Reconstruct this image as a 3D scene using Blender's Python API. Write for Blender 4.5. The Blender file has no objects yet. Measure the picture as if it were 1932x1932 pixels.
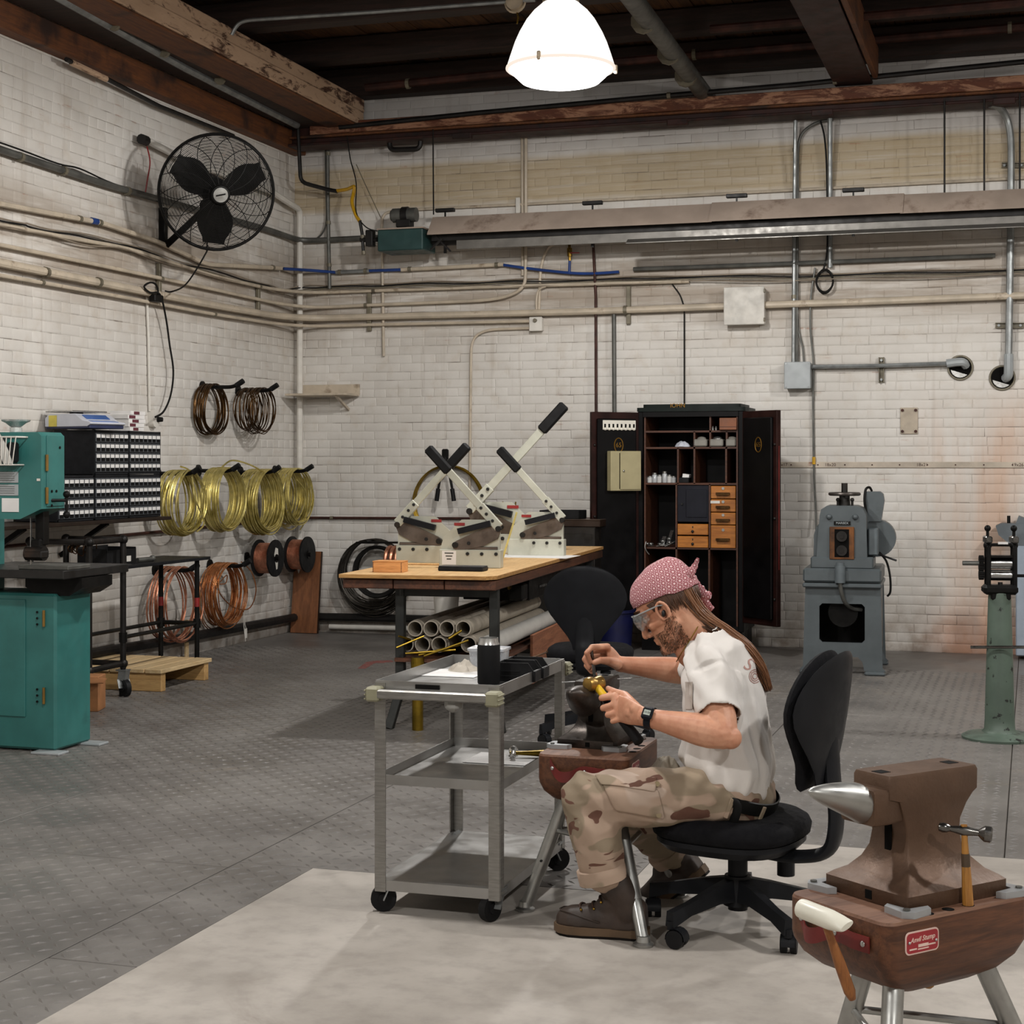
import bpy, bmesh, math, random
import numpy as np
from mathutils import Vector, Matrix, noise
# ---------------------------------------------------------------- camera, light, exposure
SC = bpy.context.scene
COL = SC.collection
F_PX, YH, CAM_H, YAW = 3100.0, 875.0, 1.42, math.radians(17.6)   # focal length, horizon row, eye height, turn
cam_data = bpy.data.cameras.new('camera')
cam = bpy.data.objects.new('camera', cam_data); COL.objects.link(cam)
cam.location = (0, 0, CAM_H); cam.rotation_euler = (math.pi/2, 0, YAW)
cam_data.sensor_width = 36.0; cam_data.lens = 36.0*F_PX/1932.0
cam_data.shift_y = (YH-966.0)/1932.0
cam_data.clip_start = .05; cam_data.clip_end = 100
SC.camera = cam
w = bpy.data.worlds.new('world'); SC.world = w; w.use_nodes = True
w.node_tree.nodes['Background'].inputs[0].default_value = (.75, .78, .85, 1)
w.node_tree.nodes['Background'].inputs[1].default_value = .25
SC.view_settings.view_transform = 'Standard'; SC.view_settings.look = 'None'
SC.view_settings.gamma = 1.0; SC.view_settings.use_curve_mapping = False
SC.view_settings.exposure = 0.0
LENS_EMIT, SHADE_EMIT, BULB_W = 14.0, 1.25, 640.0      # the hanging lamps: glass lens, white shade, bulb inside
LAMP_SPOTS = [(-2.55, 8.95), (-2.55, 4.6), (1.9, 8.95), (1.9, 4.6), (-2.55, .4), (1.9, .4)]  # first is the visible lamp; the others are unseen, added for light
LAMP_RIM = 3.66
SC.cycles.use_denoising = True
SC.cycles.max_bounces = 6; SC.cycles.diffuse_bounces = 4; SC.cycles.glossy_bounces = 3
SC.cycles.transmission_bounces = 4; SC.cycles.transparent_max_bounces = 6
SC.cycles.sample_clamp_indirect = 6.0; SC.cycles.caustics_reflective = False; SC.cycles.caustics_refractive = False
# ---------------------------------------------------------------- helpers
PI = math.pi
sA, cA = math.sin(YAW), math.cos(YAW)
RND = random.Random(11)
V3 = Vector
def ptW(px, py, Z):                       # pixel of the photograph at depth Z -> a point of the room
    X = (px-966.0)/F_PX*Z
    return V3((X*cA-Z*sA, X*sA+Z*cA, CAM_H-(py-YH)/F_PX*Z))
def on_z(px, py, z=0.0): return ptW(px, py, F_PX*(CAM_H-z)/(py-YH))
def on_u(px, py, u): return ptW(px, py, u/(-sA+(px-966.0)/F_PX*cA))
def on_v(px, py, v): return ptW(px, py, v/(cA+(px-966.0)/F_PX*sA))
UL, VB, UR, VF, ZC = -5.985, 12.757, 5.6, -3.2, 4.72     # left wall, back wall, right, front, roof
def srgb(h):
    if isinstance(h, str): c = [int(h[i:i+2], 16)/255 for i in (0, 2, 4)]
    else: c = [x/255 for x in h]
    return tuple(x/12.92 if x <= .04045 else ((x+.055)/1.055)**2.4 for x in c)
class MB:
    """collects shapes into one mesh"""
    def __init__(s): s.v = []; s.f = []; s.m = []; s.mi = 0
    def add(s, vs, fs, M=None):
        n = len(s.v)
        s.v += [tuple(M @ V3(p)) for p in vs] if M is not None else [tuple(p) for p in vs]
        s.f += [tuple(i+n for i in f) for f in fs]; s.m += [s.mi]*len(fs); return s
    def box(s, c, d, b=.0, M=None):
        hx, hy, hz = d[0]/2, d[1]/2, d[2]/2; cx, cy, cz = c
        if b <= 0:
            vs = [(cx+x*hx, cy+y*hy, cz+z*hz) for x in (-1, 1) for y in (-1, 1) for z in (-1, 1)]
            fs = [(0,1,3,2),(4,6,7,5),(0,4,5,1),(2,3,7,6),(0,2,6,4),(1,5,7,3)]
            return s.add(vs, fs, M)
        b = min(b, hx*.98, hy*.98, hz*.98)
        vs = []; ix = {}
        for x in (-1, 1):
            for y in (-1, 1):
                for z in (-1, 1):
                    for a in range(3):
                        p = [cx+x*(hx-(b if a != 0 else 0)), cy+y*(hy-(b if a != 1 else 0)), cz+z*(hz-(b if a != 2 else 0))]
                        ix[x,y,z,a] = len(vs); vs.append(p)
        fs = []
        def quad(q, nrm):
            P = [V3(vs[i]) for i in q]
            if (P[1]-P[0]).cross(P[2]-P[0]).dot(V3(nrm)) < 0: q = q[::-1]
            fs.append(tuple(q))
        for sg in (-1, 1):
            quad([ix[sg,y,z,0] for y, z in ((-1,-1),(1,-1),(1,1),(-1,1))], (sg,0,0))
            quad([ix[x,sg,z,1] for x, z in ((-1,-1),(1,-1),(1,1),(-1,1))], (0,sg,0))
            quad([ix[x,y,sg,2] for x, y in ((-1,-1),(1,-1),(1,1),(-1,1))], (0,0,sg))
        for a in (-1, 1):
            for c2 in (-1, 1):
                quad([ix[a,c2,-1,0], ix[a,c2,1,0], ix[a,c2,1,1], ix[a,c2,-1,1]], (a,c2,0))
                quad([ix[a,-1,c2,0], ix[a,1,c2,0], ix[a,1,c2,2], ix[a,-1,c2,2]], (a,0,c2))
                quad([ix[-1,a,c2,1], ix[1,a,c2,1], ix[1,a,c2,2], ix[-1,a,c2,2]], (0,a,c2))
                for d2 in (-1, 1): quad([ix[a,c2,d2,0], ix[a,c2,d2,1], ix[a,c2,d2,2]], (a,c2,d2))
        return s.add(vs, fs, M)
    def bar(s, p, q, wd, ht, up=(0,0,1), b=.0):      # a box from p to q
        p, q = V3(p), V3(q); y = q-p; L = y.length; y.normalize()
        x = y.cross(V3(up))
        if x.length < 1e-4: x = y.cross(V3((1,0,0)))
        x.normalize(); z = x.cross(y)
        M = Matrix((x, y, z)).transposed().to_4x4(); M.translation = (p+q)/2
        return s.box((0,0,0), (wd, L, ht), b, M)
    def cyl(s, p, q, r0, r1=None, n=16, caps=True):
        return s.tube([p, q], [r0, r0 if r1 is None else r1], n, caps)
    def tube(s, pts, r, n=8, caps=True, closed=False, ell=1.0, up=None):
        pts = [V3(p) for p in pts]; m = len(pts)
        rs = list(r) if hasattr(r, '__len__') else [r]*m
        T = []
        for i in range(m):
            a = pts[(i-1) % m] if (i or closed) else pts[i]; b = pts[(i+1) % m] if (i < m-1 or closed) else pts[i]
            t = b-a; T.append(t.normalized() if t.length > 1e-9 else V3((0,0,1)))
        nn = V3(up) if up is not None else (V3((0,0,1)) if abs(T[0].z) < .9 else V3((1,0,0)))
        nn = (nn-T[0]*nn.dot(T[0])).normalized()
        vs = []
        for i in range(m):
            nn = nn-T[i]*nn.dot(T[i])
            nn = nn.normalized() if nn.length > 1e-6 else T[i].orthogonal().normalized()
            bb = T[i].cross(nn)
            for k in range(n):
                a = 2*PI*k/n
                vs.append(pts[i]+(nn*math.cos(a)*ell+bb*math.sin(a))*rs[i])
        fs = []
        for i in range(m if closed else m-1):
            j = (i+1) % m
            for k in range(n):
                l = (k+1) % n
                fs.append((i*n+k, i*n+l, j*n+l, j*n+k))
        if caps and not closed:
            fs.append(tuple(range(n))[::-1]); fs.append(tuple((m-1)*n+k for k in range(n)))
        return s.add(vs, fs)
    def lathe(s, prof, M=None, n=24, caps=True):     # prof: (r, z) pairs
        vs = []; fs = []
        for r, z in prof:
            for k in range(n):
                a = 2*PI*k/n; vs.append((r*math.cos(a), r*math.sin(a), z))
        for i in range(len(prof)-1):
            for k in range(n):
                l = (k+1) % n; fs.append((i*n+k, i*n+l, (i+1)*n+l, (i+1)*n+k))
        if caps:
            if prof[0][0] > 1e-6: fs.append(tuple(range(n))[::-1])
            if prof[-1][0] > 1e-6: fs.append(tuple((len(prof)-1)*n+k for k in range(n)))
        return s.add(vs, fs, M)
    def prism(s, out, h0, h1, M=None):               # outline in xy, from z = h0 to h1
        n = len(out)
        vs = [(x, y, h0) for x, y in out]+[(x, y, h1) for x, y in out]
        fs = [tuple(range(n))[::-1], tuple(range(n, 2*n))]
        fs += [(i, (i+1) % n, n+(i+1) % n, n+i) for i in range(n)]
        return s.add(vs, fs, M)
    def ball(s, c, r, n=12, sq=(1,1,1), M=None):
        prof = [(max(math.sin(PI*i/n), 0)*1.0, -math.cos(PI*i/n)) for i in range(n+1)]
        vs = []; fs = []; k2 = n*2
        for a, z in prof:
            for k in range(k2):
                t = 2*PI*k/k2; vs.append((c[0]+r*a*math.cos(t)*sq[0], c[1]+r*a*math.sin(t)*sq[1], c[2]+r*z*sq[2]))
        for i in range(n):
            for k in range(k2):
                l = (k+1) % k2; fs.append((i*k2+k, i*k2+l, (i+1)*k2+l, (i+1)*k2+k))
        return s.add(vs, fs, M)
    def grid(s, P):                                   # P[i][j] points
        m, n = len(P), len(P[0]); vs = [p for r in P for p in r]
        fs = [(i*n+j, i*n+j+1, (i+1)*n+j+1, (i+1)*n+j) for i in range(m-1) for j in range(n-1)]
        return s.add(vs, fs)
    def loft(s, rings, caps=True, closed=False):      # rings of equally many points
        n = len(rings[0]); vs = [p for r in rings for p in r]; m = len(rings)
        fs = [(i*n+k, i*n+(k+1) % n, ((i+1) % m)*n+(k+1) % n, ((i+1) % m)*n+k) for i in range(m if closed else m-1) for k in range(n)]
        if caps: fs += [tuple(range(n))[::-1], tuple((m-1)*n+k for k in range(n))]
        return s.add(vs, fs)
def rect(w, h, r=.0, n=3, cx=0, cy=0):                # outline of a rounded rectangle
    if r <= 0: return [(cx-w/2, cy-h/2), (cx+w/2, cy-h/2), (cx+w/2, cy+h/2), (cx-w/2, cy+h/2)]
    o = []
    for sx, sy, a0 in ((1,-1,-90), (1,1,0), (-1,1,90), (-1,-1,180)):
        for k in range(n+1):
            a = math.radians(a0+90*k/n); o.append((cx+sx*(w/2-r)+r*math.cos(a), cy+sy*(h/2-r)+r*math.sin(a)))
    return o
def circ(r, n=24, cx=0, cy=0): return [(cx+r*math.cos(2*PI*k/n), cy+r*math.sin(2*PI*k/n)) for k in range(n)]
def bend(pts, r=.08, n=5):                            # rounds the corners of a polyline
    pts = [V3(p) for p in pts]; o = [pts[0]]
    for i in range(1, len(pts)-1):
        a, b, c = pts[i-1], pts[i], pts[i+1]
        d1 = min(r, (a-b).length*.45); d2 = min(r, (c-b).length*.45)
        p = b+(a-b).normalized()*d1; q = b+(c-b).normalized()*d2
        o += [p*(1-t)**2+b*2*t*(1-t)+q*t*t for t in [k/n for k in range(n+1)]]
    return o+[pts[-1]]
def spline(pts, n=8, closed=False):                   # Catmull-Rom
    P = [V3(p) for p in pts]; m = len(P); o = []
    for i in range(m if closed else m-1):
        g = lambda k: P[k % m] if closed else P[min(max(k, 0), m-1)]
        a, b, c, d = g(i-1), g(i), g(i+1), g(i+2)
        for k in range(n):
            t = k/n
            o.append(.5*((2*b)+(c-a)*t+(2*a-5*b+4*c-d)*t*t+(3*b-a-3*c+d)*t**3))
    return o if closed else o+[P[-1]]
def lerp(a, b, t): return a+(b-a)*t
MW = {}                                               # world matrices of the parents
def mat_of(loc, rz=0.0): return Matrix.Translation(V3(loc)) @ Matrix.Rotation(rz, 4, 'Z')
def tag(o, label=None, cat=None, group=None, kind=None):
    for k, v in (('label', label), ('category', cat), ('group', group), ('kind', kind)):
        if v: o[k] = v
    return o
def thing(name, label, cat, loc, rz=0.0, group=None):
    o = bpy.data.objects.new(name, None); COL.objects.link(o); o.empty_display_size = .05
    o.location = loc; o.rotation_euler = (0, 0, rz); MW[o.name] = mat_of(loc, rz)
    return tag(o, label, cat, group)
def mesh_of(name, mb, mats, smooth=35):
    me = bpy.data.meshes.new(name); me.from_pydata([tuple(p) for p in mb.v], [], mb.f)
    for m in (mats if isinstance(mats, (list, tuple)) else [mats]): me.materials.append(m)
    if isinstance(mats, (list, tuple)) and len(mats) > 1: me.polygons.foreach_set('material_index', mb.m)
    if smooth:
        me.polygons.foreach_set('use_smooth', [True]*len(me.polygons))
        me.set_sharp_from_angle(angle=math.radians(smooth))
    me.update(); return me
def obj(name, mb, mats, parent=None, world=False, smooth=35, at=None):
    """links one mesh object; world: its shapes are in room coordinates"""
    if parent is not None:
        if world:
            I = MW[parent.name].inverted(); mb.v = [tuple(I @ V3(p)) for p in mb.v]
        o = bpy.data.objects.new(name, mesh_of(name, mb, mats, smooth)); COL.objects.link(o); o.parent = parent
        MW[o.name] = MW[parent.name].copy()
    else:
        a = np.array(mb.v); c = V3(at) if at is not None else V3((*(a.min(0)+a.max(0))[:2]/2, a.min(0)[2]))
        mb.v = [tuple(V3(p)-c) for p in mb.v]
        o = bpy.data.objects.new(name, mesh_of(name, mb, mats, smooth)); COL.objects.link(o)
        o.location = c; MW[o.name] = mat_of(c)
    return o
def one(name, mb, mats, label, cat, group=None, smooth=35):   # a thing that is one mesh, built in room coordinates
    return tag(obj(name, mb, mats, None, True, smooth), label, cat, group)
def dup(root, loc=None, rz=None, label=None, group=None):
    r = root.copy(); COL.objects.link(r)
    if loc is not None: r.location = loc
    if rz is not None: r.rotation_euler = (0, 0, rz)
    MW[r.name] = mat_of(r.location, r.rotation_euler[2])
    if label: r['label'] = label
    if group: r['group'] = group
    for ch in list(root.children):
        c = ch.copy(); COL.objects.link(c); c.parent = r; MW[c.name] = MW[r.name].copy()
        for g in list(ch.children):
            d = g.copy(); COL.objects.link(d); d.parent = c
    return r
def modified(o, mods):                                # applies modifiers, given as (type, {settings})
    for t, kw in mods:
        m = o.modifiers.new(t.lower(), t)
        for k, v in kw.items(): setattr(m, k, v)
    dg = bpy.context.evaluated_depsgraph_get(); dg.update()
    me = bpy.data.meshes.new_from_object(o.evaluated_get(dg))
    old = o.data; o.modifiers.clear(); me.name = old.name; o.data = me; bpy.data.meshes.remove(old)
    return o
def text_mb(s, size, M, depth=.0008, align='CENTER', shear=0.0, bold=0.0):
    cu = bpy.data.curves.new('lettering', 'FONT'); cu.body = s; cu.size = size; cu.extrude = depth; cu.align_x = align; cu.align_y = 'CENTER'
    cu.shear = shear; cu.offset = bold; cu.resolution_u = 3
    o = bpy.data.objects.new('lettering', cu); COL.objects.link(o)
    dg = bpy.context.evaluated_depsgraph_get(); dg.update(); me = bpy.data.meshes.new_from_object(o.evaluated_get(dg))
    mb = MB(); mb.add([v.co for v in me.vertices], [tuple(p.vertices) for p in me.polygons], M)
    bpy.data.objects.remove(o); bpy.data.curves.remove(cu); bpy.data.meshes.remove(me)
    return mb
def frame(o, x, y):                                   # matrix with origin o, x and y axes
    x = V3(x).normalized(); y = V3(y); y = (y-x*y.dot(x)).normalized(); z = x.cross(y)
    M = Matrix((x, y, z)).transposed().to_4x4(); M.translation = V3(o); return M
# ---------------------------------------------------------------- materials
class NT:
    def __init__(s, name):
        s.m = bpy.data.materials.new(name); s.m.use_nodes = True; s.t = s.m.node_tree
        s.b = s.t.nodes['Principled BSDF']
    def n(s, typ, **kw):
        nd = s.t.nodes.new('ShaderNode'+typ)
        for k, v in kw.items():
            if k in nd.inputs: s.put(nd.inputs[k], v)
            else: setattr(nd, k, v)
        return nd
    def put(s, sock, v):
        if hasattr(v, 'links'): s.t.links.new(v, sock)
        elif isinstance(v, tuple) and len(v) == 3 and sock.type == 'RGBA': sock.default_value = (*v, 1)
        else: sock.default_value = v
    def noise(s, vec, scale, detail=4, rough=.55, dist=0.0):
        nd = s.n('TexNoise', Scale=scale, Detail=detail, Roughness=rough, Distortion=dist); s.put(nd.inputs['Vector'], vec); return nd.outputs['Fac']
    def ramp(s, fac, lo, hi, a=0.0, b=1.0):
        nd = s.n('MapRange', interpolation_type='SMOOTHSTEP'); s.put(nd.inputs[0], fac)
        for i, v in zip((1,2,3,4), (lo, hi, a, b)): s.put(nd.inputs[i], v)
        return nd.outputs[0]
    def math(s, op, a, b=0.0):
        nd = s.n('Math', operation=op); s.put(nd.inputs[0], a); s.put(nd.inputs[1], b); return nd.outputs[0]
    def mix(s, fac, a, b, mode='MIX'):
        nd = s.n('Mix', data_type='RGBA', blend_type=mode); s.put(nd.inputs[0], fac)
        s.put(nd.inputs[6], a); s.put(nd.inputs[7], b); return nd.outputs[2]
    def scale(s, vec, sc):
        nd = s.n('Mapping'); s.put(nd.inputs['Vector'], vec); nd.inputs['Scale'].default_value = sc; return nd.outputs[0]
    def out(s, col=None, rough=None, metal=None, bump=None, strength=.3, dist=.002):
        if col is not None: s.put(s.b.inputs['Base Color'], col)
        if rough is not None: s.put(s.b.inputs['Roughness'], rough)
        if metal is not None: s.put(s.b.inputs['Metallic'], metal)
        if bump is not None:
            nd = s.n('Bump'); nd.inputs['Strength'].default_value = strength; nd.inputs['Distance'].default_value = dist
            s.put(nd.inputs['Height'], bump); s.t.links.new(nd.outputs[0], s.b.inputs['Normal'])
        return s.m
MATS = {}
def M(name, col='808080', rough=.5, metal=0.0, var=.12, scale=9.0, col2=None, lo=.5, hi=.62, scale2=6.0, bump=0.0, bscale=60.0, stretch=(1,1,1), spec=None, trans=0.0, alpha=1.0, coat=0.0):
    """a worn procedural surface: base colour with tone variation, patches of a second colour, roughness variation"""
    if name in MATS: return MATS[name]
    t = NT(name); c = srgb(col); tc = t.n('TexCoord').outputs['Object']; vec = t.scale(tc, stretch)
    n1 = t.noise(vec, scale, 5)
    dark = tuple(x*(1-var*1.6) for x in c); light = tuple(min(1, x*(1+var)) for x in c)
    k = t.mix(t.ramp(n1, .3, .7), dark, light)
    if col2: k = t.mix(t.ramp(t.noise(vec, scale2, 6, .65), lo, hi), k, srgb(col2))
    r = t.ramp(t.noise(vec, scale*1.7, 3), .25, .75, max(.03, rough-.08), min(1, rough+.1))
    bm = t.noise(vec, bscale, 3) if bump else None
    t.out(k, r, metal, bm, bump, .004)
    if spec is None and max(c) < .03 and metal < .3: spec = .14
    if spec is not None: t.b.inputs['Specular IOR Level'].default_value = spec
    if trans: t.b.inputs['Transmission Weight'].default_value = trans
    if alpha < 1: t.b.inputs['Alpha'].default_value = alpha
    if coat: t.b.inputs['Coat Weight'].default_value = coat
    MATS[name] = t.m; return t.m
def wood(name, c1, c2, scale=6.0, axis=0, rough=.55, dark=None):
    if name in MATS: return MATS[name]
    t = NT(name); tc = t.n('TexCoord').outputs['Object']
    st = [9.0, 9.0, 9.0]; st[axis] = .8
    v = t.scale(tc, tuple(st)); n1 = t.noise(v, scale, 6, .6, .6); n2 = t.noise(v, scale*5, 3)
    k = t.mix(t.ramp(n1, .32, .68), srgb(c1), srgb(c2)); k = t.mix(t.math('MULTIPLY', t.ramp(n2, .45, .7), .35), k, tuple(x*.45 for x in srgb(c1)))
    if dark: k = t.mix(t.ramp(t.noise(tc, 3.0, 5), .5, .7), k, srgb(dark))
    MATS[name] = t.out(k, rough, 0.0, n2, .15, .002); return t.m
def emit(name, col, strength):
    m = bpy.data.materials.new(name); m.use_nodes = True; nt = m.node_tree; nt.nodes.remove(nt.nodes['Principled BSDF'])
    e = nt.nodes.new('ShaderNodeEmission'); e.inputs[0].default_value = (*col, 1); e.inputs[1].default_value = strength
    nt.links.new(e.outputs[0], nt.nodes['Material Output'].inputs[0]); MATS[name] = m; return m
# ---------------------------------------------------------------- room shell
def wall_paint(name, side, mortar=False):
    t = NT(name); P = t.n('NewGeometry').outputs['Position']
    xyz = t.n('SeparateXYZ'); t.put(xyz.inputs[0], P); x, y, z = xyz.outputs
    n1 = t.noise(P, 1.1, 5, .6); n2 = t.noise(P, 6.5, 4, .6); n3 = t.noise(t.scale(P, (1.2, 1.2, 22)), 1.3, 5, .65, .4)
    k = t.mix(t.ramp(n1, .3, .7), srgb('c9c4bd'), srgb('dad6d0'))
    k = t.mix(t.math('MULTIPLY', t.ramp(n2, .5, .75), .35), k, srgb('b8aa98'))
    # grime and painted-in pipe shadow behind the runs, soot low down
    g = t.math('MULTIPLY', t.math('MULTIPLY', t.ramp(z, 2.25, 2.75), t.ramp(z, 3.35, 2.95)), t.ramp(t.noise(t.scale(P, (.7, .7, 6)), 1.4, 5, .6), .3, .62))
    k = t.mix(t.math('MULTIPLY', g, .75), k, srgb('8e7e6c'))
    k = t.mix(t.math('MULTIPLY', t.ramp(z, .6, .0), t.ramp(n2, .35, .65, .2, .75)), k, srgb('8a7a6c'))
    drip = t.ramp(t.noise(t.scale(P, (7, 7, .35)), 1.5, 4, .6), .56, .72)
    k = t.mix(t.math('MULTIPLY', drip, .22), k, srgb('8f7d6a'))
    if side == 'back':
        b = t.math('MULTIPLY', t.ramp(z, 3.5, 3.58), t.ramp(t.math('ADD', z, t.math('MULTIPLY', n1, .06)), 3.97, 3.9))
        k = t.mix(t.math('MULTIPLY', b, t.ramp(n3, .2, .6, .45, .8)), k, srgb('ab9670'))
        k = t.mix(t.math('MULTIPLY', t.ramp(z, 3.86, 4.0), .55), k, srgb('a5a09e'))  # upper wall greyed: weaker light above the lamp rims painted in
        r = t.math('MULTIPLY', t.math('MULTIPLY', t.ramp(x, -1.0, -.45), t.ramp(z, 2.2, 1.5)), t.ramp(t.noise(t.scale(P, (1.7, 1.7, .16)), 1.3, 5, .6), .38, .7))
        k = t.mix(t.math('MULTIPLY', r, .75), k, srgb('c9a083'))
        k = t.mix(t.math('MULTIPLY', t.math('MULTIPLY', t.ramp(x, -.9, -.5), t.ramp(z, .5, .05)), .5), k, srgb('b87c5c'))
    rust = t.math('MULTIPLY', t.ramp(n3, .62, .72), t.ramp(n2, .5, .6))
    k = t.mix(t.math('MULTIPLY', rust, .5), k, srgb('9a5a3c'))
    if mortar:
        n4 = t.noise(t.scale(P, (1.6, 1.6, 6)), 1.0, 6, .7)
        k = t.mix(t.ramp(n4, .49, .64, .15, .88), k, srgb('594c41'))
    return t.out(k, .62, 0.0, t.noise(P, 55, 3), .22, .004)
def tone(name, c1, c2, rough, metal=0.0, scale=1.5, c3=None, lo=.55, hi=.7, bump=.1, bs=60):
    t = NT(name); P = t.n('NewGeometry').outputs['Position']
    k = t.mix(t.ramp(t.noise(P, scale, 7, .62), .3, .7), srgb(c1), srgb(c2))
    k = t.mix(t.math('MULTIPLY', t.ramp(t.noise(P, scale*9, 4, .6), .4, .75), .3), k, tuple(x*.55 for x in srgb(c1)))
    if c3: k = t.mix(t.ramp(t.noise(P, scale*.7, 6, .7, 1.2), lo, hi), k, srgb(c3))
    return t.out(k, t.ramp(t.noise(P, scale*2, 4), .3, .7, rough-.07, rough+.12), metal, t.noise(P, bs, 4), bump, .003)
m_plate = tone('plate_steel', '6f6b68', '85817d', .42, .25, 1.3, '93897d', .56, .78, .08)
m_conc = tone('concrete', '99928a', 'b0a9a1', .62, 0, 1.4, '857c73', .56, .8, .12)
m_slab = tone('floor_slab', '6d6862', '7c766f', .6, 0, 1.2)
m_dark = M('near_black', '12110f', .8, var=.3)
def structure(name, mb, mat, parent=None, **k):
    o = obj(name, mb, mat, parent, True, **k)
    if parent is None: o['kind'] = 'structure'
    return o
floor = structure('floor', MB().box(((UL+UR)/2, (VB+VF)/2, -.058), (UR-UL+.6, VB-VF+.6, .1)), m_slab, smooth=0)
V_A, V_B, U_A, U_B = 5.29, 6.18, -2.41, -1.3            # the pale concrete strip and its step
plates = []
def column(u0, u1, v0, v1, seams):
    s = [v0]+[v for v in seams if v0+.1 < v < v1-.1]+[v1]
    plates.extend((u0, u1, a, b) for a, b in zip(s, s[1:]))
column(-5.985, -5.1, 4.6, VB, [6.6, 8.4, 10.3, 12.1])
column(-5.1, -3.9, 3.2, VB, [6.0, 7.86, 9.7, 11.5])
column(-3.9, -2.7, 2.4, VB, [3.4, 5.21, 7.05, 8.9, 10.7])
column(-2.7, U_A, 2.0, V_A, [4.1])
column(-2.7, U_B, V_A, VB, [6.45, 8.3, 10.2, 12.0])
column(U_B, -.1, V_B, VB, [7.6, 9.45, 11.3])
column(-.1, 1.1, V_B, VB, [6.9, 8.8, 10.6])
for u0, u1, v0, v1 in plates:
    structure('floor_plate', MB().box(((u0+u1)/2, (v0+v1)/2, -.004), (u1-u0-.005, v1-v0-.005, .008), .0012), m_plate, floor, smooth=0)
structure('concrete_slab', MB().prism([(U_A, 0), (3.4, 0), (3.4, V_B-.003), (U_B, V_B-.003), (U_B, V_A-.003), (U_A, V_A-.003)], -.008, 0), m_conc, floor, smooth=0)
def lugs():
    p = .056; out_v = []; out_f = []
    L, W, h = .026, .0062, .0042; c45 = math.sqrt(.5)
    vv = np.array([(-L, 0, 0), (0, -W, 0), (L, 0, 0), (0, W, 0), (0, 0, h)])
    Rp = np.array([[c45, -c45, 0], [c45, c45, 0], [0, 0, 1]]); Rm = Rp.T
    va, vb = vv @ Rp.T, vv @ Rm.T
    ff = [(0, 1, 4), (1, 2, 4), (2, 3, 4), (3, 0, 4)]
    for u0, u1, v0, v1 in plates:
        i = 0
        for u in np.arange(u0+.03, u1-.025, p):
            i += 1; j = 0
            for v in np.arange(v0+.03, min(v1, 11.6)-.025, p):
                j += 1; z = v*cA-u*sA; X = u*cA+v*sA          # only what the view can hold
                if z < 3.8 or abs(X/z) > .36: continue
                b = len(out_v); out_v.extend(((va if (i+j) % 2 else vb)+(u, v, .0)).tolist()); out_f.extend([tuple(q+b for q in f) for f in ff])
    mb = MB(); mb.v = out_v; mb.f = out_f; mb.m = [0]*len(out_f); return mb
o = structure('tread_lug', lugs(), tone('lug_steel', '64605d', '77736f', .55, .15, 1.3), floor, smooth=0); o['kind'] = 'stuff'
# walls of painted brick
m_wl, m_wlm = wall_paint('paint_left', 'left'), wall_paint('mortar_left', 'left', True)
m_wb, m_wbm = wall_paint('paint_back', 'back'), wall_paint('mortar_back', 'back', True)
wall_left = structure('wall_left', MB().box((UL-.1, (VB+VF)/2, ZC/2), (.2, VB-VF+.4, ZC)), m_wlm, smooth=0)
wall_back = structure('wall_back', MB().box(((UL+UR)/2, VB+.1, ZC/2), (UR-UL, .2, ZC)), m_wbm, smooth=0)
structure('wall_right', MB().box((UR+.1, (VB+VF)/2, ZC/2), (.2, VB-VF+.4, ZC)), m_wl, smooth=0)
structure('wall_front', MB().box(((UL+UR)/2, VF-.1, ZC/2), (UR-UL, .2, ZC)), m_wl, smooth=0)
CO, ST, HD = .0705, .2135, .1067
def brick_mb(L, seed):
    r = random.Random(seed); hx, hz = L/2-.0010, CO/2-.0021; mb = MB()
    rings = []
    for ins, d in ((-.0006, .0002), (.0035, .0026), (.011, .0040)):
        rings.append([(sx*(hx-ins)+r.uniform(-.0016, .0016), -d-r.uniform(0, .0008)*(d > 0), sz*(hz-ins)+r.uniform(-.0016, .0016)) for sx, sz in ((-1,-1), (1,-1), (1,1), (-1,1))])
    mb.loft(rings, False); mb.f.append((8, 9, 10, 11)); mb.m.append(0); return mb
variants = {ST: [brick_mb(ST, s) for s in range(4)], HD: [brick_mb(HD, s+9) for s in range(3)]}
vmesh = {}
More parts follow.
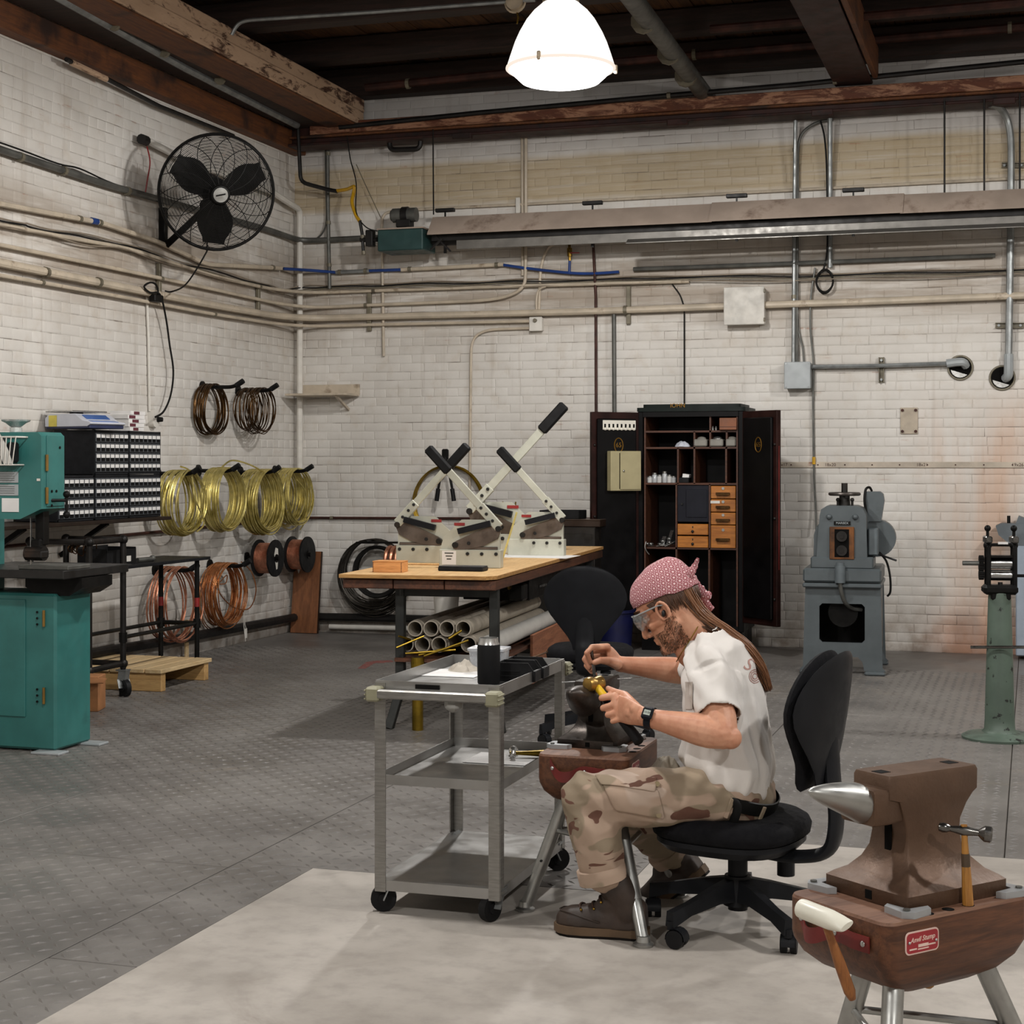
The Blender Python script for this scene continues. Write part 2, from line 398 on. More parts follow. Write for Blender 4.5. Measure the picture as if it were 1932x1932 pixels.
def lay_bricks(wall, side, a0, a1, z1, mat):
    spots = []; zc = CO/2; row = 0
    while zc < z1:
        L = HD if row % 6 == 4 else ST; a = a0-RND.random()*.03-(row % 2)*L/2
        while a < a1:
            if a+L > a0+.02: spots.append((a+L/2, zc+RND.uniform(-.0014, .0014), L))
            a += L
        zc += CO; row += 1
    def world(a, z): return (a, VB, z) if side == 'back' else (UL, a, z)
    def px(a, z):
        U, V, z = world(a, z); Z = V*cA-U*sA; X = U*cA+V*sA
        return 966+X/Z*F_PX, YH-(z-CAM_H)/Z*F_PX
    rank = []
    for i, (a, z, L) in enumerate(spots):
        x, y = px(a, z)
        if L == ST and 20 < x < 1912 and ((side == 'left' and 120 < y < 760) or (side == 'back' and (280 < y < 750 or x > 1470 and 280 < y < 1190))): rank.append((world(a, z)[1]*cA-world(a, z)[0]*sA, i))
    singles = {i for _, i in sorted(rank)[:300]}
    big = MB()
    for i, (a, z, L) in enumerate(spots):
        k = RND.randrange(len(variants[L])); U, V, z = world(a, z)
        if i in singles:
            key = (side, L, k)
            if key not in vmesh: vmesh[key] = mesh_of('brick', variants[L][k], mat, 22)
            o = bpy.data.objects.new('brick', vmesh[key]); COL.objects.link(o); o.parent = wall
            W = MW[wall.name].translation; o.location = V3((U, V, z))-W
            o.rotation_euler = (RND.uniform(-.006, .006), RND.uniform(-.005, .005), 0 if side == 'back' else PI/2)
        else:
            vs = variants[L][k].v
            if side == 'back': big.add([(U+x, V+y, z+q) for x, y, q in vs], variants[L][k].f)
            else: big.add([(U-y, V+x, z+q) for x, y, q in vs], variants[L][k].f)
    o = obj('brickwork', big, mat, wall, True, 22); o['kind'] = 'stuff'
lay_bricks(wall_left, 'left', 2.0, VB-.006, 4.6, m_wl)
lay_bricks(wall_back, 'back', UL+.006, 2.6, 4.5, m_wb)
# roof: planks across purlins, in dark brown
m_plank = wood('roof_plank', '3e2613', '62401e', 4, 1, .8, '22150c')
m_old = wood('old_timber', '1f140d', '33211a', 4, 0, .75)
ceiling = structure('ceiling', MB().box(((UL+UR)/2, (VB+VF)/2, ZC+.12), (UR-UL+.4, VB-VF+.4, .16)), m_dark, smooth=0)
u = UL
while u < 2.6:
    wd = RND.uniform(.12, .16)
    structure('roof_plank', MB().box((u+wd/2, 7.9, ZC+RND.uniform(.012, .022)), (wd-.006, 9.7, .03)), m_plank, ceiling, smooth=0); u += wd
for v, z, h in ((12.66, 4.58, .24), (11.75, 4.62, .18), (10.6, 4.6, .2), (9.2, 4.6, .2), (7.6, 4.6, .2), (6.0, 4.6, .2), (4.4, 4.6, .2)):
    structure('trim_1', MB().box(((UL+UR)/2, v, z), (UR-UL, .16, h), .01), m_old, smooth=0)
def peel(name, paint, wood1, wood2, axis, lo=.42, hi=.5):
    t = NT(name); tc = t.n('TexCoord').outputs['Object']
    st = [7.0]*3; st[axis] = 2.0
    v = t.scale(tc, tuple(st)); n = t.noise(v, 1.6, 8, .72, .8)
    w1 = t.mix(t.noise(v, 4, 4), srgb(wood1), srgb(wood2)); k = t.mix(t.ramp(n, lo, hi), w1, t.mix(t.noise(v, 3, 4), srgb(paint), tuple(x*.75 for x in srgb(paint))))
    return t.out(k, .7, 0, n, .5, .006)
m_peel = peel('peeling_cream', 'c9a98c', '2a1c14', '5c3520', 1, .40, .5)
m_peel2 = peel('peeling_rust', 'a5785c', '3a1d10', '6e3a20', 0, .44, .56)
m_brown = wood('brown_timber', '55301b', '70421f', 4, 1, .7, '2c1910')
m_redsteel = M('red_lead_steel', '33150f', .65, .1, .25, 3, '1c0c09')
def long_v(name, u0, u1, z0, z1, v0, v1, mat, parent): return obj(name, MB().box(((u0+u1)/2, (v0+v1)/2, (z0+z1)/2), (u1-u0, v1-v0, z1-z0), .008), mat, parent, True)
t_ = thing('timber_beam', 'peeling cream painted double timber beam along the left wall top', 'beam', (-5.3, 10, 4.2))
long_v('lower_plank', -5.52, -5.25, 4.2, 4.315, 2.5, 12.52, m_peel, t_); long_v('upper_plank', -5.5, -5.27, 4.319, 4.43, 2.5, 12.58, m_peel, t_)
long_v('soffit_board', -5.53, -5.26, 4.18, 4.199, 2.5, 12.5, m_brown, t_)
t_ = thing('wall_plate', 'bare brown timber plate on top of the left wall brickwork', 'beam', (-5.9, 10, 4.0))
long_v('face_board', -5.985, -5.87, 4.03, 4.2, 2.5, 12.74, m_brown, t_); long_v('soffit_board', -5.87, -5.54, 4.2, 4.24, 2.5, 12.74, m_old, t_)
t_ = thing('crane_beam', 'rust brown peeling beam running across the back wall below the roof', 'beam', (-2.5, 12.45, 4.06))
def long_u(name, v0, v1, z0, z1, u0, u1, mat, parent): return obj(name, MB().box(((u0+u1)/2, (v0+v1)/2, (z0+z1)/2), (u1-u0, v1-v0, z1-z0), .006), mat, parent, True)
long_u('web', 12.46, 12.56, 4.06, 4.235, UL, 2.6, m_redsteel, t_); long_u('face_plate', 12.40, 12.455, 4.13, 4.225, UL+.3, 2.6, m_peel2, t_)
long_u('lower_flange', 12.38, 12.62, 4.04, 4.062, UL, 2.6, m_redsteel, t_); long_u('angle_iron', 12.395, 12.45, 4.105, 4.125, UL, 2.6, m_brown, t_)
for k, uu in enumerate((-4.35, -2.6, -1.5, -.2)): obj('splice_plate', MB().box((uu, 12.4, 4.04), (.16, .05, .05), .006), m_redsteel, t_, True)
t_ = thing('steel_girder', 'dark red steel girder reaching from the roof to the back beam', 'beam', (-1.3, 11, 4.25))
long_v('lower_flange', -1.42, -1.14, 4.25, 4.28, 3.0, 12.5, m_redsteel, t_); long_v('web', -1.30, -1.26, 4.28, 4.52, 3.0, 12.5, m_redsteel, t_)
long_v('upper_flange', -1.42, -1.14, 4.52, 4.55, 3.0, 12.5, m_redsteel, t_); long_v('side_plank', -1.13, -1.09, 4.26, 4.5, 3.0, 12.4, m_brown, t_)
# ---------------------------------------------------------------- hanging lamps
m_shade = emit('lamp_shade', (1.0, .95, .89), SHADE_EMIT); m_glow = emit('lamp_rim_glow', (1.0, .86, .74), 1.0)
m_lens = emit('lamp_lens', (1.0, .975, .94), LENS_EMIT); nt = m_lens.node_tree        # frosted glass: glows and lets the bulb's light out
tr_, mx_ = nt.nodes.new('ShaderNodeBsdfTransparent'), nt.nodes.new('ShaderNodeMixShader'); mx_.inputs[0].default_value = .45
nt.links.new(tr_.outputs[0], mx_.inputs[1]); nt.links.new(nt.nodes['Emission'].outputs[0], mx_.inputs[2]); nt.links.new(mx_.outputs[0], nt.nodes['Material Output'].inputs[0])
bulb_d = bpy.data.lights.new('bulb', 'POINT'); bulb_d.energy = BULB_W; bulb_d.color = (1.0, .975, .94); bulb_d.shadow_soft_size = .09
m_rim = M('lamp_rim', 'c9b8a0', .4, .6); m_iron = M('black_iron', '1d1b1a', .5, .4, .3); m_galv = M('galvanised', '8d9090', .42, .6, .15, 12)
lamp = thing('pendant_lamp', 'white glowing dome lamp with glass lens hanging from the roof', 'lamp', (*LAMP_SPOTS[0], LAMP_RIM))
prof = [(.305, 0), (.302, .02), (.286, .07), (.262, .14), (.235, .2), (.195, .27), (.155, .32), (.115, .355), (.10, .37)]
obj('lamp_shade', MB().lathe(prof+[(r-.006, z) for r, z in prof[::-1]], None, 40, False), m_shade, lamp)
obj('lens', MB().lathe([(.298, -.008), (.286, -.018), (.222, -.078), (.15, -.096), (.07, -.102), (0, -.103)], None, 40), m_lens, lamp)
obj('rim', MB().lathe([(.300, .006), (.311, .004), (.312, -.006), (.305, -.012), (.29, -.008)], None, 40, False), m_glow, lamp)
b_ = bpy.data.objects.new('bulb', bulb_d); COL.objects.link(b_); b_.parent = lamp; b_.location = (0, 0, -.0); MW['bulb'] = MW[lamp.name]
obj('neck', MB().lathe([(.105, .365), (.10, .42), (.06, .46), (.03, .5)], None, 24), m_rim, lamp)
obj('rod', MB().cyl((0, 0, .5), (0, 0, ZC-LAMP_RIM+.0), .012, n=8), m_galv, lamp)
for a in (.4, 2.5, 4.6): obj('clip', MB().box((.315*math.cos(a), .315*math.sin(a), 0), (.02, .02, .05), .004), m_rim, lamp)
for k, (uu, vv) in enumerate(LAMP_SPOTS[1:]):
    dup(lamp, (uu, vv, LAMP_RIM), k, 'unseen white dome lamp like the visible one, added to light the room', 'unseen ceiling lamps added for light')
# ---------------------------------------------------------------- pipes, conduits and cables on the walls
def Lw(px, py, d=.03): return on_u(px, py, UL+d)
def Bw(px, py, d=.03): return on_v(px, py, VB-d)
m_cream = M('cream_pipe', 'bdb09d', .5, 0, .12, 6, '8f7f6c', .56, .72); m_dirty = M('dirty_pipe', '77705f', .5, .2, .2, 6, '4f473c', .5, .7)
m_gpipe = M('grey_pipe', '5c5c58', .45, .4, .2, 8); m_blue = M('blue_hose', '1c3a78', .45); m_yel = M('yellow_hose', 'c99a1c', .45)
m_cable = M('black_cable', '191817', .55); m_beigec = M('beige_cable', '85796a', .6); m_white = M('white_paint', 'd6d2ca', .45, 0, .06); m_red = M('red_paint', '8d2020', .45)
m_rod = M('rusty_rod', '41231b', .6, .3, .3, 10); m_lgrey = M('light_grey_paint', '9ea3a5', .45, .1, .06); m_brass = M('brass_fitting', '9a7a35', .3, .9); m_steel = M('bright_steel', 'b8b8b6', .28, .95, .08, 14)
def pipe(name, label, pts, r, mat, n=8, rad=.08, clips=(), cat='pipe', group=None):
    p = bend(pts, rad) if rad else pts; mb = MB().tube(p, r, n)
    o = one(name, mb, mat, label, cat, group)
    for c in clips:
        c = V3(c); q = min(range(len(p)-1), key=lambda i: ((p[i]+p[i+1])/2-c).length); d = (p[q+1]-p[q]).normalized()
        obj('clamp', MB().cyl(c-d*.014, c+d*.014, r*1.28, n=10), m_dirty, o, True)
    return o
def ext(p, L=3.0): d = p[0]-p[1]; d.x = 0 if abs(p[0].x-UL) < .2 else d.x; return [p[0]+d.normalized()*L]+p          # carries a run on past the view
run = lambda L, B, d=.04: ext([Lw(x, y, d) for x, y in L]+[Bw(x, y, d) for x, y in B])
pipe('conduit', 'thick dark grey conduit rounding the corner behind the fan', run([(-30, 272), (200, 348), (508, 434), (545, 447)], [(572, 455), (690, 449), (712, 448)], .05), .024, m_gpipe, 10, .2, [Lw(38, 296, .05), Lw(120, 322, .05), Lw(240, 360, .05)])
pipe('cable', 'black cable strapped along the thick dark grey conduit', spline([Lw(-20, 262, .06), Lw(40, 283, .06), Lw(110, 309, .06), Lw(150, 318, .05), Lw(200, 341, .06), Lw(250, 360, .06), Lw(300, 380, .06)], 4), .006, m_cable, 6, 0, cat='cable')
pipe('air_pipe', 'beige air pipe bracketed on the left wall below the fan', [ext([Lw(-20, 381, .05), Lw(150, 413, .05)])[0], Lw(-20, 381, .05), Lw(150, 413, .05), Lw(190, 420, .05), Lw(300, 457, .05), Lw(390, 499, .05), Lw(530, 506, .05)], .018, m_cream, 8, .1, [Lw(150, 413, .05), Lw(188, 420, .05), Lw(514, 505, .05)])
pipe('hose_coupling', 'short blue hose coupling in the beige left wall air pipe', [Lw(172, 416, .05), Lw(183, 418.5, .05)], .022, m_blue, 10, 0)
pipe('air_hose', 'blue air hose crossing the corner between two beige pipes', [Lw(535, 507, .06), Bw(585, 510, .12), Bw(634, 514, .05)], .013, m_blue, 8, .05, cat='hose')
pipe('air_pipe', 'short metal air pipe with two brackets right of the corner', [Bw(634, 514, .05), Bw(697, 511, .05)], .017, m_galv, 8, 0, [Bw(641, 513.5, .05), Bw(690, 511, .05)])
pipe('air_hose', 'short straight blue air hose under the green heater box', [Bw(697, 511, .05), Bw(757, 509, .05)], .013, m_blue, 8, 0, cat='hose')
pipe('air_pipe', 'beige air pipe between two blue hoses below the heater', [Bw(757, 509, .05), Bw(950, 499, .05)], .017, m_cream, 8, 0, [Bw(773, 508, .05), Bw(937, 500, .05)])
pipe('air_hose', 'long sagging blue air hose under the heater hood', spline([Bw(950, 500, .05), Bw(1000, 507, .05), Bw(1075, 515, .05), Bw(1120, 516, .05), Bw(1168, 513, .05)], 5), .012, m_blue, 8, 0, cat='hose')
# the four parallel runs below
def cables(label, L, B, d, k):
    pts = spline(run(L, B, d), 5); pts = [p+V3((0, 0, .006*math.sin(i*.9+k))) for i, p in enumerate(pts)]
    return pipe('cable', label, pts, .0055, [m_beigec, m_cable, m_dirty][k % 3], 6, 0, cat='cable', group='thin cables in the long bundle on the walls')
for k, dy in enumerate((0, 4, 8, 12)):
    cables('thin cable of the long bundle that sags along both walls', [(-20, 405+dy*1.6), (60, 425+dy), (150, 441+dy*1.5), (240, 460+dy), (330, 490+dy), (420, 512+dy), (500, 536+dy*.7), (535, 545+dy*.6)],
           [(585, 538+dy), (660, 538+dy*.7), (760, 533+dy), (880, 531+dy*.8), (1000, 527+dy), (1150, 524+dy), (1300, 519+dy), (1500, 517+dy), (1700, 512+dy), (1940, 505+dy)], .034+.008*k, k)
pipe('conduit', 'beige conduit just under the cable bundle, turning the corner', run([(-20, 420), (120, 447), (240, 468), (400, 520), (508, 545)], [(585, 553), (690, 549), (1000, 539), (1300, 531)], .05), .014, m_cream, 8, .25, [Lw(490, 541, .05), Bw(705, 548.5, .05)])
pipe('conduit', 'beige conduit that sweeps up to the vertical conduits below the heater', run([(-20, 458), (200, 503), (400, 545.5), (520, 572)], [(590, 581), (690, 576), (940, 566), (990, 545), (992, 505), (992, 258)], .05), .014, m_cream, 8, .25, [Lw(305, 526, .05), Bw(690, 576, .05)])
pipe('main_pipe', 'thickest beige pipe running along both walls', run([(-20, 492), (200, 536), (400, 576), (520, 596)], [(590, 601), (690, 598), (1100, 588), (1370, 578), (1660, 568), (1945, 557)], .06), .028, m_cream, 10, .25, [Lw(185, 533, .06), Lw(86, 514, .06), Bw(1180, 585, .06)])
pipe('conduit', 'lowest beige conduit ending at the small white junction box', run([(-20, 516), (200, 554.7), (400, 592.5), (520, 611)], [(590, 616), (690, 613), (1003, 606)], .05), .013, m_cream, 8, .25, [Lw(80, 533, .05), Lw(405, 593, .05)])
pipe('conduit', 'thin beige conduit leaving the white junction box and dropping down the wall', [Bw(1003, 619, .03), Bw(915, 622, .03), Bw(889, 640, .03), Bw(886, 935, .03)], .011, m_cream, 8, .12)
for x, y0, y1, k in ((300, 497, 575, 0), (487, 540, 585, 0), (697, 548, 625, 1), (1186, 540, 612, 1)):
    P = (Lw if not k else Bw); a, b = P(x, y0, .025), P(x, y1, .025)
    one('strut', MB().bar(a, b, .035, .03, (1, 0, 0) if not k else (0, 1, 0), .004), m_dirty, {300: 'pale strut carrying the pipes below the fan', 487: 'pale strut carrying pipes on the left wall near the corner', 697: 'metal strut carrying the pipes under the green heater box', 1186: 'metal strut carrying pipes left of the white wall box'}[x], 'bracket')
pipe('corner_pipe', 'white pipe standing in the room corner from fan height to the floor', [Lw(272, 262, .08), Lw(345, 300, .08), Lw(512, 361, .08), Lw(545, 383, .09), V3((UL+.09, VB-.09, on_v(556, 396, VB-.09).z)), V3((UL+.09, VB-.09, .12))], .025, m_white, 10, .06)
pipe('cap', 'dark cap closing the white pipe end above the fan', [Lw(266, 262, .08), Lw(276, 266, .08)], .036, m_iron, 10, 0, cat='fitting')
pipe('wire', 'loose red and grey wires hanging from the capped pipe', spline([Lw(277, 276, .07), Lw(283, 305, .07), Lw(278, 340, .06), Lw(274, 365, .05)], 5), .005, m_red, 6, 0, cat='cable')
pipe('riser_pipe', 'dark vertical pipe beside the room corner', [Bw(618, 262, .06), Bw(619, 400, .06), Bw(622, 545, .06)], .016, m_gpipe, 8, 0, [Bw(619, 290, .06), Bw(619.5, 420, .06), Bw(621, 500, .06)])
pipe('cable', 'grey cable curving from the dark corner pipe down to the thick conduit', spline([Bw(614, 268, .05), Bw(615, 350, .05), Bw(616, 415, .05), Bw(608, 440, .05), Bw(595, 452, .05)], 5), .008, m_gpipe, 6, 0, cat='cable')
pipe('gas_pipe', 'black gas pipe dropping from the back beam and stepping right', [on_v(561, 218, 12.36), on_v(567, 338, 12.36), on_v(575, 346, 12.4), on_v(620, 358, 12.5), on_v(637, 361, 12.5)], .017, m_iron, 8, .04)
pipe('gas_hose', 'yellow gas hose bending down to the green heater', spline([on_v(636, 360, 12.5), on_v(655, 357, 12.45), on_v(668, 352, 12.4), on_v(667, 365, 12.4), on_v(664, 382, 12.35), on_v(671, 405, 12.3), on_v(679, 418, 12.25)], 5), .015, m_yel, 8, 0, cat='hose')
pipe('gas_pipe', 'black valve pipe hanging below the yellow gas hose', [on_v(679, 416, 12.25), on_v(683, 440, 12.25), on_v(686, 480, 12.25)], .014, m_iron, 8, 0, [on_v(686, 477, 12.25), on_v(684, 447, 12.25)])
pipe('cord', 'thin dark cord hanging from the back beam to the heater', spline([on_v(655, 256, 12.36), on_v(661, 300, 12.36), on_v(672, 345, 12.36), on_v(672, 400, 12.3), on_v(690, 428, 12.2), on_v(712, 436, 12.2)], 5), .005, m_cable, 6, 0, cat='cable')
pipe('cord', 'long thin cord slanting down behind the heater box', spline([Bw(672, 310, .1), Bw(690, 350, .1), Bw(718, 410, .1)], 5), .004, m_dirty, 6, 0, cat='cable')
pipe('conduit', 'thin white conduit along the wall above the heater hood', [Bw(724, 672, .03), Bw(720, 404, .03), Bw(745, 397, .03), Bw(975, 386, .03), Bw(1300, 369, .03), Bw(1940, 335, .03)], .012, m_cream, 8, .1)
pipe('conduit', 'pale vertical conduit close left of the lamp drop, behind the hood', [Bw(985, 252, .03), Bw(986, 520, .03)], .012, m_cream, 8, 0)
pipe('conduit', 'pale conduit that arches over at the red valve', [Bw(1016, 602, .03), Bw(1020, 500, .03), Bw(1034, 464, .03), Bw(1060, 456, .03), Bw(1500, 437, .03), Bw(1700, 428, .03)], .012, m_cream, 8, .12)
pipe('conduit', 'short flexible conduit looping into the small white junction box', spline([Bw(1013, 597, .05), Bw(1012, 570, .05), Bw(1016, 548, .05), Bw(1030, 540, .05)], 5), .009, m_cream, 8, 0)
v_ = thing('air_valve', 'brass air valve with a red lever over the sagging hose', 'valve', Bw(1075, 485, .06))
obj('valve_body', MB().tube([Bw(1074, 455, .06), Bw(1075, 492, .06)], .012, 8).cyl(Bw(1074.5, 468, .06), Bw(1075, 484, .06), .021, n=8), m_brass, v_, True)
obj('lever', MB().bar(Bw(1076, 477, .085), Bw(1093, 477, .085), .016, .008), m_red, v_, True); obj('down_hose', MB().tube([Bw(1075, 490, .06), Bw(1074, 515, .05)], .011, 8), m_blue, v_, True)
pipe('black_rod', 'thin black pipe dropping down the wall left of the black cabinet', [Bw(1119, 455, .05), Bw(1124, 560, .05), Bw(1125, 935, .05)], .012, m_rod, 8, 0, [Bw(1125, 885, .05)])
one('drain_valve', MB().cyl(Bw(1124, 920, .06), Bw(1125, 938, .06), .022, n=10).bar(Bw(1117, 927, .08), Bw(1133, 927, .08), .016, .012), m_dirty, 'small dull valve at the foot of the thin black pipe', 'valve')
pipe('conduit', 'grey vertical conduit running down behind the black cabinet', [Bw(1158, 588, .04), Bw(1159, 790, .04)], .017, m_gpipe, 8, 0)
pipe('grounding_wire', 'thin dark wire hanging straight down onto the cabinet top', [Bw(1268, 536, .03), Bw(1283, 556, .03), Bw(1291, 580, .03), Bw(1291, 762, .03)], .006, m_cable, 6, .03, cat='cable')
def box_on(P, x0, x1, y0, y1, dep, name, label, mat, cat, lid=True):
    a, b = P(x0, y1, 0), P(x1, y0, 0); nrm = V3((0, -1, 0))
    c = (a+b)/2; w_ = (b-a).length if False else math.hypot(b.x-a.x, b.y-a.y)
    h_ = b.z-a.z; t = thing(name, label, cat, (c.x, VB, a.z))
    obj('body', MB().box((0, -dep/2-.002, h_/2), (w_*.96, dep, h_*.97), .006), mat, t)
    obj('lid', MB().box((0, -dep-.006, h_/2), (w_, .012, h_), .004), mat, t)
    return t, w_, h_
t_, w_, h_ = box_on(Bw, 1371, 1447, 543, 616, .12, 'wall_box', 'large square white metal box high on the wall', M('white_box', 'c6c2ba', .5), 'box')
for x in (-1, 1): obj('hinge', MB().box((w_*.5, -.125, h_*(.5+.38*x)), (.014, .02, .03), .003), m_dirty, t_)
t_, w_, h_ = box_on(Bw, 1003, 1027, 599, 626, .06, 'junction_box', 'small white junction box where the beige conduits meet', m_white, 'box')
obj('knob', MB().cyl((0, -.07, h_*.75), (0, -.095, h_*.75), .015, n=10), m_dirty, t_)
t_, w_, h_ = box_on(Bw, 1484, 1533, 684, 735, .12, 'junction_box', 'grey electrical box right of the black cabinet top', m_lgrey, 'box')
for x in (-1, 1):
    for z in (-1, 1): obj('screw', MB().cyl((x*w_*.43, -.132, h_*(.5+.43*z)), (x*w_*.43, -.137, h_*(.5+.43*z)), .006, n=8), m_galv, t_)
t_, w_, h_ = box_on(Bw, 976, 984, 374, 404, .04, 'outlet_box', 'tiny pale outlet box on the conduits above the heater hood', m_white, 'box')
pipe('conduit', 'shiny vertical conduit dropping into the grey electrical box', [on_v(1501, 205, 12.6), Bw(1499, 400, .05), Bw(1497, 688, .05)], .016, m_galv, 10, 0, [Bw(1500, 283, .05), Bw(1498, 560, .05)])
pipe('conduit', 'grey conduit arching off the shiny vertical conduit', [Bw(1503, 690, .05), Bw(1505, 275, .05), Bw(1512, 250, .05), Bw(1540, 230, .05), Bw(1572, 226, .05)], .012, m_gpipe, 8, .1)
pipe('conduit', 'pale vertical conduit ending above the black cable coil', [on_v(1566, 205, 12.6), Bw(1566, 380, .05), Bw(1566, 505, .05)], .019, m_galv, 10, 0)
pipe('cable', 'dark cable following the pale vertical conduit to the coil', spline([Bw(1548, 228, .06), Bw(1556, 262, .06), Bw(1560, 330, .06), Bw(1561, 460, .06), Bw(1556, 500, .06), Bw(1550, 515, .06)], 5), .007, m_cable, 6, 0, cat='cable')
c = Bw(1556, 531, .06); ring = [c+V3((.062*math.cos(a), .012*math.sin(a*3.1), .086*math.sin(a)*(1+.06*math.sin(a*1.3)))) for a in np.linspace(0, 2*PI*3.85, 90)]
one('cable_coil', MB().tube(ring, .008, 6), m_cable, 'small coil of black cable hanging on the back wall', 'cable')
pipe('cable', 'grey flexible cable falling to the grey electrical box', spline([Bw(1505, 592, .04), Bw(1507, 625, .04), Bw(1514, 655, .04), Bw(1517, 688, .04)], 5), .007, m_gpipe, 6, 0, cat='cable')
pipe('cable', 'long grey cable down the wall to the big rolling mill', spline([Bw(1538, 505, .04), Bw(1530, 560, .04), Bw(1529, 620, .04), Bw(1535, 690, .03), Bw(1534, 760, .03), Bw(1536, 900, .03), Bw(1539, 960, .05), Bw(1540, 1000, .08)], 6), .008, m_gpipe, 6, 0, cat='cable')
one('tape', MB().cyl(Bw(1535.5, 862, .03), Bw(1535.5, 876, .03), .013, n=8), m_yel, 'yellow tape round the long grey wall cable', 'tape')
pipe('conduit', 'level grey conduit from the electrical box to a hole in the wall', [Bw(1530, 692, .06), Bw(1663, 690, .06), Bw(1788, 686, .06)], .016, m_galv, 8, 0)
def strut(a, b, label):
    t = thing('strut_bracket', label, 'bracket', (a+b)/2); y = V3((0, 1, 0))
    d = (b-a).normalized(); n_ = V3((0, -1, 0)); s_ = d.cross(n_)
    obj('channel', MB().bar(a+s_*.017, b+s_*.017, .006, .03, y, .001).bar(a-s_*.017, b-s_*.017, .006, .03, y, .001).bar(a+y*.012, b+y*.012, .04, .006, y), m_dirty, t, True)
    for k in (.12, .88): p = a.lerp(b, k); obj('bolt', MB().cyl(p+y*.01, p-y*.012, .01, n=8), m_galv, t, True)
strut(Bw(1663, 674, .022), Bw(1663, 722, .022), 'short upright slotted strut behind the level grey conduit')
strut(Bw(1890, 312, .022), Bw(1932, 312, .022), 'upper level slotted strut behind the right hand conduit'); strut(Bw(1878, 614, .022), Bw(1932, 614, .022), 'lower level slotted strut behind the right hand conduit')
m_hole = M('hole_dark', '0a0908', .9)
for x, y, lab in ((1812, 694, 'round dark hole in the wall at the end of the level conduit'), (1891, 713, 'round dark hole in the wall below the right hand conduit')):
    c = Bw(x, y, .0); t = thing('wall_hole', lab, 'hole', c)
    obj('sleeve', MB().tube([V3((.088*math.cos(a), -.012, .088*math.sin(a))) for a in np.linspace(0, 2*PI, 28)[:-1]], .008, 6, closed=True), m_dirty, t)
    obj('opening', MB().cyl((0, -.007, 0), (0, -.010, 0), .084, n=28), m_hole, t); obj('liner', MB().prism([(.07*math.cos(a), .07*math.sin(a)) for a in np.linspace(PI*1.05, PI*1.75, 9)], 0, .004, frame((0, -.012, -.004), (1, 0, 0), (0, 0, 1))), m_steel, t)
pipe('elbow', 'white elbow leading the level conduit into its wall hole', [Bw(1786, 686, .06), Bw(1806, 683, .06), Bw(1818, 683, .055), Bw(1822, 690, .012)], .032, m_lgrey, 10, .03, cat='fitting')
pipe('elbow', 'white elbow leading the right hand conduit into its wall hole', [Bw(1903, 668, .06), Bw(1903, 700, .06), Bw(1902, 710, .05), Bw(1897, 714, .012)], .034, m_lgrey, 10, .03, cat='fitting')
pipe('conduit', 'big grey conduit bending down at the right edge of the picture', [on_v(1868, 197, 12.55), on_v(1884, 199, 12.6), Bw(1901, 222, .07), Bw(1908, 262, .06), Bw(1907, 420, .06), Bw(1903, 672, .06)], .027, m_galv, 10, .12)
pipe('pipe_rail', 'straight dark grey pipe along the wall under the heater hood', [Bw(1195, 508, .05), Bw(1500, 497, .05), Bw(1878, 482, .05)], .017, m_gpipe, 8, 0)
c0, c1 = Bw(1699, 819, 0), Bw(1732, 769, 0)
t_ = thing('blank_plate', 'small tan plate with four bolts on the stained brick', 'plate', ((c0.x+c1.x)/2, VB, c0.z)); w_, h_ = c1.x-c0.x, c1.z-c0.z
obj('plate', MB().box((0, -.012, h_/2), (w_, .01, h_), .003), M('tan_plate', 'b3a694', .55, 0, .12), t_)
for x in (-1, 1):
    for z in (-1, 1): obj('bolt', MB().cyl((x*w_*.38, -.014, h_*(.5+.4*z)), (x*w_*.38, -.028, h_*(.5+.4*z)), .012, n=6), m_rod, t_)
a, b = Bw(1466, 877, 0), Bw(1940, 877.5, 0)
t_ = thing('wall_strip', 'flat pale strip with pencilled sizes across the right wall', 'board', (a.x, VB, a.z-.022))
obj('board', MB().box(((b.x-a.x)/2, -.011, .022), (b.x-a.x, .01, .044), .002), M('strip_paint', 'b9ad9d', .6, 0, .15, 5, '8d6450', .6, .75), t_)
for k, (x, s) in enumerate(((1476, '18x17'), (1567, '18x20'), (1740, '18x21'), (1920, '19x26'))):
    p = Bw(x, 877, 0); obj('lettering', text_mb(s, .034, frame((p.x-a.x, -.017, .022), (1, 0, 0), (0, 0, 1)), .0004), m_rod, t_)
for k in range(9): x = (b.x-a.x)*(.06+.11*k); obj('nail', MB().cyl((x, -.016, .022), (x, -.019, .022), .006, n=6), m_rod, t_)
pipe('tie_rod', 'thin rusty rod along the left wall behind the wire coils', [ext([Lw(-10, 1033, .03), Lw(303, 1003, .03)])[0], Lw(-10, 1033, .03), Lw(303, 1003, .03), Lw(535, 979, .03), V3((UL+.03, VB-.04, Bw(566, 977, .03).z)), Bw(600, 977, .03), Bw(1130, 979, .03)], .011, m_rod, 8, .05, [Lw(435, 990, .03), Bw(626, 977, .03)], cat='rod')
pipe('base_pipe', 'black pipe running low along the left wall into the corner', [Lw(100, 1245, .09), Lw(300, 1212, .09), Lw(555, 1165, .09)], .034, m_iron, 10, 0)
pipe('base_pipe', 'black pipe running low along the back wall behind the bench', [Bw(575, 1163, .09), Bw(800, 1168, .09), Bw(1000, 1172, .09)], .033, m_iron, 10, 0)
pipe('base_pipe', 'white pipe lying just above the floor at the back wall', [Bw(622, 1182, .06), Bw(800, 1186, .06), Bw(1000, 1191, .06)], .022, m_white, 10, 0)
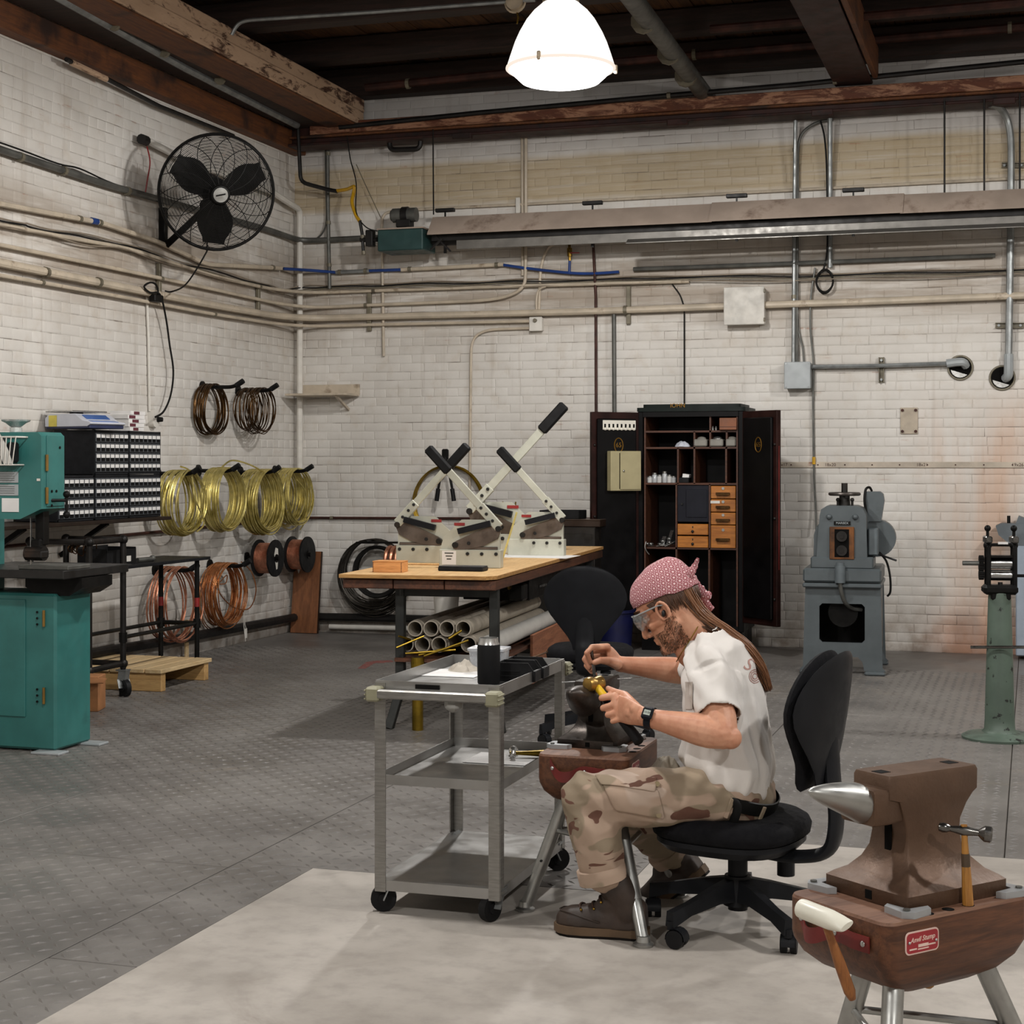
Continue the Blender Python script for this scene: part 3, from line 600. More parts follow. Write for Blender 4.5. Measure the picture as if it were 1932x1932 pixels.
pipe('sprinkler_pipe', 'dark sprinkler pipe under the roof planks', [on_v(690, 165, 12.2), on_v(1160, 117, 12.2), on_v(1500, 88, 12.2), on_v(1945, 49, 12.2)], .033, m_rod, 10, 0, [on_v(770, 158, 12.2), on_v(1310, 103, 12.2), on_v(1905, 52, 12.2)])
pipe('sprinkler_pipe', 'second dark pipe nearer the roof at the upper right', [on_v(1340, 55, 11.3), on_v(1640, 30, 11.3), on_v(1945, 3, 11.3)], .03, m_rod, 10, 0)
pipe('black_pipe', 'black pipe running level just above the rusty back beam', [on_v(640, 240, 12.355), on_v(900, 213, 12.355), on_v(1262, 180, 12.355), on_v(1500, 160, 12.355), on_v(1945, 115, 12.355)], .02, m_iron, 8, 0, [on_v(1262, 180, 12.355), on_v(1575, 153, 12.355)])
pipe('black_pipe', 'black rod sloping along the top of the left wall bricks', [Lw(125, 112, .12), Lw(200, 148, .1), Lw(300, 200, .08), Lw(440, 256, .08)], .016, m_iron, 8, 0)
one('rod_end', MB().tube([Lw(135, 118, .12), Lw(200, 149, .1)], .021, 8), m_peel, 'bare pale end of the black rod on the left wall', 'fitting')
pipe('roof_conduit', 'grey conduit running under the timber beam towards the corner', [on_z(100, -12, 4.19), on_z(350, 128, 4.19), on_z(560, 236, 4.19)], .03, m_galv, 10, 0, [on_z(215, 47, 4.19), on_z(310, 98, 4.19), on_z(415, 150, 4.19)])
pipe('roof_duct', 'fat grey duct slanting from the lamp to the back beam', [on_z(1180, -20, 4.33), on_z(1338, 190, 4.26)], .066, m_gpipe, 16, 0, [on_z(1214, 40, 4.31), on_z(1262, 100, 4.29), on_z(1294, 143, 4.27)])
pipe('lamp_conduit', 'thin pale conduit across the roof to the glowing lamp', [on_v(437, 66, 10), on_v(448, 45, 10), on_v(466, 38, 10), on_v(700, 23, 10), on_v(960, 3, 10), on_v(1010, 0, 10)], .013, m_galv, 8, .06)
t_ = thing('cable_box', 'round pale junction box beside the top of the lamp', 'box', on_v(972, 4, 10))
obj('body', MB().cyl((0, -.03, 0), (0, .03, 0), .055, n=20), m_rim, t_); obj('ring', MB().tube([V3((.066*math.cos(a), 0, .066*math.sin(a))) for a in np.linspace(0, 2*PI, 22)[:-1]], .007, 6, closed=True), m_rim, t_)
obj('pull_chain', MB().tube([V3((.01, 0, -.06)), V3((.02, 0, -.1)), V3((.012, 0, -.14))], .006, 6), m_brass, t_)
obj('cross_bar', MB().cyl((0, 0, .05), (0, 0, ZC-on_v(972, 4, 10).z-.0), .008, n=6), m_galv, t_)
for x, y0, y1 in ((1782, 190, 372), (1857, 186, 366), (1924, 176, 362)):
    pipe('hanger_rod', {1782: 'thin dark hanger rod of the heater, left of three at the right edge', 1857: 'thin dark hanger rod of the heater, middle of three at the right edge', 1924: 'thin dark hanger rod of the heater, right of three at the right edge'}[x], [on_v(x, y0, 12.36), on_v(x, y1, 12.36)], .007, m_iron, 6, 0, cat='rod')
t_ = thing('beam_handle', 'black pipe loop hanging under the back beam near the corner', 'bracket', on_v(765, 275, 12.5))
obj('loop', MB().tube(bend([on_v(735, 255, 12.5), on_v(735, 283, 12.5), on_v(793, 281, 12.5), on_v(794, 252, 12.5)], .05), .022, 8), m_iron, t_, True)
# gas radiant heater under the beam
VH = 12.2; HB = [on_v(712, 475, VH), on_v(798, 432, VH)]
ht = thing('radiant_heater', 'long overhead gas heater with green burner box and dusty hood', 'heater', on_v(755, 475, VH))
m_green = M('dark_green_box', '24403f', .45, .1, .1, 8); m_dust = M('dusty_hood', 'a39386', .6, .1, .1, 3, '6e5c50', .55, .75, 3); m_under = M('hood_inside', '77746f', .4, .4)
a, b = on_v(712, 474, VH), on_v(797, 430, VH); bw, bh = b.x-a.x, b.z-a.z
obj('burner_box', MB().box(((a.x+b.x)/2, VH+.15, (a.z+b.z)/2), (bw, .3, bh), .008), m_green, ht, True)
obj('top_cover', MB().box(((a.x+b.x)/2, VH+.15, b.z+.006), (bw+.01, .31, .012), .003), m_dust, ht, True)
c = on_v(764, 406, VH+.15); obj('fan_motor', MB().cyl(c+V3((-.1, 0, 0)), c+V3((.1, 0, 0)), .058, n=20).cyl(c+V3((-.115, 0, 0)), c+V3((-.1, 0, 0)), .045, n=20), m_gpipe, ht, True)
obj('motor_strap', MB().cyl(c+V3((-.02, 0, 0)), c+V3((.03, 0, 0)), .068, n=20).box(tuple(c+V3((0, 0, -.07))), (.12, .1, .06), .004), m_iron, ht, True)
obj('side_fitting', MB().box(tuple(on_v(699, 450, VH+.05)), (.06, .08, .13), .006).cyl(on_v(680, 452, VH+.05), on_v(712, 452, VH+.05), .02, n=8), m_iron, ht, True)
zt = on_v(830, 424, VH).z; u0, u1 = on_v(806, 440, VH).x, .6
hood = [(-.205, -.075), (-.2, -.06), (-.075, .082), (.075, .082), (.2, -.06), (.205, -.075), (.192, -.075), (.07, .07), (-.07, .07), (-.192, -.075)]
HM = lambda uu, vv, zz: frame((uu, vv, zz), (0, 1, 0), (0, 0, 1))
def hood_part(name, ua, ub, dz, mat, sc=1.0): obj(name, MB().prism([(x*sc, y*sc) for x, y in hood], 0, ub-ua, HM(ua, VH+.2, zt+dz)), mat, ht, True)
hood_part('hood', u0, -2.3, 0, m_dust); hood_part('hood', -2.32, -.9, .006, m_dust, 1.03); hood_part('hood', -.92, u1, 0, m_dust)
obj('burner_tube', MB().cyl((u0-.02, VH+.2, zt-.09), (u1, VH+.2, zt-.09), .05, n=16), m_iron, ht, True); obj('black_strip', MB().box(((u0+u1)/2, VH+.11, zt-.088), (u1-u0, .012, .045)), m_iron, ht, True); obj('lower_reflector', MB().box(((u0+u1)/2+.1, VH+.13, zt-.145), (u1-u0-.2, .01, .075), .002), m_under, ht, True)  # black strip fills the gap between hood and lower reflector
for s_ in (-1, 1): obj('end_brace', MB().bar((u0+.03, VH+.1, zt-.07), (u0+.16, VH+.1, zt-.2), .02, .012) if s_ > 0 else MB().bar((u0+.0, VH+.08, zt-.18), (u0+.1, VH+.08, zt-.1), .02, .012), m_iron, ht, True)
sk0 = on_v(1180, 458, VH-.05); sk1 = on_v(1940, 436, VH-.05)
obj('lower_shield', MB().add([(sk0.x, VH+.02, sk0.z+.035), (u1, VH+.02, sk0.z+.035), (u1, VH-.12, sk0.z-.01), (sk0.x+.02, VH-.12, sk0.z-.01), (sk0.x, VH+.02, sk0.z+.03), (u1, VH+.02, sk0.z+.03), (u1, VH-.12, sk0.z-.016), (sk0.x+.02, VH-.12, sk0.z-.016)], [(0,1,2,3), (7,6,5,4), (0,3,7,4), (1,5,6,2), (0,4,5,1), (3,2,6,7)]), m_under, ht, True)
for x in (840, 1118, 1390, 1610): p = on_v(x, 410, VH+.2); obj('hanger', MB().bar((p.x, VH+.2, zt-.2), (p.x, VH+.2, zt+.06), .02, .02).bar((p.x, VH+.2, zt+.06), (p.x, VH+.2, zt+.14), .012, .012).box((p.x, VH+.2, zt+.145), (.16, .04, .03), .004), m_iron, ht, True)
pipe('hanger_chain', 'thin chain holding the heater up to the back beam', [on_v(817, 244, 12.38), on_v(818, 405, 12.38)], .006, m_iron, 5, 0, cat='chain')
# shelf in the corner
a, b = Bw(560, 747, 0), Bw(680, 729, 0)
t_ = thing('wall_shelf', 'empty cream board shelf in the room corner', 'shelf', (UL+.06, VB, Bw(600, 747, 0).z))
zz = Bw(676, 747, .3).z-Bw(600, 747, 0).z; Ls = b.x-UL-.06
obj('shelf_board', MB().box((Ls/2, -.17, .0), (Ls, .3, .018), .002), m_cream, t_); obj('back_board', MB().box((Ls/2, -.02, .05), (Ls, .02, .085), .002), m_cream, t_)
obj('bracket', MB().bar((Ls-.1, -.02, -.12), (Ls-.1, -.28, -.012), .02, .02), m_cream, t_)
# ---------------------------------------------------------------- wall fan
m_blk = M('black_metal', '161514', .45, .2, .3); m_blkp = M('black_plastic', '1b1b1c', .5, 0, .2, 14); m_alu = M('brushed_alu', 'a9a9a6', .36, .9, .08, 12)
cR, cF = V3((cA, sA, 0)), V3((-sA, cA, 0))
fc = ptW(409, 363, 11.3); nrm = (cR*.34+V3((0, 0, -.27))-cF*.9).normalized()
fan = thing('wall_fan', 'big black caged fan on a bracket high on the left wall', 'fan', fc)
FM = frame((0, 0, 0), (nrm.cross(V3((0, 0, 1)))*-1).normalized(), nrm.cross((nrm.cross(V3((0, 0, 1)))*-1).normalized())); FR = .395
def ringp(r, z, n=44): return [FM @ V3((r*math.cos(2*PI*k/n), r*math.sin(2*PI*k/n), z)) for k in range(n)]
dome = lambda r, s: s*(.055+.075*(1-(r/FR)**2.2))
obj('rim', MB().tube(ringp(FR, 0, 56), .011, 8, closed=True), m_blk, fan)
for s, nm in ((1, 'front_grille'), (-1, 'rear_grille')):
    mb = MB(); N = 34 if s > 0 else 16
    for k in range(N):
        r = .07+(FR-.075)*k/(N-1); mb.tube(ringp(r, dome(r, s), 40), .0019, 4, closed=True)
    for k in range(18 if s > 0 else 14):
        a0 = 2*PI*k/(18 if s > 0 else 14); pts = []
        for i in range(9):
            t = i/8; r = .06+(FR-.06)*t; a = a0+s*.45*t*t
            pts.append(FM @ V3((r*math.cos(a), r*math.sin(a), dome(r, s) if i < 8 else 0)))
        mb.tube(pts, .0028, 5)
    obj(nm, mb, m_blk, fan)
mh = MB()
for k in range(3):
    a0 = 2*PI*k/3+.5; P = []
    for i in range(9):
        t = i/8; r = .06+.29*t; wd = .075+.06*math.sin(PI*min(t*1.1, 1)); pit = .75-.35*t
        P.append([FM @ V3((r*math.cos(a0)-w_*wd*math.cos(pit)*math.sin(a0), r*math.sin(a0)+w_*wd*math.cos(pit)*math.cos(a0), w_*wd*math.sin(pit)+.01)) for w_ in (-1, -.5, 0, .5, 1)])
    obj('fan_blade', MB().grid(P), m_blk, fan)
obj('hub', MB().lathe([(.0, -.02), (.05, -.02), (.06, .02), (.05, .05)], FM, 20), m_blk, fan)
obj('hub_cap', MB().lathe([(.062, .125), (.07, .135), (.062, .15), (.05, .152)], FM, 28), m_blk, fan)
o = obj('badge', MB().lathe([(.05, .153), (.0, .154)], FM, 24), m_alu, fan)
obj('badge_bolt', MB().prism([(-.032, -.012), (.032, .004), (.032, .014), (-.032, -.002)], .1545, .1565, FM), m_blk, fan)
mt = FM @ V3((0, 0, -.16)); obj('motor', MB().cyl(FM @ V3((0, 0, -.3)), FM @ V3((0, 0, -.09)), .095, n=24).cyl(FM @ V3((0, 0, -.34)), FM @ V3((0, 0, -.3)), .05, .095, n=24), m_blk, fan)
w0, w1 = Lw(308, 392, .03)-fc, Lw(308, 462, .03)-fc
obj('wall_bracket', MB().bar(w0, w1, .05, .05, (1, 0, 0), .004), m_blk, fan); el = FM @ V3((-.02, -.12, -.2))
obj('arm', MB().bar(w1+V3((.03, 0, 0)), el, .045, .045, (1, 0, 0), .004), m_blk, fan)
obj('swivel', MB().cyl(el+V3((0, -.04, 0)), el+V3((0, .05, 0)), .045, n=14).bar(el, mt, .05, .04), m_blk, fan)
obj('power_cord', MB().tube(spline([FM @ V3((-.02, -.16, -.2)), FM @ V3((-.04, -.38, -.05)), ptW(386, 482, 11.4)-fc, ptW(352, 535, 11.5)-fc, Lw(325, 550, .08)-fc, Lw(312, 549, .08)-fc], 6), .006, 6), m_cable, fan)
# ---------------------------------------------------------------- outlet and cord
pipe('conduit', 'thin white surface conduit running down to the wall outlet', [Lw(277, 560, .02), Lw(280, 640, .02), Lw(282, 776, .02)], .009, m_white, 6, 0)
out = thing('wall_outlet', 'round-edged white outlet box with a black plug beside the drawer cabinets', 'outlet', Lw(283, 806, .0))
obj('body', MB().prism(rect(.085, .13, .035, 4), 0, .05, frame((0, 0, .065), (0, -1, 0), (0, 0, 1)) if False else frame((0, 0, .065), (0, 1, 0), (0, 0, 1))), m_white, out)
obj('plug', MB().cyl((.05, .02, .055), (.085, .03, .055), .02, .016, n=12), m_cable, out)
pipe('power_cord', 'black cord looping from the pipes down to the wall outlet', spline([Lw(300, 568, .09), Lw(296, 540, .1), Lw(284, 533, .1), Lw(272, 541, .1), Lw(283, 552, .1), Lw(302, 556, .1), Lw(313, 600, .08), Lw(320, 650, .07), Lw(327, 700, .08), Lw(322, 745, .09), Lw(309, 776, .1), Lw(293, 787, .1)], 6), .0075, m_cable, 6, 0, cat='cable')
one('black_clip', MB().box(tuple(Lw(295, 563, .09)), (.05, .12, .05), .006), m_blk, 'black clip box where the fan cord meets the beige pipes', 'clip')
# ---------------------------------------------------------------- hooks, wire coils and spools
m_brassw = M('brass_wire', 'd9ca80', .34, .8, .12, 20, 'ae9d4c', .5, .7); m_copw = M('copper_wire', 'c98d72', .34, .85, .15, 20, '9a6048', .5, .7)
m_copw2 = M('orange_copper_wire', 'c38253', .32, .85, .15, 20, '945a36', .5, .7); m_bronze = M('dark_bronze_wire', '5a4024', .4, .9, .25, 20, '3a2716', .45, .65)
def hook(px, py, label, L=.3, group=None):
    p = Lw(px, py, 0); t = thing('wall_hook', label, 'hook', p)
    obj('flange', MB().cyl((0, 0, 0), (.015, 0, 0), .045, n=16), m_blk, t)
    obj('arm', MB().tube(bend([(0, 0, 0), (L*.78, 0, -.004), (L, 0, .035)], .05), .0145, 8), m_blk, t)
    obj('grip', MB().tube([V3((L*.86, 0, .008)), V3((L*1.03, 0, .042))], .021, 10), m_blkp, t)
    return p
def loops(c, R_, n, d0, d1, wall, r, jit, seed, seg=34, sq=1.0):
    rr = random.Random(seed); mb = MB()
    for i in range(n):
        d = lerp(d0, d1, (i+.5)/n)+rr.gauss(0, .003); R1 = R_*(1+rr.gauss(0, jit)); tl = rr.gauss(0, jit*1.6); tl2 = rr.gauss(0, jit*1.2); ph = rr.random()*6
        pts = []
        for k in range(seg):
            a = 2*PI*k/seg; q = R1*(1+.012*math.sin(3*a+ph)); s, z = q*math.cos(a), q*math.sin(a)*sq
            o = d+s*tl+z*tl2*.6+.006*math.sin(2*a+ph)
            top = R_-R1*sq                                      # all loops hang from the same arm
            pts.append(c+(V3((o, s, z+top)) if wall == 'left' else V3((s, -o, z+top))))
        mb.tube(pts, r, 5, closed=True)
    return mb
def coil(px, tx, y0, y1, n, d0, d1, mat, r, label, seed, jit=.03, ends=(), hk=None, grp=None):
    top = on_u(px, y0, UL+(d0+d1)/2); bot = on_u(px, y1, UL+(d0+d1)/2); R_ = (top.z-bot.z)/2
    c = V3((UL, top.y, (top.z+bot.z)/2)); mb = loops(c, R_, n, d0, d1, 'left', r, jit, seed)
    for e in ends: mb.tube(spline(e, 6), r, 5)
    o = one('wire_coil', mb, mat, label, 'wire coil', grp)
    h = thing('wall_hook', hk, 'hook', (UL, top.y, top.z-.02))
    L = .34; obj('flange', MB().cyl((0, 0, 0), (.015, 0, 0), .045, n=16), m_blk, h)
    obj('arm', MB().tube(bend([(0, 0, 0), (L*.78, 0, -.004), (L, 0, .035)], .05), .0145, 8), m_blk, h)
    obj('grip', MB().tube([V3((L*.86, 0, .008)), V3((L*1.03, 0, .042))], .021, 10), m_blkp, h)
    return o
coil(398, 447, 725, 818, 12, .03, .13, m_bronze, .0055, 'dark bronze wire coil, upper left of the pair by the shelf', 1, .02, hk='black hook holding the left dark bronze coil')
coil(480, 515, 732, 813, 22, .05, .25, m_bronze, .004, 'loose dark brown wire coil hanging nearest the corner shelf', 2, .035, hk='black hook holding the right dark brown coil')
coil(341, 375, 888, 1006, 20, .12, .27, m_brassw, .0062, 'brass wire coil hanging against the drawer cabinets', 3, .028, [[Lw(340, 880, .2), Lw(360, 892, .25), Lw(368, 940, .3), Lw(385, 985, .3), Lw(372, 1003, .3)]], 'black hook of the brass coil next to the drawer cabinets', None)
coil(421, 450, 883, 999, 26, .15, .28, m_brassw, .0068, 'thick brass wire coil, second from the drawer cabinets', 4, .018, [[Lw(415, 885, .2), Lw(437, 869, .25), Lw(470, 876, .25), Lw(500, 892, .25)]], 'black hook of the second brass coil', None)
coil(492, 525, 886, 1004, 40, .1, .27, m_brassw, .0058, 'dense shining brass coil, third from the drawer cabinets', 5, .025, [], 'black hook of the third brass coil', None)
coil(548, 579, 884, 987, 36, .06, .24, m_brassw, .0055, 'tangled golden brass coil nearest the room corner', 6, .04, [[Lw(560, 905, .26), Lw(577, 930, .28), Lw(578, 975, .26), Lw(566, 1000, .2)]], 'black hook of the brass coil nearest the corner', None)
coil(330, 377, 1070, 1206, 9, .08, .25, m_copw, .0065, 'reddish copper wire coil behind the black table leg', 7, .03, [[Lw(325, 1205, .2), Lw(312, 1180, .2), Lw(305, 1165, .2)]], 'black hook of the copper coil by the black table')
coil(423, 462, 1062, 1178, 26, .06, .2, m_copw2, .0045, 'orange copper wire coil with a white tag', 8, .03, [[Lw(455, 1060, .25), Lw(475, 1080, .28), Lw(483, 1115, .28), Lw(470, 1148, .25), Lw(440, 1145, .2), Lw(414, 1118, .2), Lw(409, 1085, .2)], [Lw(415, 1098, .2), Lw(428, 1085, .2), Lw(426, 1100, .2), Lw(415, 1102, .2)]], 'black hook of the orange copper coil')
tg = thing('paper_tag', 'white paper tag on string hanging under the orange copper coil', 'tag', Lw(464, 1190, .2))
a = Lw(464, 1190, .2); obj('tag', MB().box((0, 0, -.02), (.004, .035, .075), .001), m_white, tg)
obj('string', MB().tube([Lw(461, 1150, .2)-a, Lw(462, 1178, .2)-a, V3((0, 0, .02))], .003, 5).tube([Lw(459, 1155, .2)-a, Lw(460, 1180, .2)-a, Lw(463, 1210, .2)-a], .003, 5), m_white, tg)
def spool(px, py, hpx, label, lab, seed):
    c = on_u(px, py, UL+.19); Z = -c.x*sA+c.y*cA; R_ = hpx/2/F_PX*Z
    t = thing('wire_spool', label, 'spool', (UL, c.y, c.z)); X = lambda d, r0, d1, r1=None, n=28: MB().cyl((d, 0, 0), (d1, 0, 0), r0, r1, n)
    obj('flange', X(.11, R_, .124), m_blkp, t); obj('flange', X(.25, R_, .264), m_blkp, t)
    mb = MB()
    for i in range(18): mb.tube([V3((.128+i*.0069, R_*.8*math.cos(a), R_*.8*math.sin(a))) for a in np.linspace(0, 2*PI, 31)[:-1]], .0042, 5, closed=True)
    obj('winding', mb.cyl((.124, 0, 0), (.25, 0, 0), R_*.78, n=24), m_copw, t)
    obj('core', X(.264, R_*.22, .272, None, 16), m_blk, t); obj('peg', MB().cyl((0, 0, 0), (.29, 0, 0), .016, n=10).cyl((0, 0, 0), (.014, 0, 0), .045, n=14), m_blk, t)
    if lab: obj('sticker', MB().prism([(-.012, .085), (.03, .075), (.038, .01), (.02, -.085), (.0, -.09), (-.035, .03)], 0, .0015, frame((.2645, 0, 0), (0, 1, 0), (0, 0, 1))), m_white, t)
spool(505, 1053, 70, 'copper wire spool with a white sticker on its black flange', True, 1); spool(566, 1046, 68, 'copper wire spool with plain black flanges next to the corner', False, 2)
# dark coils on the back wall
c = on_v(708, 1082, VB-.1); c.y = VB
o = one('wire_coil', loops(c, .285, 40, .1, .18, 'back', .0035, .06, 21, 40), M('steel_wire', '3c3833', .4, .8, .2), 'tangled dark steel wire coil on the back wall behind the bench corner', 'wire coil')
c2 = on_v(712, 1078, VB-.17); c2.y = VB; one('hose_coil', loops(c2, .2, 5, .14, .2, 'back', .014, .02, 22), m_cable, 'thick black hose coil in front of the tangled steel wire', 'hose')
c3 = on_v(746, 1042, VB-.3); mb = MB()
for i in range(3): mb.tube([c3+V3((-.05+.045*i+.006*math.sin(a), .1*math.cos(a), .1*math.sin(a)-.06)) for a in np.linspace(0, 2*PI, 29)[:-1]], .019, 8, closed=True)
one('tube_coil', mb, m_copw, 'three turns of thick copper tube hung on the back wall', 'tube coil')
h = thing('wall_hook', 'black hook carrying the steel wire and copper tube on the back wall', 'hook', V3((c.x, VB, c.z+.27)))
obj('arm', MB().cyl((0, 0, 0), (0, -.3, 0), .014, n=8), m_blk, h); obj('cross_rod', MB().cyl((-.12, -.22, -.01), (.28, -.3, .0), .009, n=6), m_blk, h)
c = on_v(846, 948, VB-.06); c.y = VB; one('wire_coil', loops(c, .3, 26, .03, .09, 'back', .0055, .012, 23, 44), M('olive_brass_wire', '8a6f22', .35, .9, .2), 'large dull brass hoop coil on the back wall behind the shears', 'wire coil')
h = thing('wall_hook', 'black hook above the large dull brass hoop', 'hook', V3((c.x, VB, c.z+.27))); obj('arm', MB().cyl((0, 0, 0), (0, -.16, .02), .02, n=8), m_blk, h); obj('end_ball', MB().ball((-.01, -.16, .05), .04, 8), m_blk, h)
bc = on_v(840, 862, VB-.14); t = thing('bolt_cutter', 'black bolt cutter hanging open inside the brass hoop', 'tool', bc)
for s in (-1, 1):
    q = [V3((0, 0, .0)), V3((s*.035, 0, -.13)), V3((s*.06, 0, -.26)), V3((s*.075, 0, -.36))]
    obj('handle', MB().tube(q, [.012, .012, .011, .011], 8), m_blk, t); obj('grip', MB().tube([q[2], q[3]], .019, 8), m_blkp, t)
obj('jaw', MB().box((0, 0, .02), (.06, .02, .09), .01), m_blk, t)
# brown panel leaning in the corner
t = thing('leaning_panel', 'brown wooden panel leaning in the room corner', 'panel', on_z(597, 1189.5)+V3((0, -.25, 0)))
tilt = Matrix.Rotation(math.radians(-7.5), 4, 'X'); m_panel = wood('brown_panel', '6e452b', '875636', 3, 2, .45)
obj('board', MB().box((0, 0, .345), (.245, .022, .685), .002, tilt), m_panel, t); obj('edge_band', MB().box((.124, 0, .345), (.003, .026, .685), .0, tilt), M('panel_edge', '2e2018', .5), t)
# ---------------------------------------------------------------- small-parts cabinets on a wall shelf
m_cab = M('cabinet_black', '1d1e21', .5, .1, .15, 20); m_cabg = M('drawer_grey', '45484c', .45, 0, .1, 20); m_label = M('label_white', 'e2e0de', .5, 0, .04); m_pull = M('pull_black', '0b0b0c', .7)  # the last is the plain black of the drawer pulls
UF, CH = -5.6, .282
def parts_cabinet(v0, z0, label, first):
    t = thing('parts_cabinet', label, 'cabinet', (UF, v0, z0), 0, 'small-parts cabinets on the wall shelf'); W_ = .408; D = .29
    obj('case', MB().box((-D/2-.004, W_/2, CH/2), (D-.008, W_-.004, CH-.002), .003), m_cab, t)
    obj('face_frame', MB().box((-.004, W_/2, .006), (.016, W_-.004, .012)).box((-.004, W_/2, CH-.008), (.016, W_-.004, .014)).box((-.004, .006, CH/2), (.016, .01, CH)).box((-.004, W_-.006, CH/2), (.016, .01, CH)), m_cab, t)
    dm, lm, pm = first if first else ([], [], [])
    n = 7; dw = (W_-.024)/n; dh = (CH-.03)/4
    for r in range(4):
        for k in range(n):
            y, z = .012+(k+.5)*dw, .014+(r+.5)*dh
            if not first and not dm:
                dm.append(mesh_of('drawer', MB().box((.001, 0, 0), (.014, dw-.004, dh-.005), .002), m_cabg))
                lm.append(mesh_of('label_card', MB().box((.0095, 0, dh*.13), (.003, dw*.76, dh*.34), 0), m_label, 0))
                pm.append(mesh_of('pull', MB().box((.0085, 0, -dh*.22), (.002, dw*.7, dh*.32), 0), m_pull, 0))
            d = bpy.data.objects.new('drawer', dm[0]); COL.objects.link(d); d.parent = t; d.location = (0, y, z)
            for nm, ms in (('label_card', lm), ('pull', pm)):
                e = bpy.data.objects.new(nm, ms[0]); COL.objects.link(e); e.parent = d
    return dm, lm, pm
f1 = parts_cabinet(9.004, 1.352, 'black small-parts drawer cabinet, upper left one, under the scale', None)
parts_cabinet(9.414, 1.352, 'black small-parts drawer cabinet, upper right one, under the box stack', f1)
parts_cabinet(8.594, 1.068, 'black small-parts drawer cabinet half hidden behind the green bandsaw head', f1)
parts_cabinet(9.004, 1.068, 'black small-parts drawer cabinet, lower middle one of the bottom row', f1)
parts_cabinet(9.414, 1.068, 'black small-parts drawer cabinet, lower right one next to the brass coils', f1)
t = thing('cabinet_shelf', 'dark wall shelf carrying the drawer cabinets', 'shelf', (UL, 8.9, 1.03))
obj('board', MB().box((.23, 0, .025), (.45, 1.9, .022), .003), M('shelf_dark', '2a211b', .6), t)
for v in (-.6, .3): obj('bracket', MB().bar((.02, v, -.2), (.36, v, .012), .03, .03), m_blk, t)
# counting scale, note and boxes on top
sc = thing('counting_scale', 'white and blue digital counting scale with a yellow note', 'scale', (-5.72, 9.1, 1.634), math.radians(-14))
m_scw = M('scale_white', 'c9ccd6', .35, 0, .04); m_scb = M('scale_navy', '20294a', .4)
side = [(-.2, .02), (.17, .02), (.2, .035), (.19, .045), (.13, .056), (.055, .1), (-.17, .098), (-.2, .07)]
obj('housing', MB().prism(side, -.15, .15, frame((0, 0, 0), (1, 0, 0), (0, 0, 1))), m_scw, sc); obj('base', MB().box((-.005, 0, .016), (.39, .29, .02), .004), m_scb, sc)
obj('platter', MB().box((-.08, 0, .115), (.24, .3, .01), .003), m_steel, sc); obj('platter_post', MB().box((-.08, 0, .1), (.06, .06, .02)), m_blk, sc)
obj('display', MB().box((0, 0, 0), (.05, .2, .004), .001, frame((.0935, 0, .0795), (.075, 0, -.044), (0, 1, 0))), M('display_blue', '3a5f9e', .2), sc); obj('keypad', MB().box((0, 0, 0), (.04, .22, .004), .001, frame((.16, 0, .0515), (.06, 0, -.011), (0, 1, 0))), M('keypad_blue', '6f86b8', .4), sc)
obj('sticky_note', MB().box((-.13, -.152, .055), (.07, .003, .07)), M('note_yellow', 'd3c45c', .6), sc)
for k in range(5):
    v = 9.55+RND.uniform(-.012, .012); bx = thing('carton', ['white carton with dark red print, lowest of the stack on the cabinets', 'white carton with dark red print, second from the bottom of the stack', 'white carton with dark red print, middle of the stack', 'white carton with dark red print, second from the top of the stack', 'white carton with dark red print, topmost of the stack'][k], 'box', (-5.69, v, 1.634+k*.0265), RND.uniform(-.08, .08), 'small cartons stacked on the drawer cabinets')
    obj('carton_body', MB().box((0, 0, .013), (.15, .2, .025), .001), m_label, bx); obj('print_band', MB().box((.0755, -.05 if k % 2 else -.02, .013), (.001, .075, .02)), M('dark_red_print', '5a2430', .5), bx)
# ---------------------------------------------------------------- pipe rack, black table, pallet
m_bpipe = M('black_pipe_steel', '221f1d', .45, .5, .3, 12, '3a2c24', .55, .7)
def jt(p, r=.027): return MB().ball(p, r, 6)
x0, x1, y0, y1, H1 = -.2, .2, -.19, .19, .957
rk = thing('pipe_rack', 'rolling rack of dark steel pipes beside the bandsaw', 'rack', (-5.5, 8.66, 0))
for x, y in ((x0, y0), (x1, y0), (x0, y1), (x1, y1)):
    obj('post', MB().cyl((x, y, .17), (x, y, H1), .0185, n=12), m_bpipe, rk); obj('joint', jt((x, y, H1), .03), m_bpipe, rk); obj('joint', jt((x, y, .2), .03), m_bpipe, rk)
for a, b in (((x0, y0, H1), (x1, y0, H1)), ((x0, y1, H1), (x1, y1, H1)), ((x1, y0, H1), (x1, y1, H1)), ((x0, y0, .2), (x1, y0, .2)), ((x0, y1, .2), (x1, y1, .2)), ((x1, y0, .2), (x1, y1, .2)), ((x0, y0, .2), (x0, y1, .2)), ((x0, y0, .42), (x1, y0, .42))):
    obj('rail', MB().cyl(a, b, .0175, n=10), m_bpipe, rk)
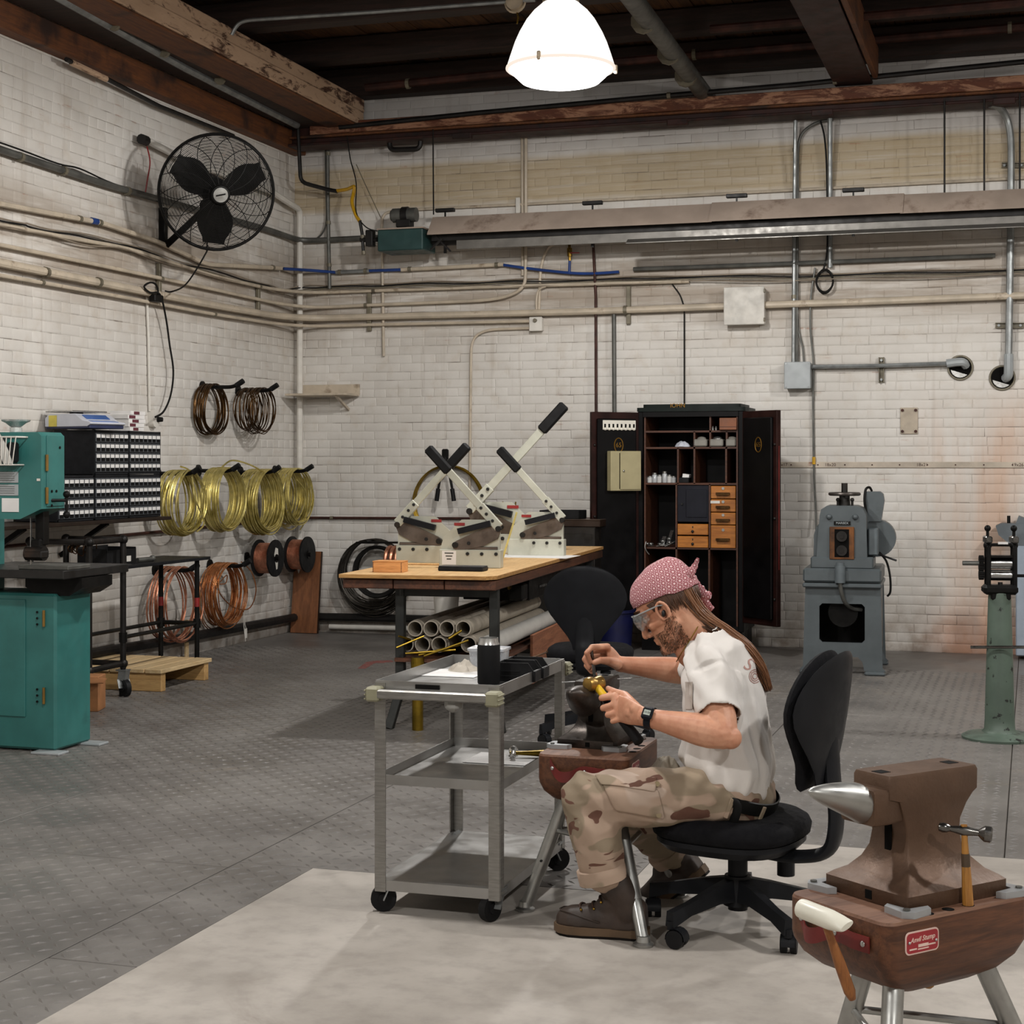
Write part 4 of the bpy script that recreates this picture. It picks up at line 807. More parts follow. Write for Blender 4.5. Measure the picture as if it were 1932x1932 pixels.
def caster(parent, x, y, r, m=None, ang=.6, wd=.03, top=None):
    c = obj('caster', MB().bar((x-.018*math.sin(ang)-.02*math.cos(ang)*0, y, top or r*2.25), (x, y, r*1.9), .05, .05, (0, 1, 0)).box((x, y, (top or r*2.3)), (.07, .06, .008)), m_galv, parent)
    d = V3((math.cos(ang), math.sin(ang), 0)); n_ = V3((-d.y, d.x, 0)); w_ = V3((x, y, r))+d*r*.45
    obj('wheel', MB().cyl(w_-n_*wd/2, w_+n_*wd/2, r, n=24).cyl(w_-n_*(wd/2+.004), w_+n_*(wd/2+.004), r*.42, n=16), m or m_blkp, c)
    for s in (-1, 1): p = w_+n_*s*(wd/2+.007); obj('fork', MB().bar(p, V3((x, y, r*2.0))+n_*s*(wd/2+.004), .004, .045, n_), m_galv, c)
    return c
for x, y in ((x0, y0), (x1, y0), (x0, y1), (x1, y1)): caster(rk, x, y, .052, ang=-.5, top=.16)
mb = MB()
for k in range(11):
    a = RND.random(); p = V3((lerp(x0, x1, a), y0 if k % 3 else y1, H1-.02)); q = RND.uniform(.03, .05)
    mb.tube([p+V3((q*.5*math.sin(t_), .012*math.cos(t_*2), -q*.6+q*.75*math.cos(t_))) for t_ in np.linspace(0, 2*PI, 13)[:-1]], .0035, 5, closed=True)
obj('wire_links', mb, m_bronze, rk)
bt = thing('narrow_table', 'narrow black steel table with pipe legs along the left wall', 'table', (-5.43, 9.2, 0))
obj('tabletop', MB().box((0, .1, .79), (.36, 1.15, .02), .002), m_cab, bt)
for x in (-.14, .13):
    for y in (-.35, .58): obj('leg', MB().cyl((x, y, 0), (x, y, .78), .016, n=10).cyl((x, y, 0), (x, y, .03), .024, n=10).cyl((x, y, .33), (x, y, .39), .025, n=10), m_blk, bt); obj('red_band', MB().cyl((x, y, .47), (x, y, .53), .0172, n=10), m_red, bt)
obj('crossbar', MB().cyl((-.14, .58, .36), (.13, .58, .36), .015, n=8), m_blk, bt); obj('crossbar', MB().cyl((.13, -.35, .36), (.13, .58, .36), .013, n=8), m_blk, bt); obj('crossbar', MB().cyl((-.14, -.35, .36), (-.14, .58, .36), .013, n=8), m_blk, bt)
tr = thing('black_bin', 'black open bin with a white label on the narrow table', 'bin', (-5.46, 8.93, .801)); 
obj('bin_body', MB().box((0, 0, .004), (.2, .34, .008)).box((-.1, 0, .055), (.006, .34, .11)).box((.1, 0, .045), (.006, .34, .09)).box((0, -.17, .05), (.2, .006, .1)).box((0, .17, .05), (.2, .006, .1)), m_blkp, tr); obj('label', MB().box((.104, .08, .03), (.002, .05, .035)), m_white, tr)
one('grey_tool', MB().cyl((-5.36, 9.12, .816), (-5.34, 9.26, .816), .014, n=8).ball((-5.34, 9.27, .82), .02, 6), m_gpipe, 'small grey tool lying beside the black bin on the narrow table', 'tool')
pl = thing('wooden_pallet', 'small pale pine pallet on the floor under the narrow table', 'pallet', (-5.53, 9.39, 0)); m_pine = wood('pine', 'c9aa7c', 'd8be93', 5, 1, .6)
for k in range(6): obj('deck_plank', MB().box((-.31+.125*k, 0, .128), (.115, .66, .026), .003), m_pine, pl)
for y in (-.28, .28): obj('runner', MB().box((0, y, .057), (.72, .055, .113), .003), wood('pine_x', 'b9905a', 'cfa870', 5, 0, .6), pl)
bx = thing('cardboard_box', 'small brown cardboard flap box beside the bandsaw base', 'box', on_z(172, 1342)+V3((-.05, .05, 0)), .3); obj('box_body', MB().box((0, 0, .1), (.16, .16, .2), .004), M('cardboard', 'a9744a', .7), bx); obj('flap', MB().box((.05, -.09, .205), (.16, .08, .005), 0, Matrix.Rotation(.2, 4, 'X')), M('cardboard', ''), bx)
one('slat', MB().box(tuple(Lw(352, 1208, .06)-V3((0, 0, .0))), (.02, .04, .3), .004), m_pine, 'pale wooden slat standing behind the narrow table leg', 'slat')
# ---------------------------------------------------------------- bandsaw
m_teal = M('teal_paint', '316d69', .45, .0, .1, 5, '28524f', .58, .8, 3, .05, 90); m_teald = M('teal_trim', '24524f', .5); m_hinge = M('hinge_brass', '8a6a34', .45, .6)
A = on_z(105, 1421); bs = thing('bandsaw', 'teal green vertical bandsaw with a dark steel table', 'bandsaw', (A.x, A.y, 0))
W_, D_ = .62, .32
obj('base_cabinet', MB().box((-W_/2, D_/2, .395), (W_, D_, .77), .012), m_teal, bs)
obj('base_door', MB().box((-W_/2-.07, -.003, .46), (W_-.2, .008, .58), .002), m_teal, bs)
for z in (.28, .66): obj('hinge', MB().cyl((-.062, -.008, z-.04), (-.062, -.008, z+.04), .007, n=8), m_hinge, bs); obj('screws', MB().cyl((-.1, -.006, z-.03), (-.1, -.01, z-.03), .006, n=6).cyl((-.1, -.006, z+.03), (-.1, -.01, z+.03), .006, n=6).cyl((-.1, -.006, z), (-.1, -.01, z), .006, n=6), m_blk, bs)
for x, y in ((-.02, -.02), (.02, D_-.04), (-.55, 0)): obj('foot', MB().box((x, y, .006), (.16, .09, .012), .003), m_lgrey, bs)
HU, HV = -4.6-A.x, 6.926-A.y
front = [(-.75, 1.149), (-.12, 1.149), (0, 1.2), (0, 1.555), (-.02, 1.575), (-.75, 1.575)]
obj('head', MB().prism([(x, z) for x, z in front], 0, .2, frame((HU, HV+.2, 0), (1, 0, 0), (0, 0, 1))), m_teal, bs)
obj('side_door', MB().box((HU+.002, HV+.118, 1.385), (.008, .15, .35), .003), m_teal, bs)
for z in (1.265, 1.425): obj('hinge', MB().cyl((HU+.006, HV+.04, z-.04), (HU+.006, HV+.04, z+.04), .008, n=8), m_hinge, bs)
obj('column', MB().box((-W_+.06, D_/2+.02, 1.0), (.16, .2, .5), .01), m_teal, bs)
obj('blade_guard', MB().box((HU-.06, HV+.1, 1.12), (.05, .05, .2), .004).box((HU-.07, HV+.08, 1.0), (.06, .06, .1), .008), m_blk, bs)
obj('guide', MB().cyl((HU-.12, HV+.06, .98), (HU-.02, HV+.06, .98), .036, n=14).box((HU-.06, HV+.05, .975), (.1, .07, .035), .006), m_bpipe, bs); obj('blade', MB().box((HU-.09, HV+.05, 1.04), (.002, .012, .29)), m_steel, bs)
obj('lock_lever', MB().cyl((HU, HV+.08, 1.24), (HU+.06, HV+.12, 1.24), .008, n=8).ball((HU+.065, HV+.12, 1.27), .018, 8).cyl((HU+.065, HV+.12, 1.27), (HU+.065, HV+.12, 1.18), .007, n=8).ball((HU+.065, HV+.12, 1.17), .018, 8), m_blk, bs)
for y, z in ((.08, 1.285), (.12, 1.285), (.08, 1.215), (.15, 1.5)): obj('screw', MB().cyl((HU+.005, HV+y, z), (HU+.01, HV+y, z), .007, n=6), m_blk, bs)
TU, TV = -4.444-A.x, 6.877-A.y
obj('saw_table', MB().box((TU-.34, TV+.3, .884), (.68, .6, .042), .004), M('cast_iron_dark', '2b2a29', .4, .5, .2, 8), bs); obj('fence_plate', MB().box((TU-.14, TV+.14, .915), (.28, .2, .02), .003), m_gpipe, bs)
obj('trunnion', MB().prism([(-.16, .0), (.16, .0), (.16, -.05), (.09, -.09), (-.1, -.09), (-.16, -.05)], -.14, .14, frame((TU-.16, TV+.3, .86), (1, 0, 0), (0, 0, 1))), m_blk, bs)
hw = V3(on_v(30, 806, HV+A.y+.1))-A; obj('handwheel', MB().lathe([(.02, -.03), (.022, .0), (.05, .022), (.068, .03), (.072, .038), (.05, .036), (.0, .034)], Matrix.Translation(V3((hw.x, hw.y, 1.6))), 20).cyl((hw.x, hw.y, 1.57), (hw.x, hw.y, 1.6), .03, n=12), M('wheel_bright', 'c9cbc9', .25, .5, .05), bs)
fx = lambda px: on_v(px, 900, HV+A.y).x-A.x
fz = lambda py: on_v(20, py, HV+A.y).z
for nm, xa, xb, ya, yb, mm in (('rule_plate', -25, 35, 890, 911, m_lgrey), ('rule_plate', -25, 35, 914, 935, m_lgrey), ('notice', 4, 36, 940, 966, m_label)):
    obj(nm, MB().box(((fx(xa)+fx(xb))/2, -.002+HV, (fz(ya)+fz(yb))/2), (fx(xb)-fx(xa), .004, fz(ya)-fz(yb)), .001), mm, bs)
    if nm == 'rule_plate':
        mb = MB()
        for k in range(4): mb.box(((fx(xa)+fx(xb))/2+.02, -.005+HV, fz(ya)-(k+1)*.0105), (fx(xb)-fx(xa)-.08, .001, .002))
        obj('print_lines', mb, m_gpipe, bs)
    else: obj('print_lines', text_mb('CAUTION', .014, frame((fx(20), HV-.0055, fz(945)), (1, 0, 0), (0, 0, 1)), .0003), m_blk, bs) if False else None
obj('rivet_tag', MB().box((fx(73), HV-.002, fz(905)), (.018, .003, .012)), m_white, bs)
bk = thing('wire_basket', 'white wire basket hung on the bandsaw front', 'basket', (A.x+fx(18), A.y+HV-.002, fz(877))); wb, hb, db = .2, .135, .1
mb = MB(); tp = [(-wb/2, -.004), (wb/2, -.004), (wb/2, -db), (-wb/2, -db)]
mb.tube([V3((x*1.06, y, hb)) for x, y in tp], .004, 6, closed=True); mb.tube([V3((x*.85, y, 0)) for x, y in tp], .0035, 6, closed=True)
for k in range(9): x = -wb/2+wb*k/8; mb.tube([V3((x*1.06, -db, hb)), V3((x*.85, -db, 0)), V3((x*.85, -.004, 0))], .0028, 5)
obj('wires', mb, m_white, bk)
one('black_pouch', MB().box((bk.location.x-.035, bk.location.y-.052, bk.location.z+.072), (.1, .06, .125), .02).box((bk.location.x+.055, bk.location.y-.05, bk.location.z+.06), (.04, .06, .1), .01), m_blkp, 'black pouch standing in the white wire basket', 'pouch')
P = [[V3((bk.location.x+.0+.1*math.sin(t*1.3)-.02, bk.location.y-.086+.002*s, bk.location.z+.19-.185*t+.0)) + V3((-.07*s*(1-t*.25), 0, -.02*s*(1-t))) for s in (0, .33, .66, 1)] for t in np.linspace(0, 1, 10)]
one('curled_paper', MB().grid(P), M('sheet_paper', 'cfcfca', .6), 'curled white sheet of paper in the wire basket', 'paper')

one('floor_tape', MB().prism([tuple(on_z(x, y)[:2]) for x, y in ((674, 1262), (690, 1250), (705, 1247), (740, 1246), (742, 1249), (706, 1252), (690, 1261))][::-1], .0002, .0012), M('tape_red', '8a4a45', .6), 'faded piece of red tape on the floor left of the bench leg', 'tape')
# ---------------------------------------------------------------- workbench
m_ply = wood('plywood_top', 'cfa571', 'dcb884', 3, 1, .55); m_plyedge = wood('ply_edge', '9a6d3a', 'c09255', 8, 0, .6); m_bplank = wood('bench_plank', '47291a', '633a24', 5, 1, .6, '2e1a10')
m_legst = M('leg_steel', '2c2d2b', .5, .3, .25, 8); BZ = .835
bench = thing('workbench', 'long wooden workbench with a pale plywood top on steel legs', 'workbench', (-3.51, 8.03, 0), .075); BW, BL = .85, 3.2
obj('plywood_sheet', MB().prism([(0, 0), (BW-.05, 0), (BW, .06), (BW, BL), (0, BL)], BZ-.02, BZ), [m_ply], bench, smooth=0)
obj('sheet_edge', MB().prism([(-.001, -.001), (BW-.049, -.001), (BW+.001, .059), (BW+.001, BL+.001), (-.001, BL+.001)], BZ-.0195, BZ-.001), m_plyedge, bench, smooth=0)
for k in range(3): obj('bench_plank', MB().box((.005+.281*(k+.5), BL/2+.02, BZ-.052), (.276, BL-.04, .05), .004), m_bplank, bench)
for x, y, sx, sy in ((.28, .2, -1, -1), (.8, .2, 1, -1), (.28, 2.95, -1, 1), (.8, 2.95, 1, 1)):
    obj('leg', MB().bar((x, y, BZ-.078), (x, y, .2), .048, .048, (0, 1, 0), .003).bar((x, y, .21), (x+sx*.05, y+sy*.05, 0), .045, .045, (0, 1, 0), .003), m_legst, bench)
for y in (.2, 2.95): obj('apron', MB().box((.54, y, BZ-.1), (.5, .03, .05)), m_legst, bench)
m_redply = wood('red_plywood', '7d4c34', '9c6648', 4, 1, .6)
obj('lower_shelf', MB().box((.54, 1.6, .37), (.56, 2.9, .02)), m_bplank, bench); obj('side_panel', MB().box((.845, 1.75, .3), (.018, 1.7, .28), .002), m_redply, bench)
obj('drawer_box', MB().box((.6, 1.5, .69), (.4, .9, .13), .004), m_blk, bench); obj('drawer_pull', MB().bar((.81, 1.3, .69), (.81, 1.45, .69), .012, .012).bar((.4, 1.04, .685), (.52, 1.04, .685), .014, .014), m_steel, bench)
vz = thing('bench_vise', 'small black vise with a brass fitting under the bench edge', 'vise', on_z(990, 1110, .7)+V3((-.04, 0, -.05)))
obj('vise_body', MB().box((0, 0, .03), (.09, .1, .1), .01).cyl((-.05, -.06, .05), (-.05, -.14, .05), .012, n=8), m_blk, vz); obj('brass_nut', MB().cyl((-.06, -.06, .07), (-.03, -.07, .07), .025, n=8), m_brass, vz)
# plastic tubes under the bench
m_pvc = M('old_pvc', 'a39a8c', .5, 0, .1, 5, '7f7668', .58, .75); m_pvcw = M('white_pvc', 'd5d3cd', .4, 0, .04)
def pvc(px, py, r, L, label, m, y0=8.2):
    p = on_v(px, py, y0+.35*0); mb = MB(); a = V3(p); b = a+V3((-.075*L, L, 0)); ax = (b-a).normalized()
    fx = ax.cross(V3((0, 0, 1))).normalized(); fz = fx.cross(ax)
    ring = lambda c, q, n=24: [c+fx*q*math.cos(2*PI*k/n)+fz*q*math.sin(2*PI*k/n) for k in range(n)]
    mb.loft([ring(a, r-.006), ring(a, r), ring(b, r), ring(b, r-.006), ring(b-ax*.02, r-.006), ring(a, r-.006)], False)
    t = tag(obj('plastic_tube', mb, m, None, True), label, 'tube', 'plastic tubes stored under the workbench')
    obj('collar', MB().loft([ring(a+ax*.04, r), ring(a+ax*.04, r+.003), ring(a+ax*.1, r+.003), ring(a+ax*.1, r)], False), m, t, True); return t
row1 = ['leftmost tube of the upper row under the workbench', 'second tube from the left in the upper row under the workbench', 'third tube from the left in the upper row under the workbench', 'upper right grey tube whose side faces the chair under the workbench']
for k, x in enumerate((783, 813, 843, 874)): pvc(x, 1186, .0432, 1.75, row1[k], m_pvc, 8.3)
row2 = ['leftmost tube of the lower row under the workbench', 'second tube from the left in the lower row, brass rods on it', 'third tube from the left in the lower row under the workbench', 'fourth tube of the lower row, behind the clear plastic bin', 'bright white tube at the right end of the lower row']
for k, x in enumerate((766, 797, 828, 884, 918)): pvc(x, 1216 if k < 4 else 1218, .0432 if k < 4 else .047, 1.75 if k < 4 else 1.9, row2[k], m_pvc if k < 4 else m_pvcw, 8.3)
m_rodb = M('brass_rod', '8d7428', .35, .9, .2, 12)
for k, (x0, y0, x1, y1) in enumerate(((748, 1222, 800, 1200), (752, 1200, 775, 1207), (765, 1233, 860, 1226), (800, 1238, 884, 1208), (790, 1236, 870, 1216), (846, 1205, 870, 1190))):
    a, b = on_v(x0, y0, 8.16+.01*k), on_v(x1, y1, 8.22+.01*k)
    one('brass_rod', MB().cyl(a, b, .006 if k < 5 else .008, n=8), m_rodb, ['short brass rod sticking out left of the tubes', 'brass offcut on the upper left tubes', 'level brass rod along the lower tube ends', 'brass rod slanting up towards the clear bin', 'brass rod just under the slanting one', 'small brass fitting between the tube rows'][k], 'rod', 'brass rods among the plastic tubes')
one('brass_tube', MB().cyl(on_v(788, 1282, 8.2), on_v(788, 1240, 8.2), .036, n=20).cyl(on_v(788, 1396, 8.2), on_v(788, 1282, 8.2), .03, n=20), m_rodb, 'upright brass tube standing below the stacked plastic tubes', 'tube')
b0 = on_v(842, 1160, 10.6)
for k in range(4):
    one('bucket', MB().lathe([(.075, 0), (.09, .2), (.1, .2), (.1, .215), (.087, .215), (.07, .01)], Matrix.Translation(V3((b0.x, b0.y, .33+.045*k+(0 if k else 0)))), 28), m_white, ['lowest of the nested white buckets behind the bench', 'second of the nested white buckets from below', 'third of the nested white buckets from below', 'topmost of the nested white buckets behind the bench'][k], 'bucket', 'nested white buckets behind the bench')
one('stool', MB().box((b0.x, b0.y, .31), (.3, .3, .03), .004).box((b0.x-.12, b0.y-.12, .15), (.04, .04, .3)).box((b0.x+.12, b0.y-.12, .15), (.04, .04, .3)).box((b0.x-.12, b0.y+.12, .15), (.04, .04, .3)).box((b0.x+.12, b0.y+.12, .15), (.04, .04, .3)), m_blk, 'low black stand below the nested white buckets', 'stand')
# ---------------------------------------------------------------- bench shears
m_shear = M('shear_grey', 'b6b6a8', .45, .05, .06, 10, '9a9a8c', .6, .75); m_bladeb = M('shear_blade', '6d625a', .4, .8, .15, 10, '4e443e', .5, .7); m_cap = M('bolt_black', '1a1a1a', .45, .3)
def shear(px, py, mir, s, lever, label, decal=False, ang=None):
    t = thing('bench_shear', label, 'bench shear', on_z(px, py, BZ), .075, 'bench shears bolted to the workbench')
    X = lambda x: mir*(x-.17)*s
    FY = lambda y: frame((0, y, 0), (1, 0, 0), (0, 0, 1))
    o = lambda pts: [(X(x), z*s) for x, z in (pts if mir > 0 else pts[::-1])]
    obj('base', MB().box((0, .0, .05*s), (.345*s, .075*s, .1*s), .004), m_shear, t)
    obj('body_plate', MB().prism(o([(0, .1), (.02, .17), (.07, .215), (.12, .262), (.29, .262), (.335, .2), (.335, .1)]), -.005*s, .02*s, FY(0)), m_shear, t)
    obj('cutting_arm', MB().prism(o([(.075, .11), (.08, .138), (.1, .15), (.2, .195), (.31, .235), (.335, .23), (.345, .205), (.325, .16), (.25, .122), (.15, .1), (.09, .098)]), -.001, .016, FY(-.02*s)), m_bladeb, t)
    obj('return_bar', MB().bar((X(.11), -.05*s, .2*s), (X(.29), -.05*s, .245*s), .03*s, .032*s), m_cab, t)
    obj('red_sticker', MB().box((X(.11), -.0235*s, .238*s), (.06*s, .002, .016*s)), m_red, t)
    pv = V3((X(.335), -.03*s, .222*s)); d = V3((mir*-math.cos(ang or .82), 0, math.sin(ang or .82)))
    up = V3((0, 1, 0)); q = pv+d*lever
    obj('lever', MB().bar(pv, pv+d*.16*s, .052*s, .022*s, up, .003).bar(pv+d*.12*s, q, .042*s, .012*s, up, .003), m_shear, t)
    obj('grip', MB().bar(q-d*.17*s, q+d*.01, .055*s, .034*s, up, .01), m_blkp, t)
    for p in ((.09, .125), (.333, .215)): obj('pivot_bolt', MB().cyl((X(p[0]), -.05*s, p[1]*s), (X(p[0]), -.02*s, p[1]*s), .016*s, n=14), m_bpipe, t)
    for x in (.16, .24, .32): obj('bolt', MB().cyl((X(x), -.038*s, .078*s), (X(x), -.046*s, .078*s), .0095*s, n=10), m_cap, t)
    for k in (.05, .1, .145): b = pv+d*k*s; obj('bolt', MB().cyl(b+V3((0, -.012*s, 0)), b+V3((0, -.018*s, 0)), .0085*s, n=10), m_cap, t)
    obj('arm_bolt', MB().cyl((X(.165), -.04*s, .135*s), (X(.165), -.024*s, .135*s), .01*s, n=10), m_cap, t)
    obj('teeth', MB().box((X(.24), -.02*s, .108*s), (.17*s, .018, .016*s), .002), m_bladeb, t)
    if decal:
        obj('decal', MB().box((X(.055), -.0385*s, .055*s), (.08*s, .001, .075*s)), m_label, t)
        for k in range(3): obj('decal_print', MB().box((X(.055), -.0393*s, (.08-.016*k)*s), ((.05-.012*k)*s, .0006, .007*s)), m_gpipe, t)
shear(889, 1071, 1, 1.03, .6, 'nearest bench shear, with a white decal on its grey base', True)
shear(806, 1062, -1, 1.05, .62, 'left bench shear with its lever leaning right, steel jaw at the left')
shear(1013, 1048, 1, 1.06, .6, 'rear right bench shear standing on the white paper sheet')
shear(948, 1044, -1, 1.28, .92, 'largest bench shear at the back with the longest lever')
bx = thing('wooden_box', 'small orange finger-jointed wooden box at the bench corner', 'box', on_z(730, 1080, BZ)+V3((0, .05, 0)), .06)
m_obox = wood('orange_box', 'c98a4e', 'd99c60', 4, 0, .5); obj('box_body', MB().box((0, 0, .028), (.165, .11, .055), .002), m_obox, bx); obj('lid', MB().box((0, 0, .0585), (.167, .112, .005), .001), m_obox, bx)
mb = MB()
for k in range(6):
    for x in (-.08, .08): mb.box((x, -.0555, .006+.009*k), (.006, .001, .0045))
obj('finger_joints', mb, m_bplank, bx)
cs = thing('black_case', 'flat black case lying at the front edge of the bench', 'case', on_z(868, 1078, BZ)+V3((0, .05, 0)), .04); obj('case_bottom', MB().box((0, 0, .012), (.255, .11, .022), .004), m_cab, cs); obj('case_lid', MB().box((0, 0, .0255), (.25, .105, .005), .002), M('case_lid', '34363b', .35), cs)
one('paper_sheet', MB().box(tuple(on_z(1010, 1050, BZ)+V3((0, 0, .0012))), (.5, .34, .002)), m_label, 'large white paper sheet under the rear right shear', 'paper')
cu = thing('rod_can', 'dull can with brass rods standing behind the shears', 'can', on_z(962, 1038, BZ)); obj('can', MB().lathe([(.045, 0), (.045, .12), (.042, .12), (.042, .01)], None, 20), m_galv, cu)
for k in range(7): a = k*.9; obj('rod', MB().cyl((.02*math.cos(a), .02*math.sin(a), .02), (.05*math.cos(a), .04*math.sin(a), .3+.03*math.sin(k*2)), .005, n=6), m_rodb, cu)
one('brass_strip', MB().bar(on_z(948, 1056, BZ)+V3((0, 0, .004)), on_z(975, 1056, BZ)+V3((0, 0, .29)), .006, .012), m_brassw, 'thin bright brass strip leaning between the shears', 'strip')
one('wood_lath', MB().box(tuple(on_z(800, 1066, BZ)+V3((0, 0, .006))), (.3, .03, .01), .002), m_ply, 'thin pale lath lying on the bench by the left shear', 'lath')
# dark cabinet behind the bench
cb = thing('steel_cabinet', 'low dark steel cabinet standing behind the bench end', 'cabinet', (-3.4, 11.97, 0))
obj('carcass', MB().box((0, 0, .475), (.62, .42, .95), .006), M('dark_steel', '2b2825', .4, .4, .2), cb); obj('door', MB().box((.0, -.214, .5), (.58, .008, .8), .003), M('dark_steel', ''), cb)
c = thing('brown_case', 'dark brown metal case on the low steel cabinet', 'case', (-3.3, 11.95, .95), .0); obj('case_body', MB().box((0, 0, .025), (.48, .3, .05), .005), M('dark_brown_case', '33251c', .4, .3), c); obj('case_lid', MB().box((0, 0, .053), (.48, .3, .006), .002), M('case_top', '54463c', .4, .3), c)
c = thing('black_tray', 'black open tray on top of the dark brown case', 'tray', (-3.38, 11.93, 1.0065)); obj('tray', MB().box((0, 0, .005), (.3, .22, .01)).box((0, -.11, .035), (.3, .006, .06)).box((0, .11, .035), (.3, .006, .06)).box((-.15, 0, .035), (.006, .22, .06)).box((.15, 0, .035), (.006, .22, .06)), m_blkp, c)
# ---------------------------------------------------------------- swivel chairs
m_fab = M('chair_fabric', '151518', .85, 0, .15, 30, bump=.3, bscale=500); m_cpl = M('chair_plastic', '1c1d20', .42, 0, .1, 10)
def half_w(z): return .205*math.sqrt(max(0, 1-((z-.25)/.17)**2)) if z > .25 else lerp(.06, .205, (lambda t: t*t*(3-2*t))(max(0, z/.25)))
def shield(thick, sc, curve, bulge):
    out = []; N = 22
    zs = [.25+.17*math.sin(PI/2*k/10) for k in range(11)]; right = [(half_w(z), z) for z in [0, .03, .07, .12, .17, .21]]+[(half_w(z), z) for z in zs]
    pts = right+[(-x, z) for x, z in right[::-1]][1:]
    cx, cz = 0, .22; rings_f = []; rings_b = []
    for s in (0, .3, .55, .75, .9, .97, 1.0):
        e = thick*(1-s**6)**.5 if s < 1 else 0
        f = []; b = []
        for x, z in pts:
            y, zz = x*s*sc, cz+(z-cz)*s*sc; base = curve*y*y-.05*math.sin((zz-.05)*4)*.6
            f.append(V3((base+e*.9+bulge*(1-s*s), y, zz))); b.append(V3((base-e*.35, y, zz)))
        rings_f.append(f); rings_b.append(b)
    mb = MB(); mb.loft(rings_f[1:], False); mb.loft(rings_b[1:][::-1], False)
    mb.f.append(tuple(range(len(pts)))[::-1]); mb.m.append(0); n = len(rings_f[1:])*len(pts); k = (len(rings_b[1:])-1)*len(pts)
    mb.f.append(tuple(n+k+i for i in range(len(pts)))); mb.m.append(0)
    return mb
def chair(loc, rz, seat_z, base_rot, label, tilt=.06, bz=.12):
    t = thing('swivel_chair', label, 'chair', loc, rz, 'black swivel chairs')
    def seat_o(s, z): return [V3((.02+s*(.225*math.copysign(abs(math.cos(a))**.7, math.cos(a))), s*.22*math.copysign(abs(math.sin(a))**.75, math.sin(a)), z)) for a in np.linspace(0, 2*PI, 37)[:-1]]
    sz = seat_z
    obj('seat', MB().loft([seat_o(.93, sz-.055), seat_o(1.0, sz-.045), seat_o(1.02, sz-.02), seat_o(.98, sz), seat_o(.88, sz+.014), seat_o(.6, sz+.014), seat_o(.2, sz+.008)]), m_fab, t, smooth=60)
    obj('seat_pan', MB().loft([seat_o(.6, sz-.1), seat_o(.85, sz-.092), seat_o(.95, sz-.07), seat_o(.95, sz-.055)]), m_cpl, t)
    R0 = Matrix.Translation(V3((-.235, 0, sz+bz))) @ Matrix.Rotation(-tilt, 4, 'Y')
    pad = shield(.035, 1.0, .7, .012); pad.v = [tuple(R0 @ V3(p)) for p in pad.v]; obj('back_cushion', pad, m_fab, t, smooth=50)
    sh = shield(.02, 1.02, .7, 0); sh.v = [tuple(R0 @ (V3((-p[0]*0+p[0]-.022-.03*(1-((p[1]/.21)**2)), p[1], p[2])))) for p in sh.v]; obj('back_shell', sh, m_cpl, t, smooth=50)
    sp = spline([R0 @ V3((-.05, 0, .2)), R0 @ V3((-.065, 0, .06)), V3((-.315, 0, sz+.02)), V3((-.29, 0, sz-.07)), V3((-.2, 0, sz-.1)), V3((-.1, 0, sz-.1))], 6)
    obj('back_support', MB().tube(sp, [.019]*len(sp), 14, ell=2.4, up=(0, 1, 0)), m_cpl, t)
    obj('knob', MB().cyl((-.12, -.09, sz-.1), (-.12, -.09, sz-.185), .027, n=14).cyl((-.12, -.09, sz-.06), (-.12, -.09, sz-.1), .017, n=10), m_cpl, t)
    obj('column', MB().cyl((0, 0, .06), (0, 0, sz-.13), .03, n=18).cyl((0, 0, sz-.14), (0, 0, sz-.09), .014, n=12), m_cpl, t)
    obj('hub', MB().cyl((0, 0, .075), (0, 0, .165), .045, .04, 18), m_cpl, t)
    for k in range(5):
        a = base_rot+2*PI*k/5; d = V3((math.cos(a), math.sin(a), 0)); n_ = V3((-d.y, d.x, 0)); P = []
        for s, h, w_, zc in ((.02, .07, .05, .125), (.1, .05, .042, .12), (.22, .035, .034, .098), (.295, .045, .036, .08)):
            P.append([d*s+n_*w_/2*x+V3((0, 0, zc+h/2*z)) for x, z in ((-1, -1), (1, -1), (.7, 1), (-.7, 1))])
        obj('leg', MB().loft(P), m_cpl, t)
        c = a+1.9+.8*math.sin(k*2.3); q = d*.29+V3((math.cos(c), math.sin(c), 0))*.02; ax = V3((-math.sin(c), math.cos(c), 0))
        w_ = obj('caster', MB().cyl(d*.29+V3((0, 0, .05)), d*.29+V3((0, 0, .075)), .012, n=8), m_cpl, t)
        for s in (-1, 1): obj('wheel', MB().cyl(q+V3((0, 0, .027))+ax*s*.005, q+V3((0, 0, .027))+ax*s*.024, .027, n=18), m_blkp, w_)
        obj('hood', MB().loft([[q+V3((0, 0, .027))+ax*s+V3((math.cos(c)*math.cos(b), math.sin(c)*math.cos(b), math.sin(b)))*.031 for b in np.linspace(-.1, PI+.1, 9)] for s in (-.02, .02)], False), m_cpl, w_)
    return t
CH1 = ptW(1392, 1752, 5.02); CH1.z = 0
chair(CH1, math.radians(166), .345, math.radians(-140+17.6-166), 'black swivel chair the man in the bandana sits on', bz=.105)
c2 = on_z(1113, 1396); chair(c2, math.radians(100), .47, math.radians(-150+17.6-100), 'empty black swivel chair with its back to the camera by the workbench', .1, .03)
